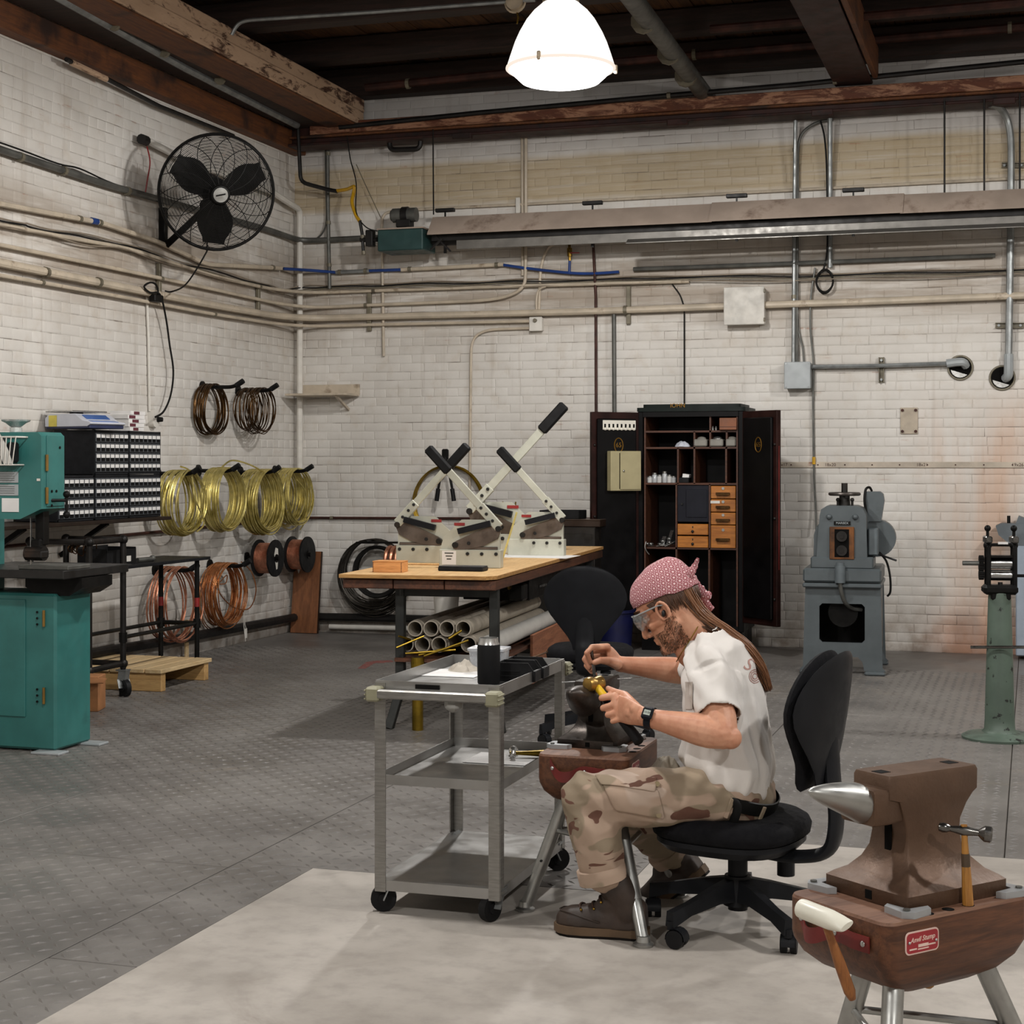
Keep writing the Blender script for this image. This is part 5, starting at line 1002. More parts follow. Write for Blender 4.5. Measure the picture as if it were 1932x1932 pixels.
# ---------------------------------------------------------------- steel cart and what it carries
m_ss = M('stainless', '94928e', .42, .9, .1, 16, '94928f', .6, .9, 5, .04, 200, (1, 1, 8)); m_ss2 = M('stainless_shelf', 'a3a2a0', .36, .9, .05, 6, '93918e', .6, .9)
m_bump = M('bumper_olive', '8d8a72', .55); CW, CD = .41, .73
cart = thing('steel_cart', 'three-shelf stainless steel cart on casters', 'cart', (-1.775, 5.185, 0)); hx, hy = CW/2, CD/2
def tray(nm, z, rim, open_front=False):
    mb = MB().box((0, 0, z), (CW-.004, CD-.004, .003))
    for x, y, a, b in ((-hx, 0, .003, CD), (hx, 0, .003, CD), (0, -hy, CW, .003), (0, hy, CW, .003)): mb.box((x, y, z+rim/2), (a, b, abs(rim)+.003))
    obj(nm, mb, m_ss2, cart)
tray('top_tray', .7, .035); tray('middle_shelf', .41, .028); tray('bottom_shelf', .105, -.03)
for x in (-1, 1):
    for y in (-1, 1): obj('leg', MB().box((x*(hx+.002), y*(hy-.017), .4), (.004, .036, .66)).box((x*(hx-.016), y*(hy+.002), .4), (.036, .004, .66)), m_ss, cart)
obj('handle', MB().bar((-hx+.01, -hy-.045, .7), (hx-.01, -hy-.045, .7), .022, .028, (0, 0, 1), .004), m_ss, cart)
for x in (-1, 1):
    for y in (-1, 1):
        mb = MB().box((x*(hx-.008), y*(hy+.03), .698), (.045, .055, .045), .006)
        for k in range(3): mb.box((x*(hx+.0155), y*(hy+.03), .684+.013*k), (.006, .055, .006), .002)
        obj('bumper', mb, m_bump, cart)
obj('name_plate', MB().box((-.03, -hy-.005, .722), (.08, .004, .014)), m_blk, cart)
for x, y, a in ((-hx+.03, -hy+.04, 3.5), (hx-.03, -hy+.04, 4.3), (-hx+.03, hy-.04, 4.1), (hx-.03, hy-.04, .6)): caster(cart, x, y, .041, m_blkp, a, .026, .1)
TZ = .7025
def onc(px, py, z=TZ): return on_z(px, py, z)
tm = thing('tumbler', 'black insulated tumbler with a bare steel rim on the cart', 'tumbler', onc(922, 1290)+V3((0, 0, 0))); R_ = .0375
obj('tumbler_body', MB().lathe([(R_*.9, 0), (R_*.97, .004), (R_, .05), (R_, .126), (R_*.97, .129)], None, 32), M('tumbler_black', '161617', .6, 0, .08), tm); obj('steel_rim', MB().lathe([(R_*.95, .128), (R_*.86, .138), (R_*.84, .15), (R_*.8, .15), (R_*.8, .13)], None, 32, False), m_steel, tm)
one('paper_towel', MB().box(tuple(onc(860, 1272)+V3((-.01, .02, .0008))), (.2, .19, .0012)), m_label, 'white paper towel spread on the cart top under the cloth', 'paper')
def cloth(name, c, sx, sy, h, seed, mat, label, cat='cloth', n=26):
    r = random.Random(seed); P = []; off = V3((seed*3.1, seed*1.7, 0))
    for i in range(n+1):
        row = []
        for j in range(n+1):
            u, v = i/n*2-1, j/n*2-1; rr = min(1, math.hypot(u, v)); e = 1-rr**3
            q = noise.fractal(V3((u*1.6, v*1.6, 0))+off, .8, 2.1, 3); w_ = noise.noise(V3((u*3.1, v*3.1, 3))+off)
            k = 1-.25*abs(w_); z = max(.002, h*e*(.72+.45*q)+.35*h*abs(w_)*e+.003*abs(w_)); ang = math.atan2(v, u)
            ed = 1+.18*noise.noise(V3((math.cos(ang)*1.5, math.sin(ang)*1.5, seed)))
            m = max(abs(u), abs(v)) or 1; f = math.hypot(u, v)/m if rr > 0 else 1
            row.append(V3((c[0]+u/f*sx*ed*k, c[1]+v/f*sy*ed*k, c[2]+z)))
        P.append(row)
    mb = MB().grid(P); o = one(name, mb, mat, label, cat, None, 180); return modified(o, [('SOLIDIFY', dict(thickness=.0025, offset=1)), ('SUBSURF', dict(levels=1))])
m_rag = M('rag_cotton', 'b5ada1', .9, 0, .1, 8, bump=.3, bscale=400)
cloth('rag', onc(868, 1268)+V3((0, .04, 0)), .062, .055, .034, 3, m_rag, 'crumpled off-white rag on the cart beside the tumbler')
m_clear = M('clear_plastic', 'dfe3ea', .25, 0, .03, trans=.55)
c_ = on_v(923, 1249, 5.43); cb = thing('clear_bin', 'frosted clear plastic bin at the back of the cart', 'bin', (c_.x, c_.y, TZ), .05)
rin = lambda s, z: [V3((x, y, z)) for x, y in rect(.125*s, .1*s, .012, 2)]
obj('bin', MB().loft([rin(.98, .075), rin(1.08, .078), rin(1.08, .07), rin(1.0, .068), rin(.9, 0), rin(.86, .003), rin(.96, .07)], True), m_clear, cb); obj('bin_label', MB().box((.02, -.052, .04), (.03, .001, .025)), m_white, cb)
def bin_(loc, rz, label, s=1.0):
    t = thing('black_bin', label, 'bin', loc, rz); L, W_, h = .125*s, .085*s, .062*s
    obj('bin_body', MB().box((0, 0, .002), (L, W_, .004)).box((-L/2, 0, h/2), (.004, W_, h)).box((L/2, 0, h*.28), (.004, W_, h*.55)).prism([(-L/2, 0), (L/2, 0), (L/2, h*.5), (L*.32, h), (-L/2, h)], -W_/2-.002, -W_/2+.002, frame((0, 0, 0), (1, 0, 0), (0, 0, 1))).prism([(-L/2, 0), (L/2, 0), (L/2, h*.5), (L*.32, h), (-L/2, h)], W_/2-.002, W_/2+.002, frame((0, 0, 0), (1, 0, 0), (0, 0, 1))), m_blkp, t)
    for z in (.3, .55): obj('rib', MB().box((-.02*s, -W_/2-.004, h*z), (L*.5, .003, .003)), m_blkp, t)
bin_(onc(968, 1288)+V3((.0, .07, 0)), .06, 'nearer black stacking bin on the cart'); bin_(onc(968, 1288)+V3((.0, .165, 0)), .06, 'farther black stacking bin on the cart, against the clear bin')
for k, (x0, y0, x1, y1, m_) in enumerate(((999, 1262, 1032, 1255, m_bronze), (1012, 1272, 1036, 1262, m_cab), (1016, 1262, 1052, 1258, m_steel))):
    a, b = onc(x0, y0), onc(x1, y1); t = thing('hand_tool', ['thin brown tool sticking out of the black bins', 'dark pliers lying at the cart edge', 'bright steel tool at the back corner of the cart'][k], 'tool', a)
    d = b-a; obj('shaft', MB().cyl(V3((0, 0, .006+(.03 if k == 0 else 0))), d+V3((0, 0, .006+(.04 if k == 0 else 0))), .004 if k else .003, n=8), m_, t); obj('tip', MB().ball(d+V3((0, 0, .008+(.04 if k == 0 else 0))), .007 if k else .004, 6), m_, t)
one('paper_towel', MB().box(tuple(on_z(948, 1432, .4125)+V3((0, .0, .001))), (.22, .2, .0012)), m_label, 'white paper towel on the middle shelf of the cart', 'paper')
def hammer(name, label, p, hdir, axis, head, L, wood_m, hm, cat='hammer', r0=.009, r1=.0125, scale=1.0, band=None):
    """p: where the handle meets the head; hdir: towards the grip; axis: along the head"""
    p = V3(p); t = thing(name, label, cat, p); d = V3(hdir).normalized(); a = V3(axis).normalized(); s = scale
    pts = [d*L*k for k in (0, .1, .3, .55, .8, .97, 1.0)]
    obj('handle', MB().tube([V3((0, 0, 0))-d*.012*s]+pts, [r0*.8]+[r0*.8, r0*.75, r0, r1, r1*1.1, r1, r1*.6], 10), wood_m, t)
    if band: obj('tape_band', MB().tube([d*L*k for k in (.22, .5)], [r0*.98, r0*1.12], 10), band, t)
    x = a; z = d; y = z.cross(x).normalized()
    FM2 = lambda: Matrix((y, z.cross(y)*1, x)).transposed().to_4x4()
    MM = Matrix.Identity(4); MM.col[0][:3] = y; MM.col[1][:3] = x.cross(y); MM.col[2][:3] = x
    obj('head', MB().lathe([(r*s, q*s) for r, q in head], MM, 20), hm, t); return t
chase = [(.0, -.052), (.008, -.05), (.0105, -.042), (.009, -.034), (.006, -.028), (.0085, -.012), (.011, 0), (.0085, .012), (.0065, .028), (.012, .034), (.0165, .04), (.0165, .052), (.014, .055), (0, .055)]
m_dsteel = M('dark_bright_steel', '6e6c69', .25, .95, .12, 12); m_hick = wood('hickory', '8a5a26', 'b07c38', 5, 2, .45); m_brownw = wood('brown_handle', '7c4a22', '986030', 5, 2, .5)
hp = on_z(958, 1428, .4145)+V3((0, 0, .014)); hammer('hammer', 'small bright hammer lying on the paper towel of the cart', hp+V3((.02, .0, 0)), (1, .25, 0), (-.3, 1, 0), chase, .2, m_rodb, m_steel)
bg = on_v(856, 1328, 4.9); t = thing('plastic_bag', 'crumpled clear plastic bag hanging under the cart handle', 'bag', bg)
mb = MB().ball((0, 0, 0), .028, 8, (1.1, .8, .9)); mb.v = [tuple(V3(p)*(1+.25*noise.noise(V3(p)*60))) for p in mb.v]; obj('bag', mb.tube([V3((.015, .02, .02)), V3((.02, .03, .055))], .012, 6), M('bag_plastic', 'b8b8b4', .3, 0, .1, trans=.3), t)
# ---------------------------------------------------------------- anvil stumps, anvils, hammers
m_stump = wood('stump_laminate', '472817', '663e26', 6, 1, .5); m_stumpt = wood('stump_top', '664534', '7c5a46', 4, 1, .6, '4c3324'); m_tube = M('alu_tube', 'a5a5a2', .38, .95, .1, 14); m_leath = M('red_leather', '6a1d1a', .5, 0, .15, 12)
m_clamp = M('clamp_grey', 'a2a4a6', .4, .4, .05); m_redtag = M('red_tag', 'a0242e', .4); m_tagtxt = M('tag_text', 'e6c9bd', .5)
def stump(loc, rz, label, man):
    t = thing('anvil_stump', label, 'anvil stump', loc, rz, 'anvil stumps'); zt = .525; hx, hy = .145, .207
    rr = lambda s, sy, z, r=.028: [V3((x, y, z)) for x, y in rect(2*hx*s, 2*hy*sy, r, 4)]
    obj('block', MB().loft([rr(.35, .3, zt-.172), rr(.6, .52, zt-.165), rr(.8, .74, zt-.145), rr(.93, .9, zt-.118), rr(.99, .985, zt-.09), rr(1, 1, zt-.075), rr(1, 1, zt-.006)], True), m_stump, t, smooth=30)
    obj('block_top', MB().loft([rr(1, 1, zt-.006), rr(.985, .99, zt), rr(.5, .5, zt), ], True), m_stumpt, t, smooth=30)
    feet = [(.222, -.328), (-.225, -.07), (.2, .25)] if man else [(.215, -.29), (-.2, -.06), (.2, .25)]
    tops = [(.085, -.13), (-.09, -.02), (.085, .12)]; mids = []
    for (fx_, fy_), (tx_, ty_) in zip(feet, tops):
        a, b = V3((tx_, ty_, zt-.13)), V3((fx_, fy_, .008)); m_ = a.lerp(b, .72)
        l = obj('leg', MB().cyl(a, m_, .0215, n=20), m_tube, t); obj('leg_tip', MB().cyl(m_, b, .0185, n=18), m_tube, l); obj('foot', MB().lathe([(.03, 0), (.031, .008), (.022, .014), (.019, .03)], Matrix.Translation(V3((fx_, fy_, 0))), 20), m_tube, l)
        obj('leg_bolt', MB().cyl(a.lerp(b, .6)+V3((0, -.021, 0)), a.lerp(b, .6)+V3((0, -.028, 0)), .004, n=8), m_cap, l); mids.append(a.lerp(b, .36))
    for i in range(3): obj('brace', MB().cyl(mids[i], mids[(i+1) % 3], .0085, n=10), m_tube, t)
    return t, zt
def stump_trim(t, zt, anv, brand):
    ax, ay, bx_, by_ = anv
    for sx in (-1, 1):
        for sy in (-1, 1):
            c = V3((ax+sx*bx_, ay+sy*by_, 0)); L = [(0, 0), (.048, -.02), (.05, -.045), (.03, -.05), (-.02, -.012), (-.05, .03), (-.045, .05), (-.02, .048)]
            L = [(-.052, .006), (-.046, .022), (0, .002), (.002, 0), (.022, -.046), (.006, -.052), (-.0, -.05)]
            out_ = [(-.05, -.006), (-.04, -.024), (.012, -.03), (.03, -.012), (.024, .04), (.006, .05), (.002, .0), (-.002, -.002)]
            pts = [(c.x+sx*(x+.012), c.y+sy*(y-(-.012)*-1)) if False else (c.x+sx*(x+.004), c.y+sy*(-y*1-.0-.004+.008)) for x, y in out_]
            if sx*sy > 0: pts = pts[::-1]
            o = obj('clamp_plate', MB().prism(pts, zt, zt+.013), m_clamp, t); obj('bolt', MB().cyl((c.x+sx*.015, c.y+sy*.018, zt+.013), (c.x+sx*.015, c.y+sy*.018, zt+.017), .007, n=8), m_gpipe, o)
    for k in range(3): y = -.03+.058*k; obj('tool_hole', MB().cyl((.128, y-.05, zt-.001), (.128, y-.05, zt+.0006), .0125, n=20), m_hole, t)
    y0 = -.2075
    S = spline([V3((-.1, y0-.003, zt-.025)), V3((-.085, y0-.006, zt-.05)), V3((-.06, y0-.022, zt-.062)), V3((-.03, y0-.026, zt-.058)), V3((0, y0-.012, zt-.045)), V3((.03, y0-.01, zt-.045)), V3((.06, y0-.01, zt-.048)), V3((.1, y0-.003, zt-.05))], 5)
    obj('leather_strap', MB().loft([[p+V3((0, 0, -.016)), p+V3((0, -.003, -.016)), p+V3((0, -.003, .016)), p+V3((0, 0, .016))] for p in S]), m_leath, t)
    for k in (3, 22, 33): p = S[min(k, len(S)-1)]; obj('strap_rivet', MB().ball(p+V3((0, -.004, 0)), .006, 6, (1, .5, 1)), m_steel, t)
    xf = .1455; lm = frame((xf, -.115, zt-.045), (0, 1, 0), (0, 0, 1))
    lb = obj('maker_tag', MB().prism(rect(.092, .045, .01, 4), 0, .0015, lm), m_tagtxt, t); obj('tag_field', MB().prism(rect(.086, .039, .008, 4), .0015, .0022, lm), m_redtag, lb)
    for s in (-1, 1): obj('tag_rivet', MB().ball(lm @ V3((s*.037, -.002*s, .003)), .003, 6), m_steel, lb)
    obj('lettering', text_mb('Anvil Stump', .0138, lm @ Matrix.Translation(V3((0, .006, .0024))) @ Matrix.Rotation(.03, 4, 'Z'), .0002, 'CENTER', .35, .0002), m_tagtxt, lb)
    obj('lettering', text_mb('Old Crank', .007, lm @ Matrix.Translation(V3((.0, -.0065, .0024))), .0002, 'CENTER', .35), m_tagtxt, lb) if False else obj('print_bar', MB().box((-.026, -.012, .0024), (.02, .003, .0004), 0, lm).box((.026, -.008, .0024), (.02, .003, .0004), 0, lm).box((.002, -.007, .0024), (.028, .006, .0004), 0, lm).box((.002, -.0135, .0024), (.03, .0025, .0004), 0, lm), m_tagtxt, lb)
def anvil(t0, loc, rz, s, mat, hornm, label, zt, hr=1.0, hl=1.0):
    t = thing('anvil', label, 'anvil', loc, rz, 'anvils on the stumps'); Rr = lambda hx_, ya, yb, z, r=.006: [V3((x*s, (y+(ya+yb)/2)*s, z*s)) for x, y in rect(2*hx_, yb-ya, r, 2)]
    body = [Rr(.117, -.143, .143, 0), Rr(.118, -.145, .145, .004), Rr(.118, -.145, .145, .032), Rr(.108, -.135, .135, .04), Rr(.088, -.112, .115, .052), Rr(.068, -.092, .094, .075), Rr(.057, -.08, .08, .1), Rr(.053, -.076, .076, .13), Rr(.0525, -.08, .08, .155), Rr(.053, -.092, .098, .185), Rr(.053, -.1, .118, .205), Rr(.053, -.128, .13, .212), Rr(.053, -.128, .131, .252), Rr(.05, -.125, .128, .26)]
    obj('body', MB().loft(body), mat, t, smooth=28)
    obj('step', MB().loft([[V3((x*s, y*s, z*s)) for x, z in rect(.1*k, .075*k, .008, 2, 0, .198)] for y, k in ((-.06, .9), (-.12, 1), (-.16, 1), (-.166, .96))]), mat, t)
    R3 = []
    for k in range(13):
        u = k/12; r = (.044*(1-u)**.62)*hr+.002; y = -.163-.137*u*hl; zc = .2-.02*(hr-1)*(1-u)+(.034-r*.0)*u**.8+.006
        R3.append([V3((r*math.cos(a)*s, y*s, (zc+r*math.sin(a)*(.8 if math.sin(a) > 0 else 1.0))*s)) for a in np.linspace(0, 2*PI, 25)[:-1]])
    obj('horn', MB().loft(R3), hornm, t, smooth=60)
    for y in (-.1, .1): obj('hardy_hole', MB().box((.0, y*s, .2602*s), (.028*s, .028*s, .0012)), m_hole, t)
    obj('base_slot', MB().box((.01*s, -.1455*s, .016*s), (.018*s, .002, .018*s)), m_hole, t); obj('waist_hole', MB().box((.0, -.0795*s, .125*s), (.02*s, .004, .075*s), .0015), m_hole, t)
    return t
m_anvb = M('anvil_brown', '5d4636', .5, .45, .12, 7, '4a3629', .5, .7, 4, .25, 90); m_anvd = M('anvil_dark', '3b3531', .38, .75, .2, 8, '55504b', .5, .7, 5, .15, 90)
def cam_pt(X, Z, z=0): return V3((X*cA-Z*sA, X*sA+Z*cA, z))
S1 = cam_pt(.826, 3.42); RZ1 = math.radians(-40)
st1, zt = stump(S1, RZ1, 'anvil stump in the foreground with a brown anvil and a red tag', False)
A1 = MW[st1.name] @ V3((-.008, .028, zt)); stump_trim(st1, zt, (-.008, .028, .118, .145), True)
anvil(st1, A1, RZ1, 1.0, m_anvb, m_tube, 'big brown anvil with a bright horn in the foreground', zt)
S2 = cam_pt(.278, 5.22); RZ2 = math.radians(-.5)
st2, zt = stump(S2, RZ2, 'anvil stump between the steel cart and the seated man', True)
A2 = MW[st2.name] @ V3((-.02, .045, zt)); stump_trim(st2, zt, (-.02, .045, .118*.8, .145*.8), True)
anvil(st2, A2, RZ2-.07, .8, m_anvd, m_anvd, 'smaller dark anvil the man is working on', zt, 1.5, 1.15)
h0 = MW[st1.name] @ V3((.128, .036, zt)); hh = .15
hammer('hammer', 'chasing hammer standing in a hole of the foreground stump', h0+V3((-.008, .003, hh)), (.05, -.02, -1), (cA*.95+.1, sA*.95-.25, -.1), chase, hh+.06, m_hick, m_dsteel, 'hammer', .0085, .0105, 1.0, M('tape_brown', '4a3a2a', .6))
q = MW[st1.name] @ V3((-.045, -.245, zt-.03)); q1 = MW[st1.name] @ V3((.06, -.2, zt-.25))
lx = (MW[st1.name].to_3x3() @ V3((1, 0, -.22))).normalized(); hd = (ptW(1607, 1895, 3.2)-ptW(1556, 1752, 3.18)).normalized()
t = thing('nylon_mallet', 'white nylon wedge mallet hanging in the strap of the foreground stump', 'mallet', ptW(1553, 1730, 3.17))
lx = (ptW(1608, 1752, 3.12)-ptW(1500, 1709, 3.25)).normalized(); ny = hd.cross(lx).normalized(); MM = Matrix((lx, ny, lx.cross(ny))).transposed().to_4x4()
prof_m = lambda r, n=20: [(r*math.cos(2*PI*k/n), r*math.sin(2*PI*k/n)) for k in range(n)]
R4 = [[MM @ V3((x, y*k1, z*k2)) for y, z in prof_m(.0195)] for x, k1, k2 in ((-.062, .82, .82), (-.06, .95, .95), (-.05, 1, 1), (.02, 1, 1), (.045, .98, .72), (.062, .95, .38), (.064, .85, .3))]
obj('mallet_head', MB().loft(R4), M('nylon_white', 'd9d6c8', .4, 0, .04), t, smooth=40); obj('mallet_mark', MB().box((0, 0, 0), (.02, .002, .007), 0, Matrix.Translation(MM @ V3((.0, -.0195, -.004))) @ MM), M('mark_grey', '8b8a80', .5), t)
obj('handle', MB().tube([hd*.0, hd*.05, hd*.1, hd*.16, hd*.178], [.008, .0085, .0115, .012, .007], 12), m_brownw, t)
t2 = ptW(1757, 1845, 3.6); hammer('hammer', 'hammer hanging behind the foreground stump, only its handle end visible', t2+V3((0, .04, .12)), (-.06, 0, -1), (1, .2, 0), chase, .155, m_hick, m_dsteel, 'hammer')
# tread mat in the lower right corner
mt = thing('tread_mat', 'grey studded mat under the foreground stump', 'mat', cam_pt(.98, 3.62), YAW)
obj('mat', MB().box((0, 0, .003), (1.1, .34, .006), .002), M('mat_grey', '8f8c86', .6), mt); mb = MB()
for i in range(30):
    for j in range(9): mb.box((-.52+.036*i, -.15+.037*j, .008), (.026, .014 if (i+j) % 2 else .022, .006), .002)
o = obj('studs', mb, M('mat_grey', ''), mt); o['kind'] = 'stuff'
# ---------------------------------------------------------------- black double-door cabinet
m_cbk = M('safe_black', '090809', .4, 0, .3, 5); m_cedge = M('safe_edge', '2a1613', .45, .1, .3, 6); m_shelfw = wood('cabinet_oak', '3a1d0e', '522b14', 5, 0, .55); m_oak = wood('drawer_oak', '96591f', 'b8742f', 4, 0, .4); m_gold = M('gold_lines', '8a6420', .4, .6)
m_inside = M('cabinet_inside', '1d130d', .7, 0, .25, 5); m_dkpanel = M('dark_panel', '22232a', .4, .1, .1)
CV = 12.2; pl_, pr_ = on_v(1213, 800, CV), on_v(1393, 800, CV); cw = pr_.x-pl_.x; cd = .5
zt_ = on_v(1300, 776, CV).z; zb_ = on_v(1300, 1190, CV).z
cab = thing('tall_cabinet', 'tall black double-door cabinet standing open against the back wall', 'cabinet', ((pl_.x+pr_.x)/2, CV+cd/2, 0)); hw = cw/2+.04; hd_ = cd/2
cz = lambda py: on_v(1300, py, CV).z
cx = lambda px: on_v(px, 900, CV).x-(pl_.x+pr_.x)/2
obj('carcass', MB().box((-hw+.02, 0, (zt_+zb_)/2), (.04, cd, zt_-zb_), .004).box((hw-.02, 0, (zt_+zb_)/2), (.04, cd, zt_-zb_), .004).box((0, hd_-.01, (zt_+zb_)/2), (2*hw-.08, .02, zt_-zb_)).box((0, 0, zb_+.02), (2*hw-.08, cd, .04)).box((0, 0, zt_-.02), (2*hw-.08, cd, .04)), m_cbk, cab)
obj('crown', MB().prism(rect(2*hw+.02, cd+.02, .03, 3), zt_, zt_+.03).prism(rect(2*hw-.06, cd-.06, .03, 3), zt_+.03, cz(762)), M('crown_dark', '1b211f', .5), cab)
obj('lettering', text_mb('JOHN', .045, frame((-.1, -hd_+.018, zt_+.044), (1, 0, 0), (0, 0, 1)), .0005), m_gold, cab)
obj('plinth', MB().box((0, .02, (zb_)/2), (2*hw-.04, cd-.06, zb_)), m_cbk, cab)
def shelf_h(py, x0, x1, th=.014, nm='shelf'): obj(nm, MB().box(((cx(x0)+cx(x1))/2, -.01, cz(py)), (cx(x1)-cx(x0), cd-.06, th)), m_shelfw, cab)
def shelf_v(px, y0, y1): obj('divider', MB().box((cx(px), -.01, (cz(y0)+cz(y1))/2), (.013, cd-.06, cz(y0)-cz(y1))), m_shelfw, cab)
for px in (1216, 1390): obj('lining', MB().box((cx(px), -.01, (zt_+zb_)/2), (.012, cd-.05, zt_-zb_-.08)), m_shelfw, cab)
shelf_h(814, 1217, 1391); shelf_h(845, 1217, 1391); shelf_h(913, 1217, 1391); shelf_h(1035, 1217, 1391)
for px, y0, y1 in ((1339, 778, 814), (1309, 814, 845), (1339, 814, 845), (1370, 814, 845), (1278, 845, 913), (1309, 845, 913), (1369, 845, 913), (1275, 913, 1035), (1338, 913, 1035), (1275, 1035, 1186), (1337, 1035, 1186)): shelf_v(px, y0, y1)
obj('inner_door', MB().box(((cx(1277)+cx(1336))/2, -hd_+.035, (cz(916)+cz(985))/2), (cx(1336)-cx(1277), .02, cz(916)-cz(985)), .003).box(((cx(1294)+cx(1332))/2, -hd_+.023, (cz(922)+cz(978))/2), (cx(1327)-cx(1287), .006, cz(924)-cz(977)), .003), m_dkpanel, cab)
obj('inner_knob', MB().cyl((cx(1286), -hd_+.025, cz(951)), (cx(1286), -hd_+.01, cz(951)), .008, n=10), m_cap, cab)
def oak_drawer(x0, x1, y0, y1, pull):
    w_, h_ = cx(x1)-cx(x0)-.006, cz(y0)-cz(y1)-.006; c = V3(((cx(x0)+cx(x1))/2, -hd_+.06, (cz(y0)+cz(y1))/2))
    d = obj('drawer', MB().box(tuple(c), (w_, .1, h_), .003), m_oak, cab)
    if pull:
        obj('handle', MB().bar(c+V3((-.05, -.075, -h_*.12)), c+V3((.05, -.075, -h_*.12)), .016, .02).bar(c+V3((-.045, -.05, -h_*.12)), c+V3((-.045, -.075, -h_*.12)), .014, .014).bar(c+V3((.045, -.05, -h_*.12)), c+V3((.045, -.075, -h_*.12)), .014, .014), m_bronze, d)
        obj('lock', MB().cyl(c+V3((0, -.05, h_*.3)), c+V3((0, -.055, h_*.3)), .011, n=10), m_alu, d)
        if pull == 2: obj('card', MB().box(tuple(c+V3((-.06, -.051, h_*.28))), (.07, .003, .02)), m_white, d)
    else: obj('knob', MB().ball(c+V3((0, -.056, -h_*.18)), .011, 6), m_cap, d); obj('keyhole', MB().box(tuple(c+V3((0, -.051, h_*.22))), (.008, .002, .014)), m_cap, d)
for y0, y1, p in ((916, 941, 1), (941, 966, 2), (966, 990, 1), (990, 1034, 1)): oak_drawer(1340, 1388, y0, y1, p)
for y0, y1 in ((988, 1010), (1011, 1034)): oak_drawer(1277, 1336, y0, y1, 0)
# doors
def door(hx_, sgn, ang):
    a = math.radians(ang); dw = cw/2+.035; x = V3((sgn*math.cos(a), -math.sin(a), 0)); n_ = V3((-x.y*sgn, x.x*sgn, 0))*-1        # n_: inner face of the open door
    if n_.dot(V3((0, -1, 0))) < 0: n_ = -n_
    o = V3((hx_, -hd_-.005, 0)); z0, z1 = zb_+.0, zt_-.005; z0 = on_v(1455, 1184, CV-.3).z
    DM = Matrix((x, n_, V3((0, 0, 1)))).transposed().to_4x4(); DM.translation = o
    d = obj('door', MB().box((dw/2, -.02, (z0+z1)/2), (dw, .04, z1-z0), .004, DM), m_cedge, cab)
    obj('inner_panel', MB().box((dw/2, .012, (z0+z1)/2), (dw-.07, .024, z1-z0-.1), .006, DM), m_cbk, d)
    for zz in (z0+.2, (z0+z1)/2, z1-.25): obj('rivet', MB().ball(DM @ V3((dw-.02, .003, zz)), .011, 6), m_bpipe, d)
    return DM, dw, z0, z1, d
DL = door(-cw/2-.03, -1, 42); DR = door(cw/2+.03, 1, 42)
obj('red_edge', MB().box((DR[1]+.001, -.02, 1.1), (.003, .008, .9), 0, DR[0]), m_leath, DR[4])
def seal(D, t_, zz, txt):
    DM = D[0]; E = lambda r: [V3((t_+r*.8*math.cos(a), .0255, zz+r*1.2*math.sin(a))) for a in np.linspace(0, 2*PI, 29)[:-1]]
    obj('gold_oval', MB().tube([DM @ p for p in E(.045)], .0035, 5, closed=True), m_gold, D[4])
    X = DM.to_3x3() @ V3((1, 0, 0)); X = X if X.x > 0 else -X
    obj('lettering', text_mb(txt, .05, frame(DM @ V3((t_, .0262, zz)), X, (0, 0, 1)), .0005), m_gold, D[4])
zo = on_v(1176, 840, CV-.15).z
seal(DL, DL[1]*.47, zo, '65'); seal(DR, DR[1]*.55, zo, '65')
def on_door(D, t0, t1, z0, z1, dep): return frame(D[0] @ V3(((t0+t1)/2, .025, (z0+z1)/2)), V3((abs((D[0].to_3x3() @ V3((1, 0, 0))).x), (D[0].to_3x3() @ V3((1, 0, 0))).y*(1 if (D[0].to_3x3() @ V3((1, 0, 0))).x > 0 else -1), 0)), (0, 0, 1)), abs(t1-t0), z1-z0
# things hung on the left door (distances from its hinge)
tl = lambda px: DL[1]*(1-(px-1137)/(1211-1137.0))
Mk, w_, h_ = on_door(DL, tl(1151), tl(1203), on_v(1176, 811, CV-.15).z, on_v(1176, 793, CV-.15).z, .02)
kr = thing('key_rack', 'white key rack with eight hooks on the left cabinet door', 'rack', cab.location+Mk.translation); Mk.translation = (0, 0, 0)
m_ivory = M('ivory', 'dcd8cc', .45, 0, .04); m_tanb = M('tan_steel', 'aaa07c', .45, .1, .05)
obj('back_plate', MB().box((0, 0, .003), (w_, h_, .006), .002, Mk), m_ivory, kr)
for k in range(8): obj('key_slot', MB().box((-w_/2+w_*(k+.5)/8, -h_*.08, .0065), (w_*.05, h_*.4, .002), 0, Mk), m_hole, kr)
for k in range(8): obj('key_hook', MB().ball(Mk @ V3((-w_/2+w_*(k+.5)/8, -h_*.42, .008)), .012, 6), m_ivory, kr)
Mk, w_, h_ = on_door(DL, tl(1158), tl(1206), on_v(1180, 926, CV-.15).z, on_v(1180, 851, CV-.15).z, .02)
kb = thing('key_cabinet', 'small tan steel key cabinet on the left cabinet door', 'cabinet', cab.location+Mk.translation); Mk.translation = (0, 0, 0)
obj('case', MB().box((0, 0, .03), (w_, h_, .06), .003, Mk), m_tanb, kb); d = obj('door', MB().box((w_*.14, 0, .064), (w_*.68, h_*.93, .008), .002, Mk), m_tanb, kb)
obj('lock_knob', MB().ball(Mk @ V3((-w_*.1, 0, .072)), .009, 6), m_steel, d); obj('gap', MB().box((-w_*.21, 0, .0605), (.006, h_*.9, .002), 0, Mk), m_hole, kb)
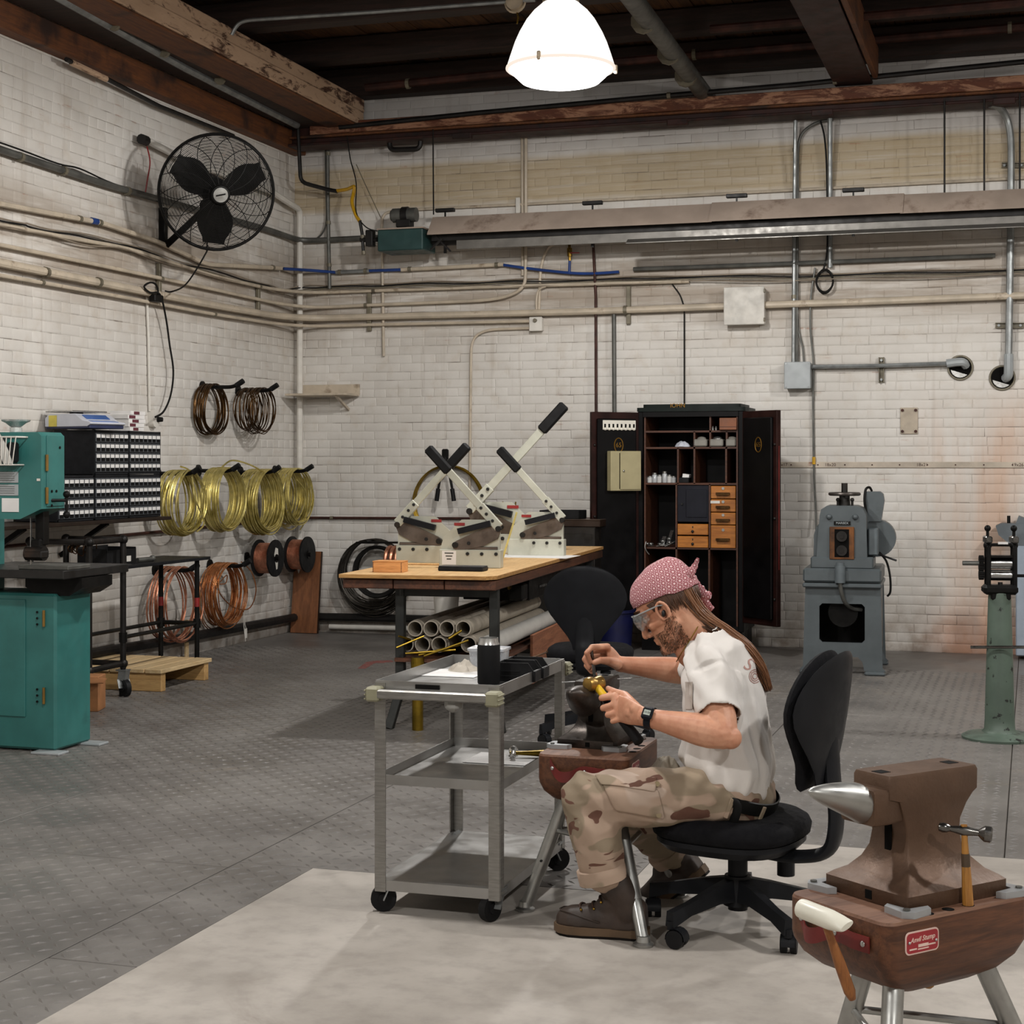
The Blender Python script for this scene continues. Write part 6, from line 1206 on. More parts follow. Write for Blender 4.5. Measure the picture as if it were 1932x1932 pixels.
# contents
def inside(px, py, dy=-.12): p = on_v(px, py, CV+hd_+dy); p.z = 0; return p
def shelf_top(py): return cz(py)+.008
for k, px in enumerate((1226, 1235, 1244, 1254, 1263, 1271)):
    hgt = (.05, .075, .06, .085, .06, .05)[k]; p = inside(px, 910, -.17); p.z = shelf_top(913)
    j = thing('glass_jar', ['leftmost small jar on the cabinet shelf under the rag', 'second small jar from the left on the cabinet shelf', 'third small jar from the left on the cabinet shelf', 'tall stacked tin on the cabinet shelf, fourth from the left', 'fifth small jar from the left on the cabinet shelf', 'rightmost small jar of the row on the cabinet shelf'][k], 'jar', p, 0, 'small jars in the black cabinet')
    obj('jar_body', MB().lathe([(.018, 0), (.019, .004), (.019, hgt*.75), (.016, hgt*.82)], None, 16), (M('jar_white', 'c8c8c6', .3, 0, .05), M('jar_glass', 'b5b8ba', .2, .1, .05))[k % 2], j); obj('jar_lid', MB().lathe([(.018, hgt*.82), (.018, hgt), (0, hgt)], None, 16), m_alu, j)
p = inside(1293, 910, -.16); p.z = shelf_top(913); c = thing('card_tray', 'dark tray of cards on the cabinet shelf right of the jars', 'tray', p); obj('tray', MB().box((0, 0, .02), (.075, .12, .04), .003), m_blkp, c); obj('cards', MB().box((.005, -.01, .052), (.05, .08, .03), .002, Matrix.Rotation(.15, 4, 'Y')), m_label, c)
p = inside(1287, 842, -.19); p.z = shelf_top(845); cloth('folded_rag', p, .06, .05, .05, 9, M('rag_white', 'b9bcc6', .85), 'pale folded rag lying on the upper cabinet shelf', 'cloth', 14)
for k, (px, w__) in enumerate(((1324, .1), (1354, .1), (1381, .075))):
    p = inside(px, 842, -.18); p.z = shelf_top(845); b = thing('plastic_tub', ['cloudy plastic tub in the left pigeonhole of the cabinet', 'cloudy plastic tub in the middle pigeonhole of the cabinet', 'cloudy plastic tub in the right pigeonhole of the cabinet'][k], 'tub', p, 0, 'cloudy tubs in the cabinet pigeonholes')
    obj('tub', MB().box((0, 0, .03), (w__, .12, .055), .008), M('cloudy', '8f8c84', .35, 0, .1, trans=.2), b); obj('tub_content', MB().ball((0, 0, .06), .03, 7, (1.2, 1, .6)), m_alu if k == 1 else M('cloudy', ''), b)
p = inside(1376, 812, -.2); p.z = shelf_top(814); c = thing('brown_box', 'reddish brown box on the top right cabinet shelf', 'box', p); obj('box', MB().box((0, 0, .047), (.13, .12, .09), .003), M('brown_card', '7c4c32', .6), c); obj('box_lip', MB().box((.0, -.061, .025), (.13, .003, .004)), m_shelfw, c)
for k, px in enumerate((1345, 1351)): p = inside(px, 812, -.21); p.z = shelf_top(814); one('small_bottle', MB().lathe([(.008, 0), (.009, .02), (.004, .024), (.004, .03), (0, .03)], Matrix.Translation(p), 10), m_alu, ['tiny bright bottle on the top cabinet shelf, left one', 'tiny bright bottle on the top cabinet shelf, next to the brown box'][k], 'bottle')
for k in range(7):
    p = inside(1226+5.5*k, 1032, -.2-.012*(k % 3)); p.z = shelf_top(1035); q = p+V3((RND.uniform(-.06, .1), .05, RND.uniform(.015, .13) if k > 3 else .012))
    t = thing('cutlery_piece', ['flat steel offcut lying at the left of the cabinet scrap pile', 'second steel offcut of the cabinet scrap pile', 'third steel offcut of the cabinet scrap pile', 'fourth steel offcut of the cabinet scrap pile', 'tilted steel strip of the cabinet scrap pile', 'steepest steel strip leaning in the cabinet scrap pile', 'rightmost steel strip of the cabinet scrap pile'][k], 'scrap', p, 0, 'bright steel scraps in the cabinet')
    dd = q-p; obj('strip', MB().bar((0, 0, .006), tuple(dd+V3((0, 0, .006))), .03, .004).ball(tuple(dd*.4+V3((0, 0, .016))), .022, 6, (1, 1, .5)), m_steel, t)
one('scrap_cord', MB().tube(spline([on_v(1219, 1022, CV-.02), on_v(1217, 1032, CV-.03), on_v(1220, 1040, CV-.03), on_v(1225, 1046, CV-.02)], 5), .004, 6), m_alu, 'pale cord end hanging over the cabinet shelf edge', 'cord')
rb = on_z(1152, 1232); one('blue_bin', MB().lathe([(.13, 0), (.15, .3), (.165, .3), (.165, .32), (.14, .32), (.12, .01)], Matrix.Translation(V3((rb.x, rb.y+.1, 0))), 28), M('deep_blue', '0e1340', .45), 'deep blue round bin on the floor by the left cabinet door', 'bin')
# ---------------------------------------------------------------- powered rolling mill
m_mill = M('mill_grey', '50575a', .42, .1, .08, 6, '424849', .56, .75, 3, .08, 80); m_rustp = M('rust_panel', '6e431f', .6, .3, .25, 9, '3a2415', .45, .65)
ml = on_z(1589, 1272); mill = thing('rolling_mill', 'big grey motor rolling mill on a cast stand against the back wall', 'rolling mill', (ml.x, ml.y, 0), math.radians(3)); s_ = 11.0/F_PX
X = lambda px: (px-1589)*s_
Zm = lambda py: (1273-py)*s_
FY = lambda y: frame((0, y, 0), (1, 0, 0), (0, 0, 1))
outer = [(X(1520), Zm(1094)), (X(1660), Zm(1094)), (X(1664), Zm(1260)), (X(1670), Zm(1266)), (X(1630), Zm(1266)), (X(1627), Zm(1250)), (X(1618), Zm(1240)), (X(1564), Zm(1240)), (X(1554), Zm(1250)), (X(1551), Zm(1266)), (X(1508), Zm(1266)), (X(1515), Zm(1260))]
def ring_prism(mb, o_, hole, y0, y1):            # a plate with one window: two halves either side of it
    x0, x1, z0, z1 = hole; cx_ = (x0+x1)/2
    L = [p for p in o_ if p[0] <= cx_]; Rr = [p for p in o_ if p[0] > cx_]; zt2 = max(p[1] for p in o_); zb2 = Zm(1240)
    mb.prism([(cx_, zt2)]+[(cx_, z1), (x0+.02, z1), (x0, z1-.02), (x0, z0+.02), (x0+.02, z0), (cx_, z0)]+[(cx_, zb2)]+sorted_left(L, cx_), y0, y1, None)
Lx, Rx_, Hz0, Hz1 = X(1546), X(1631), Zm(1213), Zm(1139); yF, yB = 0, .62
left = [(X(1520), Zm(1094)), (X(1515), Zm(1260)), (X(1508), Zm(1266)), (X(1551), Zm(1266)), (X(1554), Zm(1250)), (X(1564), Zm(1240)), (0, Zm(1240)), (0, Hz0), (Lx+.02, Hz0), (Lx, Hz0+.02), (Lx, Hz1-.02), (Lx+.02, Hz1), (0, Hz1), (0, Zm(1094))]
right = [(0, Zm(1094)), (0, Hz1), (Rx_-.02, Hz1), (Rx_, Hz1-.02), (Rx_, Hz0+.02), (Rx_-.02, Hz0), (0, Hz0), (0, Zm(1240)), (X(1618), Zm(1240)), (X(1627), Zm(1250)), (X(1630), Zm(1266)), (X(1670), Zm(1266)), (X(1664), Zm(1260)), (X(1660), Zm(1094))]
for nm, y in (('front_stand', yF), ('rear_stand', yB)): obj(nm, MB().prism(left, -y-.03, -y, FY(0)).prism(right, -y-.03, -y, FY(0)), m_mill, mill)
for x in (X(1524), X(1656)): obj('side_wall', MB().box((x, .33, Zm(1170)), (.02, .56, Zm(1100)-Zm(1240)), .004), m_mill, mill)
for x in (1529, 1650):
    for y in (-.02, .62): obj('foot', MB().box((X(x), y+.01, .012), (.14, .09, .026), .01), m_mill, mill)
obj('stand_top', MB().box((0, .32, Zm(1085)), (X(1662)-X(1516), .72, Zm(1072)-Zm(1098)), .012).box((0, .32, Zm(1104)), (X(1664)-X(1516), .73, .03), .008), m_mill, mill)
obj('inner_guard', MB().cyl((0, .1, Zm(1158)), (0, .4, Zm(1158)), .1, n=24), m_blk, mill); obj('dark_backing', MB().box((0, .58, Zm(1176)), (.44, .02, Zm(1110)-Zm(1240))), m_blk, mill)  # black backing stands in for the shade inside the stand window
obj('mill_foot', MB().box((X(1588), .22, Zm(1062)), (X(1648)-X(1530), .4, Zm(1050)-Zm(1073)), .01), m_mill, mill)
hs = [(X(1540), Zm(1055)), (X(1635), Zm(1055)), (X(1633), Zm(970)), (X(1627), Zm(958)), (X(1615), Zm(953)), (X(1560), Zm(953)), (X(1549), Zm(960)), (X(1546), Zm(972))]
obj('housing', MB().prism(hs, -.36, -.03, FY(0)), m_mill, mill, smooth=30)
obj('roll_frame', MB().box((X(1588), .022, Zm(1024)), (X(1612)-X(1566), .02, Zm(992)-Zm(1054)), .003), m_rustp, mill)
obj('roll_window', MB().box((X(1588), .011, Zm(1024)), (X(1602)-X(1575), .004, Zm(997)-Zm(1050))), m_hole, mill)
for py in (1011, 1038): obj('roll', MB().cyl((X(1588), -.005, Zm(py)), (X(1588), .03, Zm(py)), .036, n=20).cyl((X(1588), -.012, Zm(py)), (X(1588), .0, Zm(py)), .015, n=12), m_bpipe, mill)
obj('name_plate', MB().box((X(1588.5), .026, Zm(986)), (X(1604)-X(1573), .008, .026)), m_blk, mill); obj('lettering', text_mb('MARBEX', .022, frame((X(1588.5), .0215, Zm(986)), (1, 0, 0), (0, 0, 1)), .0004), m_lgrey, mill)
for px in (1564, 1613): obj('grease_cap', MB().ball((X(px), .022, Zm(974)), .02, 8), m_mill, mill)
obj('screw_post', MB().cyl((X(1591), .15, Zm(953)), (X(1591), .15, Zm(930)), .04, .034, 16).cyl((X(1591), .15, Zm(930)), (X(1591), .15, Zm(910)), .021, n=6), m_bpipe, mill)
for px in (1579, 1606): obj('screw_stud', MB().cyl((X(px), .12, Zm(954)), (X(px), .12, Zm(940)), .009, n=8).ball((X(px), .12, Zm(942)), .014, 6), m_bpipe, mill)
obj('handwheel', MB().tube([V3((X(1591)+.098*math.cos(a), .15+.098*math.sin(a), Zm(931))) for a in np.linspace(0, 2*PI, 33)[:-1]], .012, 8, closed=True).bar((X(1591)-.095, .15, Zm(931)), (X(1591)+.095, .15, Zm(931)), .03, .012).bar((X(1591), .055, Zm(931)), (X(1591), .245, Zm(931)), .03, .012), M('wheel_iron', '4a4440', .4, .6, .2), mill)
obj('left_cover', MB().prism([(X(1534), Zm(1050)), (X(1546), Zm(1050)), (X(1546), Zm(985)), (X(1538), Zm(996)), (X(1534), Zm(1010))], -.3, -.08, FY(0)), m_mill, mill)
obj('gear_case', MB().cyl((X(1650), .34, Zm(1018)), (X(1650), .5, Zm(1018)), .128, n=28), m_mill, mill)
obj('side_box', MB().box((X(1645), .2, Zm(1022)), (X(1655)-X(1636), .2, Zm(996)-Zm(1048)), .008), M('mill_box', '5c6468', .45, .1), mill)
obj('motor_head', MB().prism([(X(1628), Zm(985)), (X(1658), Zm(985)), (X(1664), Zm(945)), (X(1662), Zm(932)), (X(1656), Zm(927)), (X(1630), Zm(927)), (X(1627), Zm(940))], -.46, -.32, FY(0)), m_mill, mill)
obj('motor_cable', MB().tube(spline([V3((X(1631), .3, Zm(972))), V3((X(1627), .3, Zm(945))), V3((X(1629), .32, Zm(923))), V3((X(1636), .34, Zm(919))), V3((X(1640), .36, Zm(926)))], 5), .009, 6), m_cable, mill); obj('motor_cable', MB().tube(spline([V3((X(1655), .3, Zm(1045))), V3((X(1668), .32, Zm(1062))), V3((X(1675), .32, Zm(1090))), V3((X(1676), .3, Zm(1120))), V3((X(1670), .3, Zm(1130)))], 5), .008, 6), m_cable, mill)
obj('front_motor', MB().cyl((X(1586), -.06, Zm(1098)), (X(1586), -.06, Zm(1066)), .035, n=18).cyl((X(1586), -.06, Zm(1066)), (X(1586), -.06, Zm(1060)), .028, n=16), M('mill_box', ''), mill)
obj('flex_conduit', MB().tube(spline([V3((X(1586), -.06, Zm(1097))), V3((X(1588), -.05, Zm(1115))), V3((X(1594), -.02, Zm(1135))), V3((X(1606), .06, Zm(1148))), V3((X(1624), .1, Zm(1152)))], 6), .014, 10), m_gpipe, mill)
obj('rod_lever', MB().cyl((X(1655), .25, Zm(1048)), (X(1688), .22, Zm(1059)), .007, n=8), m_cap, mill)
# ---------------------------------------------------------------- hand rolling mill on a pedestal
hp_ = on_z(1886, 1393); hm = thing('hand_mill', 'small black hand rolling mill on a chipped green pedestal', 'rolling mill', (hp_.x, hp_.y, 0), math.radians(10)); s2 = 8.5/F_PX
X = lambda px: (px-1887)*s2
Zm = lambda py: (1393-py)*s2
m_grn = M('chipped_green', '56655a', .5, .05, .1, 6, '1c1f1c', .60, .64, 16)
obj('pedestal', MB().lathe([(.19, 0), (.192, .012), (.17, .024), (.09, .036), (.078, .05), (.075, .1), (.067, .4), (.058, .72), (.055, Zm(1118))], None, 32), m_grn, hm, smooth=40)
obj('head_plate', MB().box((0, 0, Zm(1112)), (X(1920)-X(1857), .12, .05), .015).box((0, 0, Zm(1124)), (.1, .1, .04), .008), m_blk, hm)
for px in (1865, 1913):
    for y in (-.035, .035): obj('frame_post', MB().box((X(px), y, (Zm(1108)+Zm(1030))/2), (.022, .02, Zm(1030)-Zm(1108)), .004), m_blk, hm)
    obj('top_knob', MB().ball((X(px), 0, Zm(997)), .017, 8).cyl((X(px), 0, Zm(1012)), (X(px), 0, Zm(1000)), .008, n=8), m_blk, hm); obj('screw_block', MB().box((X(px), 0, Zm(1018)), (.036, .1, .036), .006).cyl((X(px), -.05, Zm(1017)), (X(px), -.056, Zm(1017)), .013, n=12), m_dsteel, hm)
    obj('joint', MB().ball((X(px), 0, Zm(1029)), .022, 8), m_blk, hm)
obj('tie_bar', MB().box((0, 0, Zm(1028)), (X(1913)-X(1865), .03, .016), .004).box((0, 0, Zm(1050)), (X(1913)-X(1865), .08, .012), .003), m_blk, hm); obj('tag', MB().box((.01, -.045, Zm(1024)), (.05, .004, .012)), m_label, hm)
m_roll = M('roll_steel', 'a8a8a6', .16, 1.0, .05, 12)
for py in (1063, 1085): obj('roll', MB().cyl((X(1870), 0, Zm(py)), (X(1909), 0, Zm(py)), .0285, n=28), m_roll, hm)
for py, r in ((1056, .022), (1069, .026), (1085, .026)): obj('gear', MB().prism([(q*math.cos(2*PI*k/28), q*math.sin(2*PI*k/28)) for k, q in ((k, r*(1.0 if k % 2 else .86)) for k in range(28))], 0, .024, frame((X(1849), 0, Zm(py)), (0, 1, 0), (0, 0, 1))), m_blk, hm)
obj('shaft', MB().cyl((X(1819), 0, Zm(1063)), (X(1850), 0, Zm(1063)), .012, n=14), m_gpipe, hm); obj('shaft', MB().cyl((X(1912), 0, Zm(1086)), (X(1975), 0, Zm(1086)), .008, n=10), m_blk, hm)
obj('frame_bolt', MB().cyl((0, -.02, Zm(1106)), (0, -.02, Zm(1098)), .012, n=6), m_bpipe, hm)
one('steel_bar', MB().cyl(on_v(1831, 1221, hp_.y-.1), on_v(1975, 1221, hp_.y-.1), .008, n=10), m_dsteel, 'level steel bar crossing in front of the green pedestal', 'rod')
# grey machine at the right edge
ge = on_z(1917, 1238); gm = thing('grey_machine', 'blue grey machine cabinet cut by the right edge of the picture', 'machine', (ge.x, ge.y-.24, 0))
Zg = -ge.x*sA+(ge.y-.24)*cA; zg = lambda py: CAM_H-(py-YH)/F_PX*Zg
m_bg = M('blue_grey_paint', '98a3b0', .45, .1, .05); m_bgd = M('slate_paint', '5d6469', .45, .1)
obj('cabinet_body', MB().box((.25, .14, (zg(1238)+zg(1030))/2), (.5, .26, zg(1030)-zg(1238)), .008), m_bg, gm)
obj('machine_head', MB().prism([(-.14, zg(993)), (-.1, zg(988)), (.45, zg(988)), (.45, zg(1030)), (-.03, zg(1030)), (-.12, zg(1010))], -.26, -.02, frame((0, 0, 0), (1, 0, 0), (0, 0, 1))), m_bgd, gm)
obj('slanted_cover', MB().prism([(.0, zg(988)), (.02, zg(974)), (.14, zg(986)), (.14, zg(990))], -.25, -.05, frame((0, 0, 0), (1, 0, 0), (0, 0, 1))), m_bgd, gm); obj('spindle', MB().cyl((-.05, .1, zg(990)), (-.05, .1, zg(974)), .012, n=10), m_blk, gm)
# ---------------------------------------------------------------- the man at the anvil
from mathutils.bvhtree import BVHTree
FW, LF, UP = V3((-1, 0, 0)), V3((0, -1, 0)), V3((0, 0, 1))
m_skin = None
def skin_mat():
    t = NT('skin'); tc = t.n('TexCoord').outputs['Object']
    n1 = t.noise(tc, 14, 4); n2 = t.noise(tc, 60, 3)
    k = t.mix(t.ramp(n1, .3, .7), srgb('bb8266'), srgb('cd9a7e')); k = t.mix(t.math('MULTIPLY', t.ramp(n2, .45, .7), .22), k, srgb('a5654e'))
    t.b.inputs['Subsurface Weight'].default_value = .12; t.b.inputs['Subsurface Radius'].default_value = (.012, .005, .003)
    t.b.inputs['Specular IOR Level'].default_value = .35
    return t.out(k, .5, 0, t.noise(tc, 260, 2), .12, .001)
m_skin = skin_mat()
def chain(mb, pts, rs, n=14):
    pts = [V3(p) for p in pts]; mb.tube(pts, rs, n)
    for p, r in zip(pts, rs): mb.ball(p, r*.985, 7)
    return mb
def smooth_chain(mb, pts, rs, k=5, n=14):
    P = spline(pts, k); m = len(pts)-1; R_ = []
    for i in range(m):
        for j in range(k): t = j/k; R_.append(lerp(rs[i], rs[i+1], t*t*(3-2*t)))
    R_.append(rs[-1]); return chain(mb, P, R_, n)
def remeshed(name, mb, mat, parent, vox, smooth_n=4, disp=None, smooth_f=.5):
    o = obj(name, mb, mat, parent, True, 180)
    modified(o, [('REMESH', dict(mode='VOXEL', voxel_size=vox, use_smooth_shade=True)), ('SMOOTH', dict(factor=smooth_f, iterations=smooth_n))])
    me = o.data
    if disp:
        co = np.empty(len(me.vertices)*3); me.vertices.foreach_get('co', co); co = co.reshape(-1, 3)
        nm = np.empty(len(me.vertices)*3); me.vertex_normals.foreach_get('vector', nm); nm = nm.reshape(-1, 3)
        W = MW[o.name]; off = W.translation
        d = np.array([disp(V3(p)+off, V3(q)) for p, q in zip(co, nm)]); co += nm*d[:, None]; me.vertices.foreach_set('co', co.ravel()); me.update()
    me.polygons.foreach_set('use_smooth', [True]*len(me.polygons)); return o
P_ = ptW
HC = P_(1266, 1149, 5.10); TH = math.radians(31)
hx_ = FW*math.cos(TH)-UP*math.sin(TH); hz_ = FW*math.sin(TH)+UP*math.cos(TH); hy_ = hz_.cross(hx_)
HM_ = Matrix((hx_, hy_, hz_)).transposed().to_4x4(); HM_.translation = HC
hp = lambda x, y, z: HM_ @ V3((x, y, z))
LS, LE, LWr = P_(1336, 1252, 4.93), P_(1364, 1386, 4.78), P_(1218, 1353, 4.88)
RS, RE, RWr = P_(1358, 1236, 5.27), P_(1302, 1268, 5.44), P_(1170, 1253, 5.38)
NB = P_(1322, 1205, 5.08)
def head_rings():
    S = [(-.120, .070, .035, .016), (-.113, .082, .018, .028), (-.100, .087, 0, .038), (-.085, .085, -.018, .047), (-.068, .086, -.04, .055), (-.05, .089, -.058, .0615), (-.03, .088, -.075, .066), (-.008, .086, -.086, .0695), (.012, .081, -.092, .071), (.026, .084, -.095, .072), (.042, .094, -.098, .0735), (.07, .0925, -.099, .0745), (.095, .077, -.088, .068), (.115, .048, -.062, .05), (.126, .015, -.03, .025)]
    out = []
    for z, xf, xb, hw in S:
        c = (xf+xb)/2; a = (xf-xb)/2; r = []
        for k in range(28):
            t = 2*PI*k/28; ct, st = math.cos(t), math.sin(t)
            r.append(hp(c+a*math.copysign(abs(ct)**.9, ct), hw*math.copysign(abs(st)**.88, st), z))
        out.append(r)
    return out
body = MB(); body.loft(head_rings())
chain(body, [hp(.083, 0, .026), hp(.098, 0, .002), hp(.111, 0, -.026), hp(.113, 0, -.033)], [.0085, .0095, .0115, .0115], 10)
for s in (-1, 1):
    body.ball(hp(.099, s*.0115, -.037), .0095, 6); chain(body, [hp(.09, s*.012, .036), hp(.088, s*.032, .04), hp(.072, s*.05, .034)], [.0095, .0105, .009], 8)
    chain(body, [hp(.079, s*.025, -.012), hp(.064, s*.05, -.018), hp(.03, s*.064, -.02)], [.012, .014, .012], 8)
    body.ball(hp(.074, s*.031, .012), .0125, 7)
    ear = [hp(.012+.0*a, s*.074, .0)+(hx_*(-.006+.019*math.cos(a))+hz_*(.004+.03*math.sin(a)))+hy_*s*(.006+.006*(math.cos(a) < 0)) for a in np.linspace(-.9, PI*1.35, 12)]
    chain(body, ear, [.0052]*12, 8); body.ball(hp(.004, s*.075, -.024), .0085, 6); chain(body, [hp(-.002, s*.073, .02), hp(-.004, s*.075, -.015)], [.008, .008], 8)
body.ball(hp(.09, 0, -.0605), .0085, 6, (1, 1.9, .8)); body.ball(hp(.089, 0, -.0725), .0085, 6, (1, 1.7, .8)); body.ball(hp(.078, 0, -.1), .018, 7)
for s in (-1, 1): chain(body, [hp(.074, s*.018, -.1), hp(.03, s*.05, -.08), hp(-.008, s*.064, -.045)], [.012, .012, .012], 8)
chain(body, [hp(-.03, 0, -.02), hp(-.035, 0, -.085), NB+V3((.0, 0, -.01)), P_(1345, 1250, 5.08)], [.062, .058, .056, .06], 18)
chain(body, [hp(.02, 0, -.085), NB+FW*.03+UP*-.05], [.035, .045], 12)
# torso and legs below the clothes, arms
chain(body, [P_(1345, 1250, 5.08), P_(1362, 1320, 5.06), P_(1375, 1410, 5.05), P_(1385, 1500, 5.05)], [.06, .08, .085, .085], 16)
smooth_chain(body, [NB+UP*-.05, LS+UP*-.015, LE], [.035, .04, .044]); smooth_chain(body, [NB+UP*-.05, RS+UP*-.015, RE], [.035, .04, .042])
fa = lambda S, E, Wr, rs: chain(body, [E+(Wr-E)*k for k in (0, .06, .16, .3, .5, .75, .93, 1.0)], rs, 16)
chain(body, [LS, LS.lerp(LE, .4), LS.lerp(LE, .8), LE], [.038, .048, .05, .044], 16)
fa(LS, LE, LWr, [.043, .046, .0495, .0485, .042, .033, .0285, .028]); body.ball(LE+V3((.022, 0, -.008)), .034, 8)
chain(body, [RS, RS.lerp(RE, .5), RE], [.038, .045, .041], 16); fa(RS, RE, RWr, [.04, .042, .044, .043, .038, .031, .027, .0265])
# left hand round the mallet handle
HA, HB_ = P_(1122, 1290, 5.12), P_(1206, 1399, 4.97); hd0 = (HB_-HA).normalized()
Kn = [P_(1160, 1313, 5.035), P_(1163, 1328, 5.025), P_(1167, 1343, 5.015), P_(1171, 1356, 5.005)]
body.loft([[LWr+(V3((0, math.cos(a)*.021, math.sin(a)*.03))) for a in np.linspace(0, 2*PI, 15)[:-1]]]*2 if False else [[LWr.lerp((Kn[1]+Kn[2])/2, k)+UP*math.sin(a)*hgt+LF*math.cos(a)*th+FW*0 for a in np.linspace(0, 2*PI, 15)[:-1]] for k, hgt, th in ((-.1, .027, .022), (.25, .033, .02), (.6, .041, .019), (.95, .043, .016))])
chain(body, Kn, [.0125, .013, .0125, .011], 10)
for i, (k, pip) in enumerate(zip(Kn, ((1135, 1317, 5.06), (1138, 1336, 5.045), (1147, 1349, 5.03), (1156, 1361, 5.02)))):
    p1 = P_(*pip); r = (.0105, .0108, .0103, .009)[i]; ax = HA+hd0*((k-HA).dot(hd0)); back = p1.lerp(k, .35)+V3((0, .055, 0)); tip = k+V3((.0, .05, -.006))+FW*-.004
    chain(body, [k, k.lerp(p1, .5)+LF*.003, p1], [r*1.12, r*1.0, r*1.02], 10); chain(body, [p1, back], [r, r*.92], 10); chain(body, [back, tip], [r*.9, r*.8], 10)
mcp = P_(1178, 1313, 5.05); chain(body, [P_(1200, 1338, 4.93), mcp, P_(1160, 1306, 5.10), P_(1147, 1299, 5.12)], [.02, .016, .012, .0095], 10)
chain(body, [P_(1195, 1345, 4.95), P_(1172, 1338, 5.035)], [.024, .02], 10)
# right hand pinching the steel punch
K2 = [P_(1146, 1220, 5.325), P_(1147, 1226, 5.35), P_(1148, 1233, 5.37), P_(1150, 1241, 5.385)]
body.loft([[RWr.lerp((K2[1]+K2[2])/2, k)+UP*math.sin(a)*hgt+LF*math.cos(a)*th+V3((0, dy, 0)) for a in np.linspace(0, 2*PI, 15)[:-1]] for k, hgt, th, dy in ((-.1, .024, .024, 0), (.3, .029, .025, -.0), (.65, .03, .029, -.004), (.95, .024, .03, -.004))])
chain(body, K2, [.0115, .012, .0115, .0105], 10)
F2 = [((1117, 1221, 5.29), (1107, 1232, 5.275), (1114, 1250, 5.285)), ((1110, 1229, 5.33), (1103, 1244, 5.32), (1112, 1260, 5.31)), ((1110, 1240, 5.355), (1106, 1256, 5.345), (1117, 1269, 5.325)), ((1118, 1250, 5.37), (1113, 1264, 5.36), (1124, 1273, 5.345))]
for k, f_, r in zip(K2, F2, (.0105, .0105, .0098, .0088)): chain(body, [k]+[P_(*q) for q in f_], [r*1.1, r, r*.93, r*.8], 10)
chain(body, [P_(1164, 1253, 5.345), P_(1147, 1247, 5.29), P_(1133, 1246, 5.272), P_(1122, 1250, 5.272)], [.019, .0145, .0118, .0098], 10)
# legs inside the trousers
LH, LK, LA = P_(1372, 1497, 4.95), P_(1112, 1504, 4.92), P_(1140, 1650, 4.925); RH, RK, RA = P_(1390, 1500, 5.15), P_(1190, 1540, 5.27), P_(1272, 1615, 5.378)
chain(body, [LH, LK, LA], [.065, .05, .032], 14); chain(body, [RH, RK, RA], [.065, .05, .03], 14)
man = remeshed('person', body, m_skin, None, .0034, 3); man.name = 'person'
MW[man.name] = mat_of(man.location)
tag(man, 'seated man in white shirt and red bandana bending over an anvil, mallet in hand', 'person')
# ---- shirt
m_shirt = M('shirt_cotton', 'd6d1cc', .85, 0, .05, 6, bump=.12, bscale=700); TA = V3((0, 0, 0))
wa = (UP*.926-FW*.376).normalized(); sh = MB(); SR = [((1376, 1470), .122, .178), ((1375, 1458), .137, .19), ((1374, 1436), .14, .193), ((1373, 1390), .130, .185), ((1367, 1320), .123, .188), ((1360, 1270), .112, .196), ((1350, 1232), .092, .185), ((1336, 1205), .07, .12), ((1326, 1190), .06, .075)]
cs = [P_(x, y, 5.05+(.02 if y < 1300 else 0)) for (x, y), a, b in SR]; rings = []
for i, ((x, y), a, b) in enumerate(SR):
    ax = (cs[min(i+1, len(cs)-1)]-cs[max(i-1, 0)]).normalized(); ax = wa if i < 2 else (ax*.5+wa*.5).normalized() if i == 2 else ax; f_ = (FW-ax*FW.dot(ax)).normalized()
    rings.append([cs[i]+f_*a*math.copysign(abs(math.cos(t))**.9, math.cos(t))+LF*b*math.copysign(abs(math.sin(t))**.85, math.sin(t)) for t in np.linspace(0, 2*PI, 41)[:-1]])
sh.loft(rings)
LEnd, REnd = LS.lerp(LE, .72)+V3((-.0, 0, 0)), RS.lerp(RE, .86)
smooth_chain(sh, [cs[6], LS+V3((0, .02, -.01)), LS.lerp(LE, .4)], [.07, .074, .068]); sh.tube([LS.lerp(LE, .2), LS.lerp(LE, .45), LEnd], [.07, .067, .066], 24)
smooth_chain(sh, [cs[6], RS+V3((0, -.02, -.005)), RS.lerp(RE, .5)], [.07, .07, .062]); sh.tube([RS.lerp(RE, .2), RS.lerp(RE, .5), REnd], [.066, .063, .064], 24)
la = (LE-LS).normalized(); ra = (RE-RS).normalized(); ta = (cs[-1]-cs[0]).normalized()
def fold(p, n):
    u = (p-cs[0]).dot(ta); dl = (p-LS).dot(la); nearL = (p-LS-la*dl).length < .1 and dl > .03
    q = V3((p.x*9, p.y*9, p.z*3.2)) if not nearL else V3((p.x*16+p.z*8, p.y*16, p.z*5))
    d = noise.noise(q+V3((3, 1, 7)))*.012-abs(noise.noise(V3((p.x*15, p.y*15, p.z*6))))*.012+noise.noise(p*18)*.004
    diag = math.sin((p.z*1.0+p.x*.9)*70+3.5*noise.noise(p*7))*.0075*max(0, min(1, (u-.22)*6))
    hem = max(0, 1-abs(u-.05)/.1); d += hem*(.011*noise.noise(V3((p.x*22, p.y*22, p.z*7)))+.006)
    c_ = cs[0]+ta*u; an = math.atan2((p-c_).dot(LF), (p-c_).dot(FW)); drape = (math.sin(an*13+4*noise.noise(p*5))+.6*math.sin(an*23+5*noise.noise(p*8)))*.0035*max(0, min(1, (.36-u)*8))*(0 if nearL else 1)
    return d+diag+drape
shirt = remeshed('shirt', sh, m_shirt, man, .0055, 6, fold)
bm = bmesh.new(); bm.from_mesh(shirt.data); off = MW[man.name].translation; kill = []
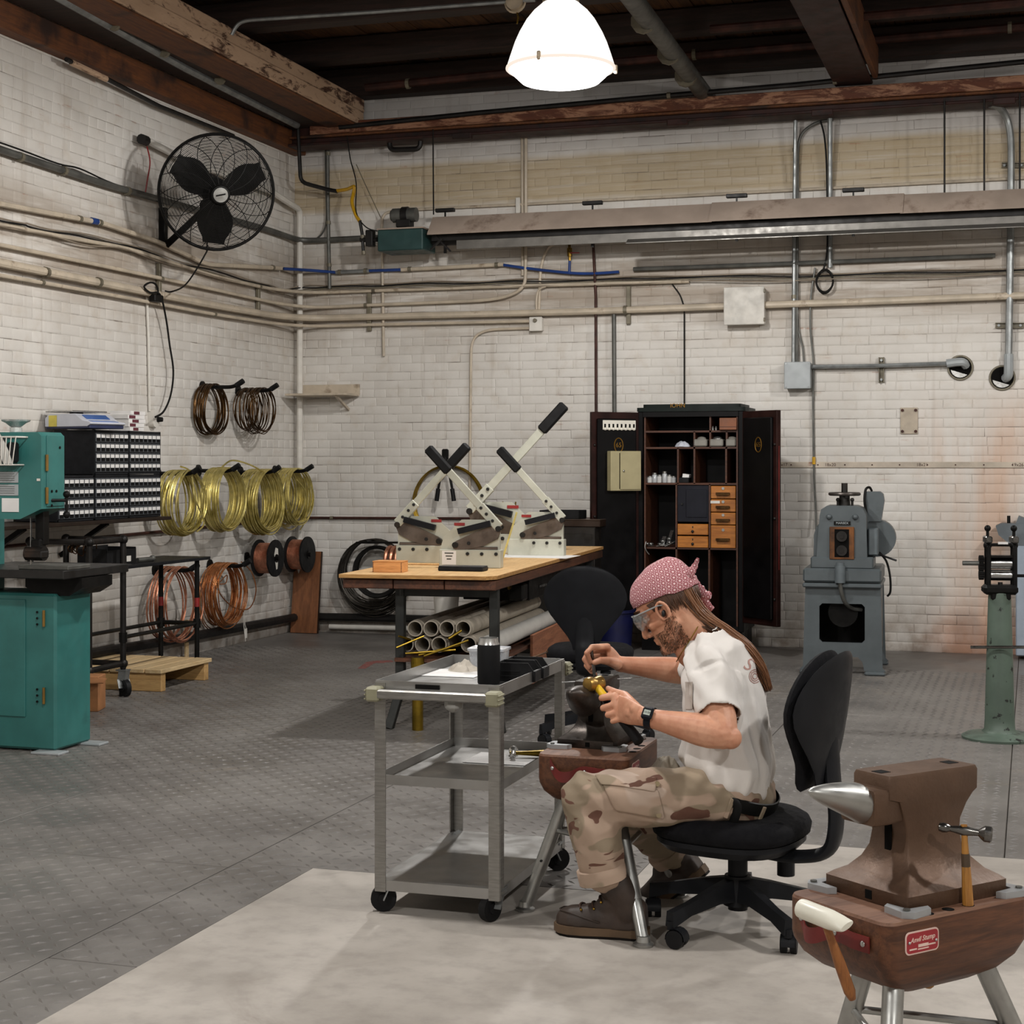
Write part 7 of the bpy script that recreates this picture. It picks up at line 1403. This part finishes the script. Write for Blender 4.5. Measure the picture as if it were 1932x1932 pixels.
for f in bm.faces:
    c = f.calc_center_median()+off
    for E_, d_, rr, lim in ((LEnd, la, .082, .55), (REnd, ra, .08, .55), (cs[-1], ta, .085, .6)):
        if (c-E_).length < rr and f.normal.dot(d_) > lim and (c-E_).dot(d_) > -.02: kill.append(f); break
bmesh.ops.delete(bm, geom=kill, context='FACES'); bm.to_mesh(shirt.data); bm.free()
modified(shirt, [('SOLIDIFY', dict(thickness=.004, offset=-1)), ('SMOOTH', dict(factor=.4, iterations=2))])
def bvh(o):
    me = o.data; of = MW[o.name].translation; return BVHTree.FromPolygons([v.co+of for v in me.vertices], [tuple(p.vertices) for p in me.polygons])
BS = bvh(shirt)
def project(mb, tree, d, lift=.0012):
    out = []
    for p in mb.v:
        h = tree.ray_cast(V3(p)-d*.5, d)
        out.append(tuple((h[0]+h[1]*lift*(1 if h[1].dot(d) < 0 else -1)) if h[0] is not None else V3(p)))
    mb.v = out; return mb
m_print = M('faded_red_print', 'b58a80', .8); dray = (P_(1420, 1270, 5.0)-V3((0, 0, CAM_H))).normalized()
def on_shirt(s, size, px, py, rot): return project(text_mb(s, size, frame(P_(px, py, 4.95), cR*math.cos(rot)-UP*math.sin(rot), cR*math.sin(rot)+UP*math.cos(rot)), 0, 'CENTER', .1), BS, dray)
obj('lettering', on_shirt('Sl', .055, 1415, 1256, .5), m_print, shirt, True, 0)
mb = MB()
for r in (.006, .011, .016):
    mb.loft([[P_(1424, 1276, 4.95)+cR*q*math.cos(t)+UP*q*1.2*math.sin(t) for t in np.linspace(0, 2*PI, 21)[:-1]] for q in (r, r+.0022)], False)
obj('rosette_print', project(mb, BS, dray), m_print, shirt, True, 0); obj('lettering', on_shirt('r', .022, 1434, 1283, .5), m_print, shirt, True, 0)
d2 = (P_(1299, 1310, 5.0)-V3((0, 0, CAM_H))).normalized(); G = [[P_(lerp(1294, 1308, u), lerp(1287, 1338, v), 4.95) for u in np.linspace(0, 1, 5)] for v in np.linspace(0, 1, 8)]
obj('chest_pocket', project(MB().grid(G), BS, d2, .003), M('pocket_cotton', 'b5aca4', .85), shirt, True, 180)
# ---- trousers
def camo():
    t = NT('desert_camo'); P = t.n('TexCoord').outputs['Object']; v = t.scale(P, (1, 1, 1.35))
    k = t.mix(t.ramp(t.noise(v, 5.5, 2, .5, .8), .46, .5), srgb('a8917f'), srgb('8b7c68'))
    k = t.mix(t.ramp(t.noise(v, 4.2, 2, .5, .5), .58, .61), k, srgb('b9a596')); k = t.mix(t.ramp(t.noise(t.scale(P, (1.0, 1.0, 2.0)), 5.0, 2, .5, 1.8), .60, .615), k, srgb('5e3a2e'))
    return t.out(t.mix(t.math('MULTIPLY', t.noise(P, 40, 3), .18), k, srgb('8a7865')), .85, 0, t.noise(P, 500, 2), .12, .001)
m_camo = camo(); tr = MB()
chain(tr, [P_(1392, 1500, 5.05)+LF*y for y in (-.075, 0, .075)], [.108, .116, .108], 20)
smooth_chain(tr, [LH+UP*.005, P_(1255, 1503, 4.93), LK+UP*-.002], [.095, .09, .083], 6, 22); smooth_chain(tr, [LK, P_(1125, 1580, 4.915), P_(1134, 1640, 4.92)], [.083, .08, .071], 6, 22)
smooth_chain(tr, [RH, P_(1300, 1522, 5.2), RK], [.095, .088, .078], 6, 20); smooth_chain(tr, [RK, P_(1222, 1565, 5.33), P_(1262, 1606, 5.37)], [.078, .072, .066], 6, 20)
def wrink(p, n):
    kn = max(0, 1-(p-LK).length/.16); d = noise.noise(V3((p.x*7, p.y*9, p.z*12)))*.011-abs(noise.noise(V3((p.x*11, p.y*14, p.z*17))))*.010+noise.noise(p*22+V3((5, 0, 0)))*.004
    d += kn*.008*math.sin(((p-LK).dot(V3((.8, 0, .6))))*95+2*noise.noise(p*8)); hp2 = max(0, 1-(p-LH).length/.17); d += hp2*.006*math.sin((p.x*.8-p.z*.5)*85+2*noise.noise(p*9)); return d
trou = remeshed('trousers', tr, m_camo, man, .0065, 4, wrink); BT = bvh(trou)
for nm, c0, c1, r in (('cuff', P_(1132, 1634, 4.92), P_(1138, 1662, 4.92), .0685), ('cuff', P_(1255, 1598, 5.365), P_(1268, 1612, 5.375), .0665)):
    A_ = [c0+(c1-c0)*k for k in (0, .05, .5, .95, 1.0)]; mb = MB().tube(A_, [r*1.02, r*1.08, r*1.09, r*1.07, r*.98], 28)
    mb.v = [tuple(V3(p)+V3(p).normalized()*.0+(V3(p)-c0.lerp(c1, .5))*(.06*noise.noise(V3(p)*25))) for p in mb.v]; obj(nm, mb, m_camo, trou, True, 60)
dt = (P_(1230, 1500, 4.85)-V3((0, 0, CAM_H))).normalized()
def patch(q, n=8, m=6, lift=.004): return project(MB().grid([[P_(*(V3(q[0]).lerp(V3(q[1]), u).lerp(V3(q[3]).lerp(V3(q[2]), u), v))) for u in np.linspace(0, 1, n)] for v in np.linspace(0, 1, m)]), BT, dt, lift)
for nm, q, l in (('cargo_pocket', [(1133, 1474, 4.8), (1242, 1490, 4.8), (1255, 1545, 4.8), (1160, 1528, 4.8)], .007), ('pocket_flap', [(1120, 1466, 4.8), (1240, 1470, 4.8), (1236, 1494, 4.8), (1133, 1482, 4.8)], .012)):
    o = obj(nm, patch(q, 12, 8, l), m_camo, trou, True, 180); modified(o, [('SOLIDIFY', dict(thickness=.004, offset=1)), ('SUBSURF', dict(levels=1))])
for px, py in ((1240, 1479), (1243, 1538)): c = BT.ray_cast(V3((0, 0, CAM_H)), (P_(px, py, 5)-V3((0, 0, CAM_H))).normalized())[0]; obj('button', MB().cyl(c, c-dt*.013, .008, n=12), M('button_tan', '8a7a5c', .5), trou, True)
m_belt = M('belt_black', '121212', .5, 0, .1); wc = P_(1387, 1484, 5.05); wf = (FW-wa*FW.dot(wa)).normalized()
obj('belt', MB().loft([[wc+wa*h+wf*.140*k*math.cos(t)+LF*.196*k*math.sin(t) for t in np.linspace(0, 2*PI, 49)[:-1]] for h, k in ((-.024, .97), (-.022, 1.0), (.016, 1.0), (.018, .97))], False), m_belt, trou, True, 50)
for t in (.9, 1.75, 2.5): c = wc+wf*.143*math.cos(t)+LF*.2*math.sin(t); obj('belt_loop', MB().bar(c+wa*.012, c+wa*-.05, .014, .006, wf*math.cos(t)+LF*math.sin(t), .002), m_camo, trou, True)
obj('side_strap', MB().tube(spline([wc+wf*-.015+LF*.186+wa*-.005, P_(1392, 1520, 4.845), P_(1383, 1553, 4.862)], 5), .015, 8, ell=.3, up=LF), m_belt, trou, True)
# ---- boots
m_boot = M('boot_leather', '34271f', .55, 0, .2, 12, '241a15', .5, .7, 6, .1, 120); m_sole = M('boot_sole', '5a4632', .7, 0, .15, 10); m_welt = M('boot_dark', '16120f', .7); m_lace = M('boot_lace', '3a2418', .7)
def boot(M_, shaft_top):
    mb = MB(); fx = [(-.075, .032, .075, .0), (-.06, .038, .088, 0), (-.02, .04, .092, 0), (.03, .04, .086, .0), (.075, .043, .07, .0), (.12, .047, .06, 0), (.16, .045, .054, 0), (.188, .034, .043, 0), (.203, .014, .025, 0)]
    R5 = []
    for x, hw, h, z0 in fx: R5.append([M_ @ V3((x, hw*math.copysign(abs(math.cos(t))**.8, math.cos(t)), .03+max(0, h*math.sin(t)) if math.sin(t) > 0 else .028)) for t in np.linspace(0, 2*PI, 25)[:-1]])
    mb.loft(R5); chain(mb, [M_ @ V3((-.02, 0, .075)), M_ @ V3((-.01, 0, .115)), shaft_top], [.047, .050, .052], 18); chain(mb, [M_ @ V3((.0, 0, .12)), M_ @ V3((.05, 0, .085))], [.042, .036], 16); return mb
def sole(M_, z0, z1, k, mat, nm, par):
    o_ = [(-.085, .0), (-.08, .026), (-.05, .038), (0, .036), (.06, .042), (.115, .051), (.16, .05), (.19, .038), (.209, .012)]; o_ = o_+[(x, -y) for x, y in o_[::-1] if y > 0]
    return obj(nm, MB().prism([(x*k, y*k) for x, y in o_], z0, z1, M_), mat, par, True, 40)
bp = on_z(1174, 1768); bp.z = 0; Bm = frame(bp, V3((-1, -.02, 0)), LF*-1 if False else V3((0, -1, 0)))
b1 = remeshed('boot', boot(Bm, P_(1145, 1648, 4.928)), m_boot, man, .005, 4); sole(Bm, .008, .032, 1.0, m_sole, 'sole', b1); sole(Bm, 0, .008, .97, m_welt, 'tread', b1)
sp_ = [Bm @ V3((.105+.02*0+.0, 0, .095)), Bm @ V3((.075, 0, .118)), Bm @ V3((.05, 0, .14)), Bm @ V3((.032, 0, .165))]
BO = bvh(b1); Ib = Bm.inverted()
def on_boot(x, y, z):
    o_ = Bm @ V3((x+.16, y*1.4, z+.16)); h = BO.ray_cast(o_, ((Bm @ V3((x, y, z)))-o_).normalized()); return (h[0]+h[1]*.003) if h[0] is not None else Bm @ V3((x, y, z))
for k in range(5):
    x, z = .115-.025*k, .075+.02*k; L_ = [on_boot(x, y, z) for y in (-.026, -.013, 0, .013, .026)]
    obj('lace', MB().tube(L_, .0032, 6), m_lace, b1, True); obj('eyelet', MB().ball(on_boot(x-.004, .029, z-.004), .0042, 6), m_brass, b1, True)
obj('toe_seam', MB().tube([on_boot(x, y, .05) for x, y in ((.06, .044), (.1, .04), (.14, .03), (.165, .016), (.172, 0), (.165, -.016), (.14, -.03))], .0028, 6), m_boot, b1, True)
bq = P_(1302, 1672, 5.38); dn = math.radians(38); Bx = V3((-math.cos(dn), .05, -math.sin(dn))).normalized(); Bm2 = frame(bq+V3((0, 0, .0)), Bx, V3((0, -1, 0)))
b2 = remeshed('boot', boot(Bm2, P_(1272, 1615, 5.378)), m_boot, man, .005, 4); sole(Bm2, .008, .032, 1.0, m_sole, 'sole', b2); sole(Bm2, 0, .008, .97, m_welt, 'tread', b2)
# ---- head wear, hair, glasses, watch
def asanoha():
    t = NT('bandana_print'); uv = t.n('UVMap').outputs[0]; s = t.n('SeparateXYZ'); t.put(s.inputs[0], t.scale(uv, (1, 1, 1))); x, y, _ = s.outputs
    row = t.math('FLOOR', y); xs = t.math('ADD', x, t.math('MULTIPLY', row, .5)); fx = t.math('SUBTRACT', t.math('FRACT', xs), .5); fy = t.math('SUBTRACT', t.math('FRACT', y), .5)
    a = t.math('ARCTAN2', fy, fx); r = t.math('POWER', t.math('ADD', t.math('MULTIPLY', fx, fx), t.math('MULTIPLY', fy, fy)), .5)
    ray = t.math('ABSOLUTE', t.math('SINE', t.math('MULTIPLY', a, 6.0))); ln = t.ramp(ray, .45, .2); ctr = t.ramp(r, .22, .1); edge = t.ramp(t.math('ABSOLUTE', t.math('SUBTRACT', r, .5)), .07, .03)
    k = t.math('MAXIMUM', t.math('MAXIMUM', t.math('MULTIPLY', ln, .8), ctr), t.math('MULTIPLY', edge, .55)); P = t.n('TexCoord').outputs['Object']
    return t.out(t.mix(k, srgb('84192f'), srgb('e0c8c8')), .85, 0, t.noise(P, 400, 2), .1, .001)
m_ban = asanoha()
def with_uv(o, f):
    uv = o.data.uv_layers.new(name='UVMap'); co = [v.co for v in o.data.vertices]; W = MW[o.name].translation
    for l in o.data.loops: uv.data[l.index].uv = f(co[l.vertex_index]+W)
    return o
rows = []; lowz = lambda t: .052-.022*math.cos(t)*0+(.012 if abs(t) < .6 else 0)-.02*max(0, -math.cos(t))*0
for i in range(15):
    q = i/14; row = []
    for k in range(49):
        t = 2*PI*k/48; ct, st = math.cos(t), math.sin(t)
        zl = .046+.012*ct-.018*(1-ct)/2*0-(.01 if ct < -.3 else 0); ph = q*PI/2
        z = zl+(.147-zl)*math.sin(ph); a = math.cos(ph)**.8 if q < 1 else 0
        rx = .103 if ct > 0 else .113; puff = 1+.03*math.sin(ph*2)
        wr = .0022*math.sin((z-zl)*260+3*noise.noise(V3((ct*2, st*2, q*3))))*(1-q)
        row.append(hp(-.004+(rx*ct*puff)*a-.035*math.sin(ph)**3*.8, (.083*st*puff)*a, z+.004*noise.noise(V3((ct*3, st*3, q*5))))+(HM_.to_3x3() @ V3((ct, st, .2)))*wr)
    rows.append(row)
I_ = HM_.inverted()
ban = obj('bandana', MB().grid(rows), m_ban, man, True, 180); modified(ban, [('SOLIDIFY', dict(thickness=.003, offset=1)), ('SUBSURF', dict(levels=1))])
def buv(p): q = I_ @ p; return (math.atan2(q.y, q.x)*5.2, (q.z*1.0+.02*abs(q.x))*58)
with_uv(ban, buv)
def tail(pts, wd, nm='bandana_tail'):
    P = spline(pts, 6); n = len(P); rr = [lerp(wd[0], wd[1], i/(n-1))*(1+.12*math.sin(i*1.7)) for i in range(n)]
    o = obj(nm, MB().tube(P, rr, 12, ell=.45, up=LF), m_ban, ban, True, 60); return with_uv(o, lambda p: ((p.x)*60, p.z*60))
tail([P_(1296, 1095, 5.06), P_(1303, 1080, 5.05), P_(1311, 1068, 5.05), P_(1317, 1053, 5.04)], (.02, .004)); tail([P_(1300, 1100, 5.1), P_(1315, 1110, 5.1), P_(1328, 1121, 5.1), P_(1341, 1124, 5.08)], (.024, .011)); tail([P_(1305, 1112, 5.12), P_(1325, 1132, 5.13), P_(1345, 1150, 5.12)], (.022, .008))
kn = MB().ball(P_(1303, 1096, 5.08), .024, 8, (1, 1, .9)); kn.v = [tuple(V3(p)+(V3(p)-P_(1303, 1096, 5.08))*.25*noise.noise(V3(p)*70)) for p in kn.v]; with_uv(obj('bandana_knot', kn, m_ban, ban, True, 60), lambda p: (p.x*60, p.z*60))
def hairm(nm, c1, c2):
    t = NT(nm); P = t.n('TexCoord').outputs['Object']; k = t.mix(t.noise(t.scale(P, (30, 30, 6)), 3, 3), srgb(c1), srgb(c2)); return t.out(k, .45)
m_hair = hairm('brown_hair', '2c1a11', '664530'); m_hairt = hairm('auburn_hair', '5c3620', '946440'); m_beard = hairm('beard_hair', '4a3324', '7d5c42')
def strand(mb, pts, r0): P = spline(pts, 4); n = len(P); mb.tube(P, [r0*(1-.75*(i/(n-1))**2) for i in range(n)], 4)
hr = random.Random(4); pony = MB(); spine = [P_(1284, 1103, 5.06), P_(1296, 1132, 5.055), P_(1322, 1165, 5.05), P_(1365, 1192, 5.04), P_(1404, 1222, 5.03), P_(1433, 1260, 5.03), P_(1450, 1302, 5.03)]
for i in range(420):
    a, q = hr.random()*2*PI, math.sqrt(hr.random()); L = hr.uniform(.82, 1.0); pts = []
    for k, p in enumerate(spine):
        wd = (.03, .034, .03, .026, .023, .02, .014)[k]; t0 = (spine[min(k+1, 6)]-spine[max(k-1, 0)]).normalized(); n1 = (UP-t0*UP.dot(t0)).normalized(); n2 = t0.cross(n1)
        pts.append(p+n1*wd*q*math.cos(a)*1.0+n2*wd*q*math.sin(a)*.9+V3((hr.gauss(0, .0022), hr.gauss(0, .0022), hr.gauss(0, .0022))))
    if L < .93: pts = pts[:-1]+[pts[-2].lerp(pts[-1], (L-.8)*5)]
    pony.mi = 1 if hr.random() < .38 or (q > .7 and math.cos(a) > .2) else 0; strand(pony, pts, .0019)
o = obj('ponytail', pony, [m_hair, m_hairt], man, True, 180)
cap = MB()
for i in range(620):                                     # short hair at the temples and nape, under the bandana edge
    t = hr.uniform(1.05, 2*PI-1.05); side = math.sin(t); x0, y0 = -.004+.1*math.cos(t), .0765*side; z0 = .05 if math.cos(t) < .2 else .045
    Ln = .035 if math.cos(t) > .1 else .07*hr.uniform(.6, 1)
    p0 = hp(x0, y0, z0); p1 = hp(x0*.98-.006, y0*1.0, z0-Ln*.5); p2 = hp(x0*.85-.012*hr.random(), y0*.93, z0-Ln)
    strand(cap, [p0, p1, p2], .0017)
obj('short_hair', cap, m_hair, man, True, 180)
BB = bvh(man); brd = MB(); cnt = 0
while cnt < 3000:
    x, s, z = hr.uniform(-.02, .1), hr.choice((-1, 1)), hr.uniform(-.13, -.02); 
    lim = -.045+(.035 if x < .012 else 0)+.02*max(0, (.03-x)*20)*0
    if z > (-.052 if x > .045 else -.045+(.045-x)*.9): cnt += 0; 
    if z > (-.05 if x > .05 else -.05+(.05-x)*.85): cnt += .02; continue
    o_ = hp(x, s*.12, z) if hr.random() < .8 else hp(.2, s*hr.uniform(0, .05), z); c_ = hp(x*.6, 0, z*.85)
    h = BB.ray_cast(o_, (c_-o_).normalized())
    if h[0] is None or (h[0]-o_).length > .2: cnt += .05; continue
    q = I_ @ h[0]
    if (q.x > .083 and -.08 < q.z < -.055) or (q.x > .09 and q.z > -.06): cnt += .02; continue
    d = (h[1]*.5-hz_*.9+hx_*.25+V3((hr.gauss(0, .2), hr.gauss(0, .2), hr.gauss(0, .2)))).normalized(); Lb = hr.uniform(.003, .0075)
    brd.cyl(h[0]-h[1]*.001, h[0]+d*Lb, .0007, .0003, 3, False); cnt += 1
for i in range(420):
    for s in (-1, 1):
        x, z = hr.uniform(.0, .0), 0; u = hr.random(); o_ = hp(.2, s*(.012+.042*u), .036+.004*math.sin(u*3)+hr.uniform(-.004, .004)); h = BB.ray_cast(o_, -hx_)
        if h[0] is not None: brd.cyl(h[0], h[0]+(hy_*s*.8+hz_*.3+hx_*.3)*.01, .0008, .0003, 3, False)
obj('beard', brd, m_beard, man, True, 0)
for s in (-1, 1):
    e = obj('eye', MB().ball(hp(.0775, s*.031, .010), .0112, 8), M('eye_white', 'cfc8c0', .2), man, True); obj('iris', MB().ball(hp(.0845, s*.031, .006), .0052, 6), M('iris_dark', '2a1d14', .15), e, True)
m_glass = M('safety_lens', 'dfe6e8', .08, 0, .02, trans=.85, alpha=.45); m_frame = M('clear_frame', 'a9adae', .2, 0, .05, trans=.3)
gl = obj('safety_glasses', MB().loft([[hp(.104-.30*(y*y)*8*.42+dx, y, z) for y in np.linspace(-.066, .066, 15)] for z, dx in ((.036, .004), (.02, .009), (.0, .008), (-.018, .0))], False), m_glass, man, True, 180)
gl.data.polygons.foreach_set('use_smooth', [True]*len(gl.data.polygons))
obj('brow_bar', MB().tube([hp(.108-1.0*(y*y), y, .037) for y in np.linspace(-.068, .068, 15)], .003, 6), m_frame, gl, True)
for s in (-1, 1):
    obj('side_shield', MB().grid([[hp(.1-.045*u-.0, s*(.066+.009*u), lerp(.036, .03, u) if v == 0 else lerp(-.018, .004, u)) for u in (0, .5, 1)] for v in (0, 1)]), m_glass, gl, True); obj('temple', MB().tube([hp(.098, s*.068, .034), hp(.055, s*.077, .03), hp(.012, s*.083, .026), hp(-.014, s*.08, .016)], .0025, 6), m_frame, gl, True)
    obj('earplug', MB().ball(hp(.008, s*.082, -.003), .0085, 8, (.8, 1, 1.3)), m_cap, man, True)
obj('neck_cord', MB().tube(spline([hp(-.075, .03, -.075), hp(-.04, .062, -.1), NB+FW*.045+LF*.06+UP*-.035, NB+FW*.07+LF*.03+UP*-.07], 6), .0016, 5), m_rodb, man, True)
wc_ = LWr.lerp(LE, .06); wx = (LE-LWr).normalized(); m_res = M('watch_resin', '10141c', .45); wn = (LF*.9+UP*.55); wn = (wn-wx*wn.dot(wx)).normalized(); wy = wn.cross(wx)
wt = obj('wrist_watch', MB().loft([[wc_+wx*h+(wn*math.cos(t)+wy*math.sin(t))*.0318*k for t in np.linspace(0, 2*PI, 33)[:-1]] for h, k in ((-.011, .97), (-.01, 1.03), (.01, 1.06), (.011, .99))], False), m_res, man, True)
WM = frame(wc_+wn*.036, wx, wy); obj('watch_case', MB().box((0, 0, 0), (.034, .04, .013), .006, WM), m_res, wt, True); obj('watch_display', MB().box((0, 0, .0068), (.02, .016, .001), 0, WM), M('lcd', 'b7c0b6', .2), wt, True); obj('lettering', text_mb('10:58', .0085, WM @ Matrix.Translation((0, 0, .0075)), .0001), m_res, wt, True)
obj('buckle', MB().box(tuple(wc_-wn*.032), (.012, .012, .006), .002), m_steel, wt, True)
# ---- what he holds
ml_ = thing('brass_mallet', 'brass mallet with a yellow and black handle in the man\'s left hand', 'mallet', HA)
axh = (V3((0, -1, 0))*.75+FW*.35+UP*-.1).normalized(); axh = (axh-hd0*axh.dot(hd0)).normalized()
obj('mallet_head', MB().lathe([(0, -.031), (.018, -.031), (.0225, -.026), (.0225, -.012), (.019, -.006), (.019, .006), (.0225, .012), (.0225, .024), (.021, .031), (.012, .0325), (0, .033)], frame((0, 0, 0), hd0.cross(axh), axh.cross(hd0.cross(axh))) @ Matrix.Identity(4), 28), M('mallet_brass', 'b08d4c', .35, .85, .12, 14, '8a6a34', .5, .7), ml_)
obj('yellow_handle', MB().tube([hd0*.012, hd0*.08], [.0115, .0125], 14), M('handle_yellow', 'd1a81c', .4), ml_); L_ = (HB_-HA).length; obj('black_grip', MB().tube([hd0*.07, hd0*.1, hd0*(L_-.03), hd0*L_, hd0*(L_+.004)], [.0135, .0145, .0165, .017, .012], 16), m_blkp, ml_)
c0, c1 = P_(1122, 1277.5, 5.30), P_(1116, 1227, 5.285); pn = thing('steel_punch', 'square steel punch held upright on the anvil by the right hand', 'punch', c0); obj('shank', MB().bar((0, 0, 0), tuple(c1-c0), .009, .009, LF, .001), m_dsteel, pn); obj('struck_end', MB().bar(tuple((c1-c0)*.93), tuple(c1-c0), .0105, .0105, LF, .003), m_dsteel, pn)
one('silver_wire', MB().cyl(P_(1060, 1287.5, 5.31), P_(1208, 1278, 5.335), .0018, .0012, 8), m_steel, 'thin silver wire lying across the smaller dark anvil', 'wire')
cloth('lap_cloth', P_(1258, 1440, 5.02)+V3((0, 0, -.02)), .05, .06, .045, 14, M('grey_rag', '8c8578', .9, 0, .1, 8, bump=.3, bscale=400), 'grey crumpled cloth lying on the man\'s lap by the stump', 'cloth', 22)
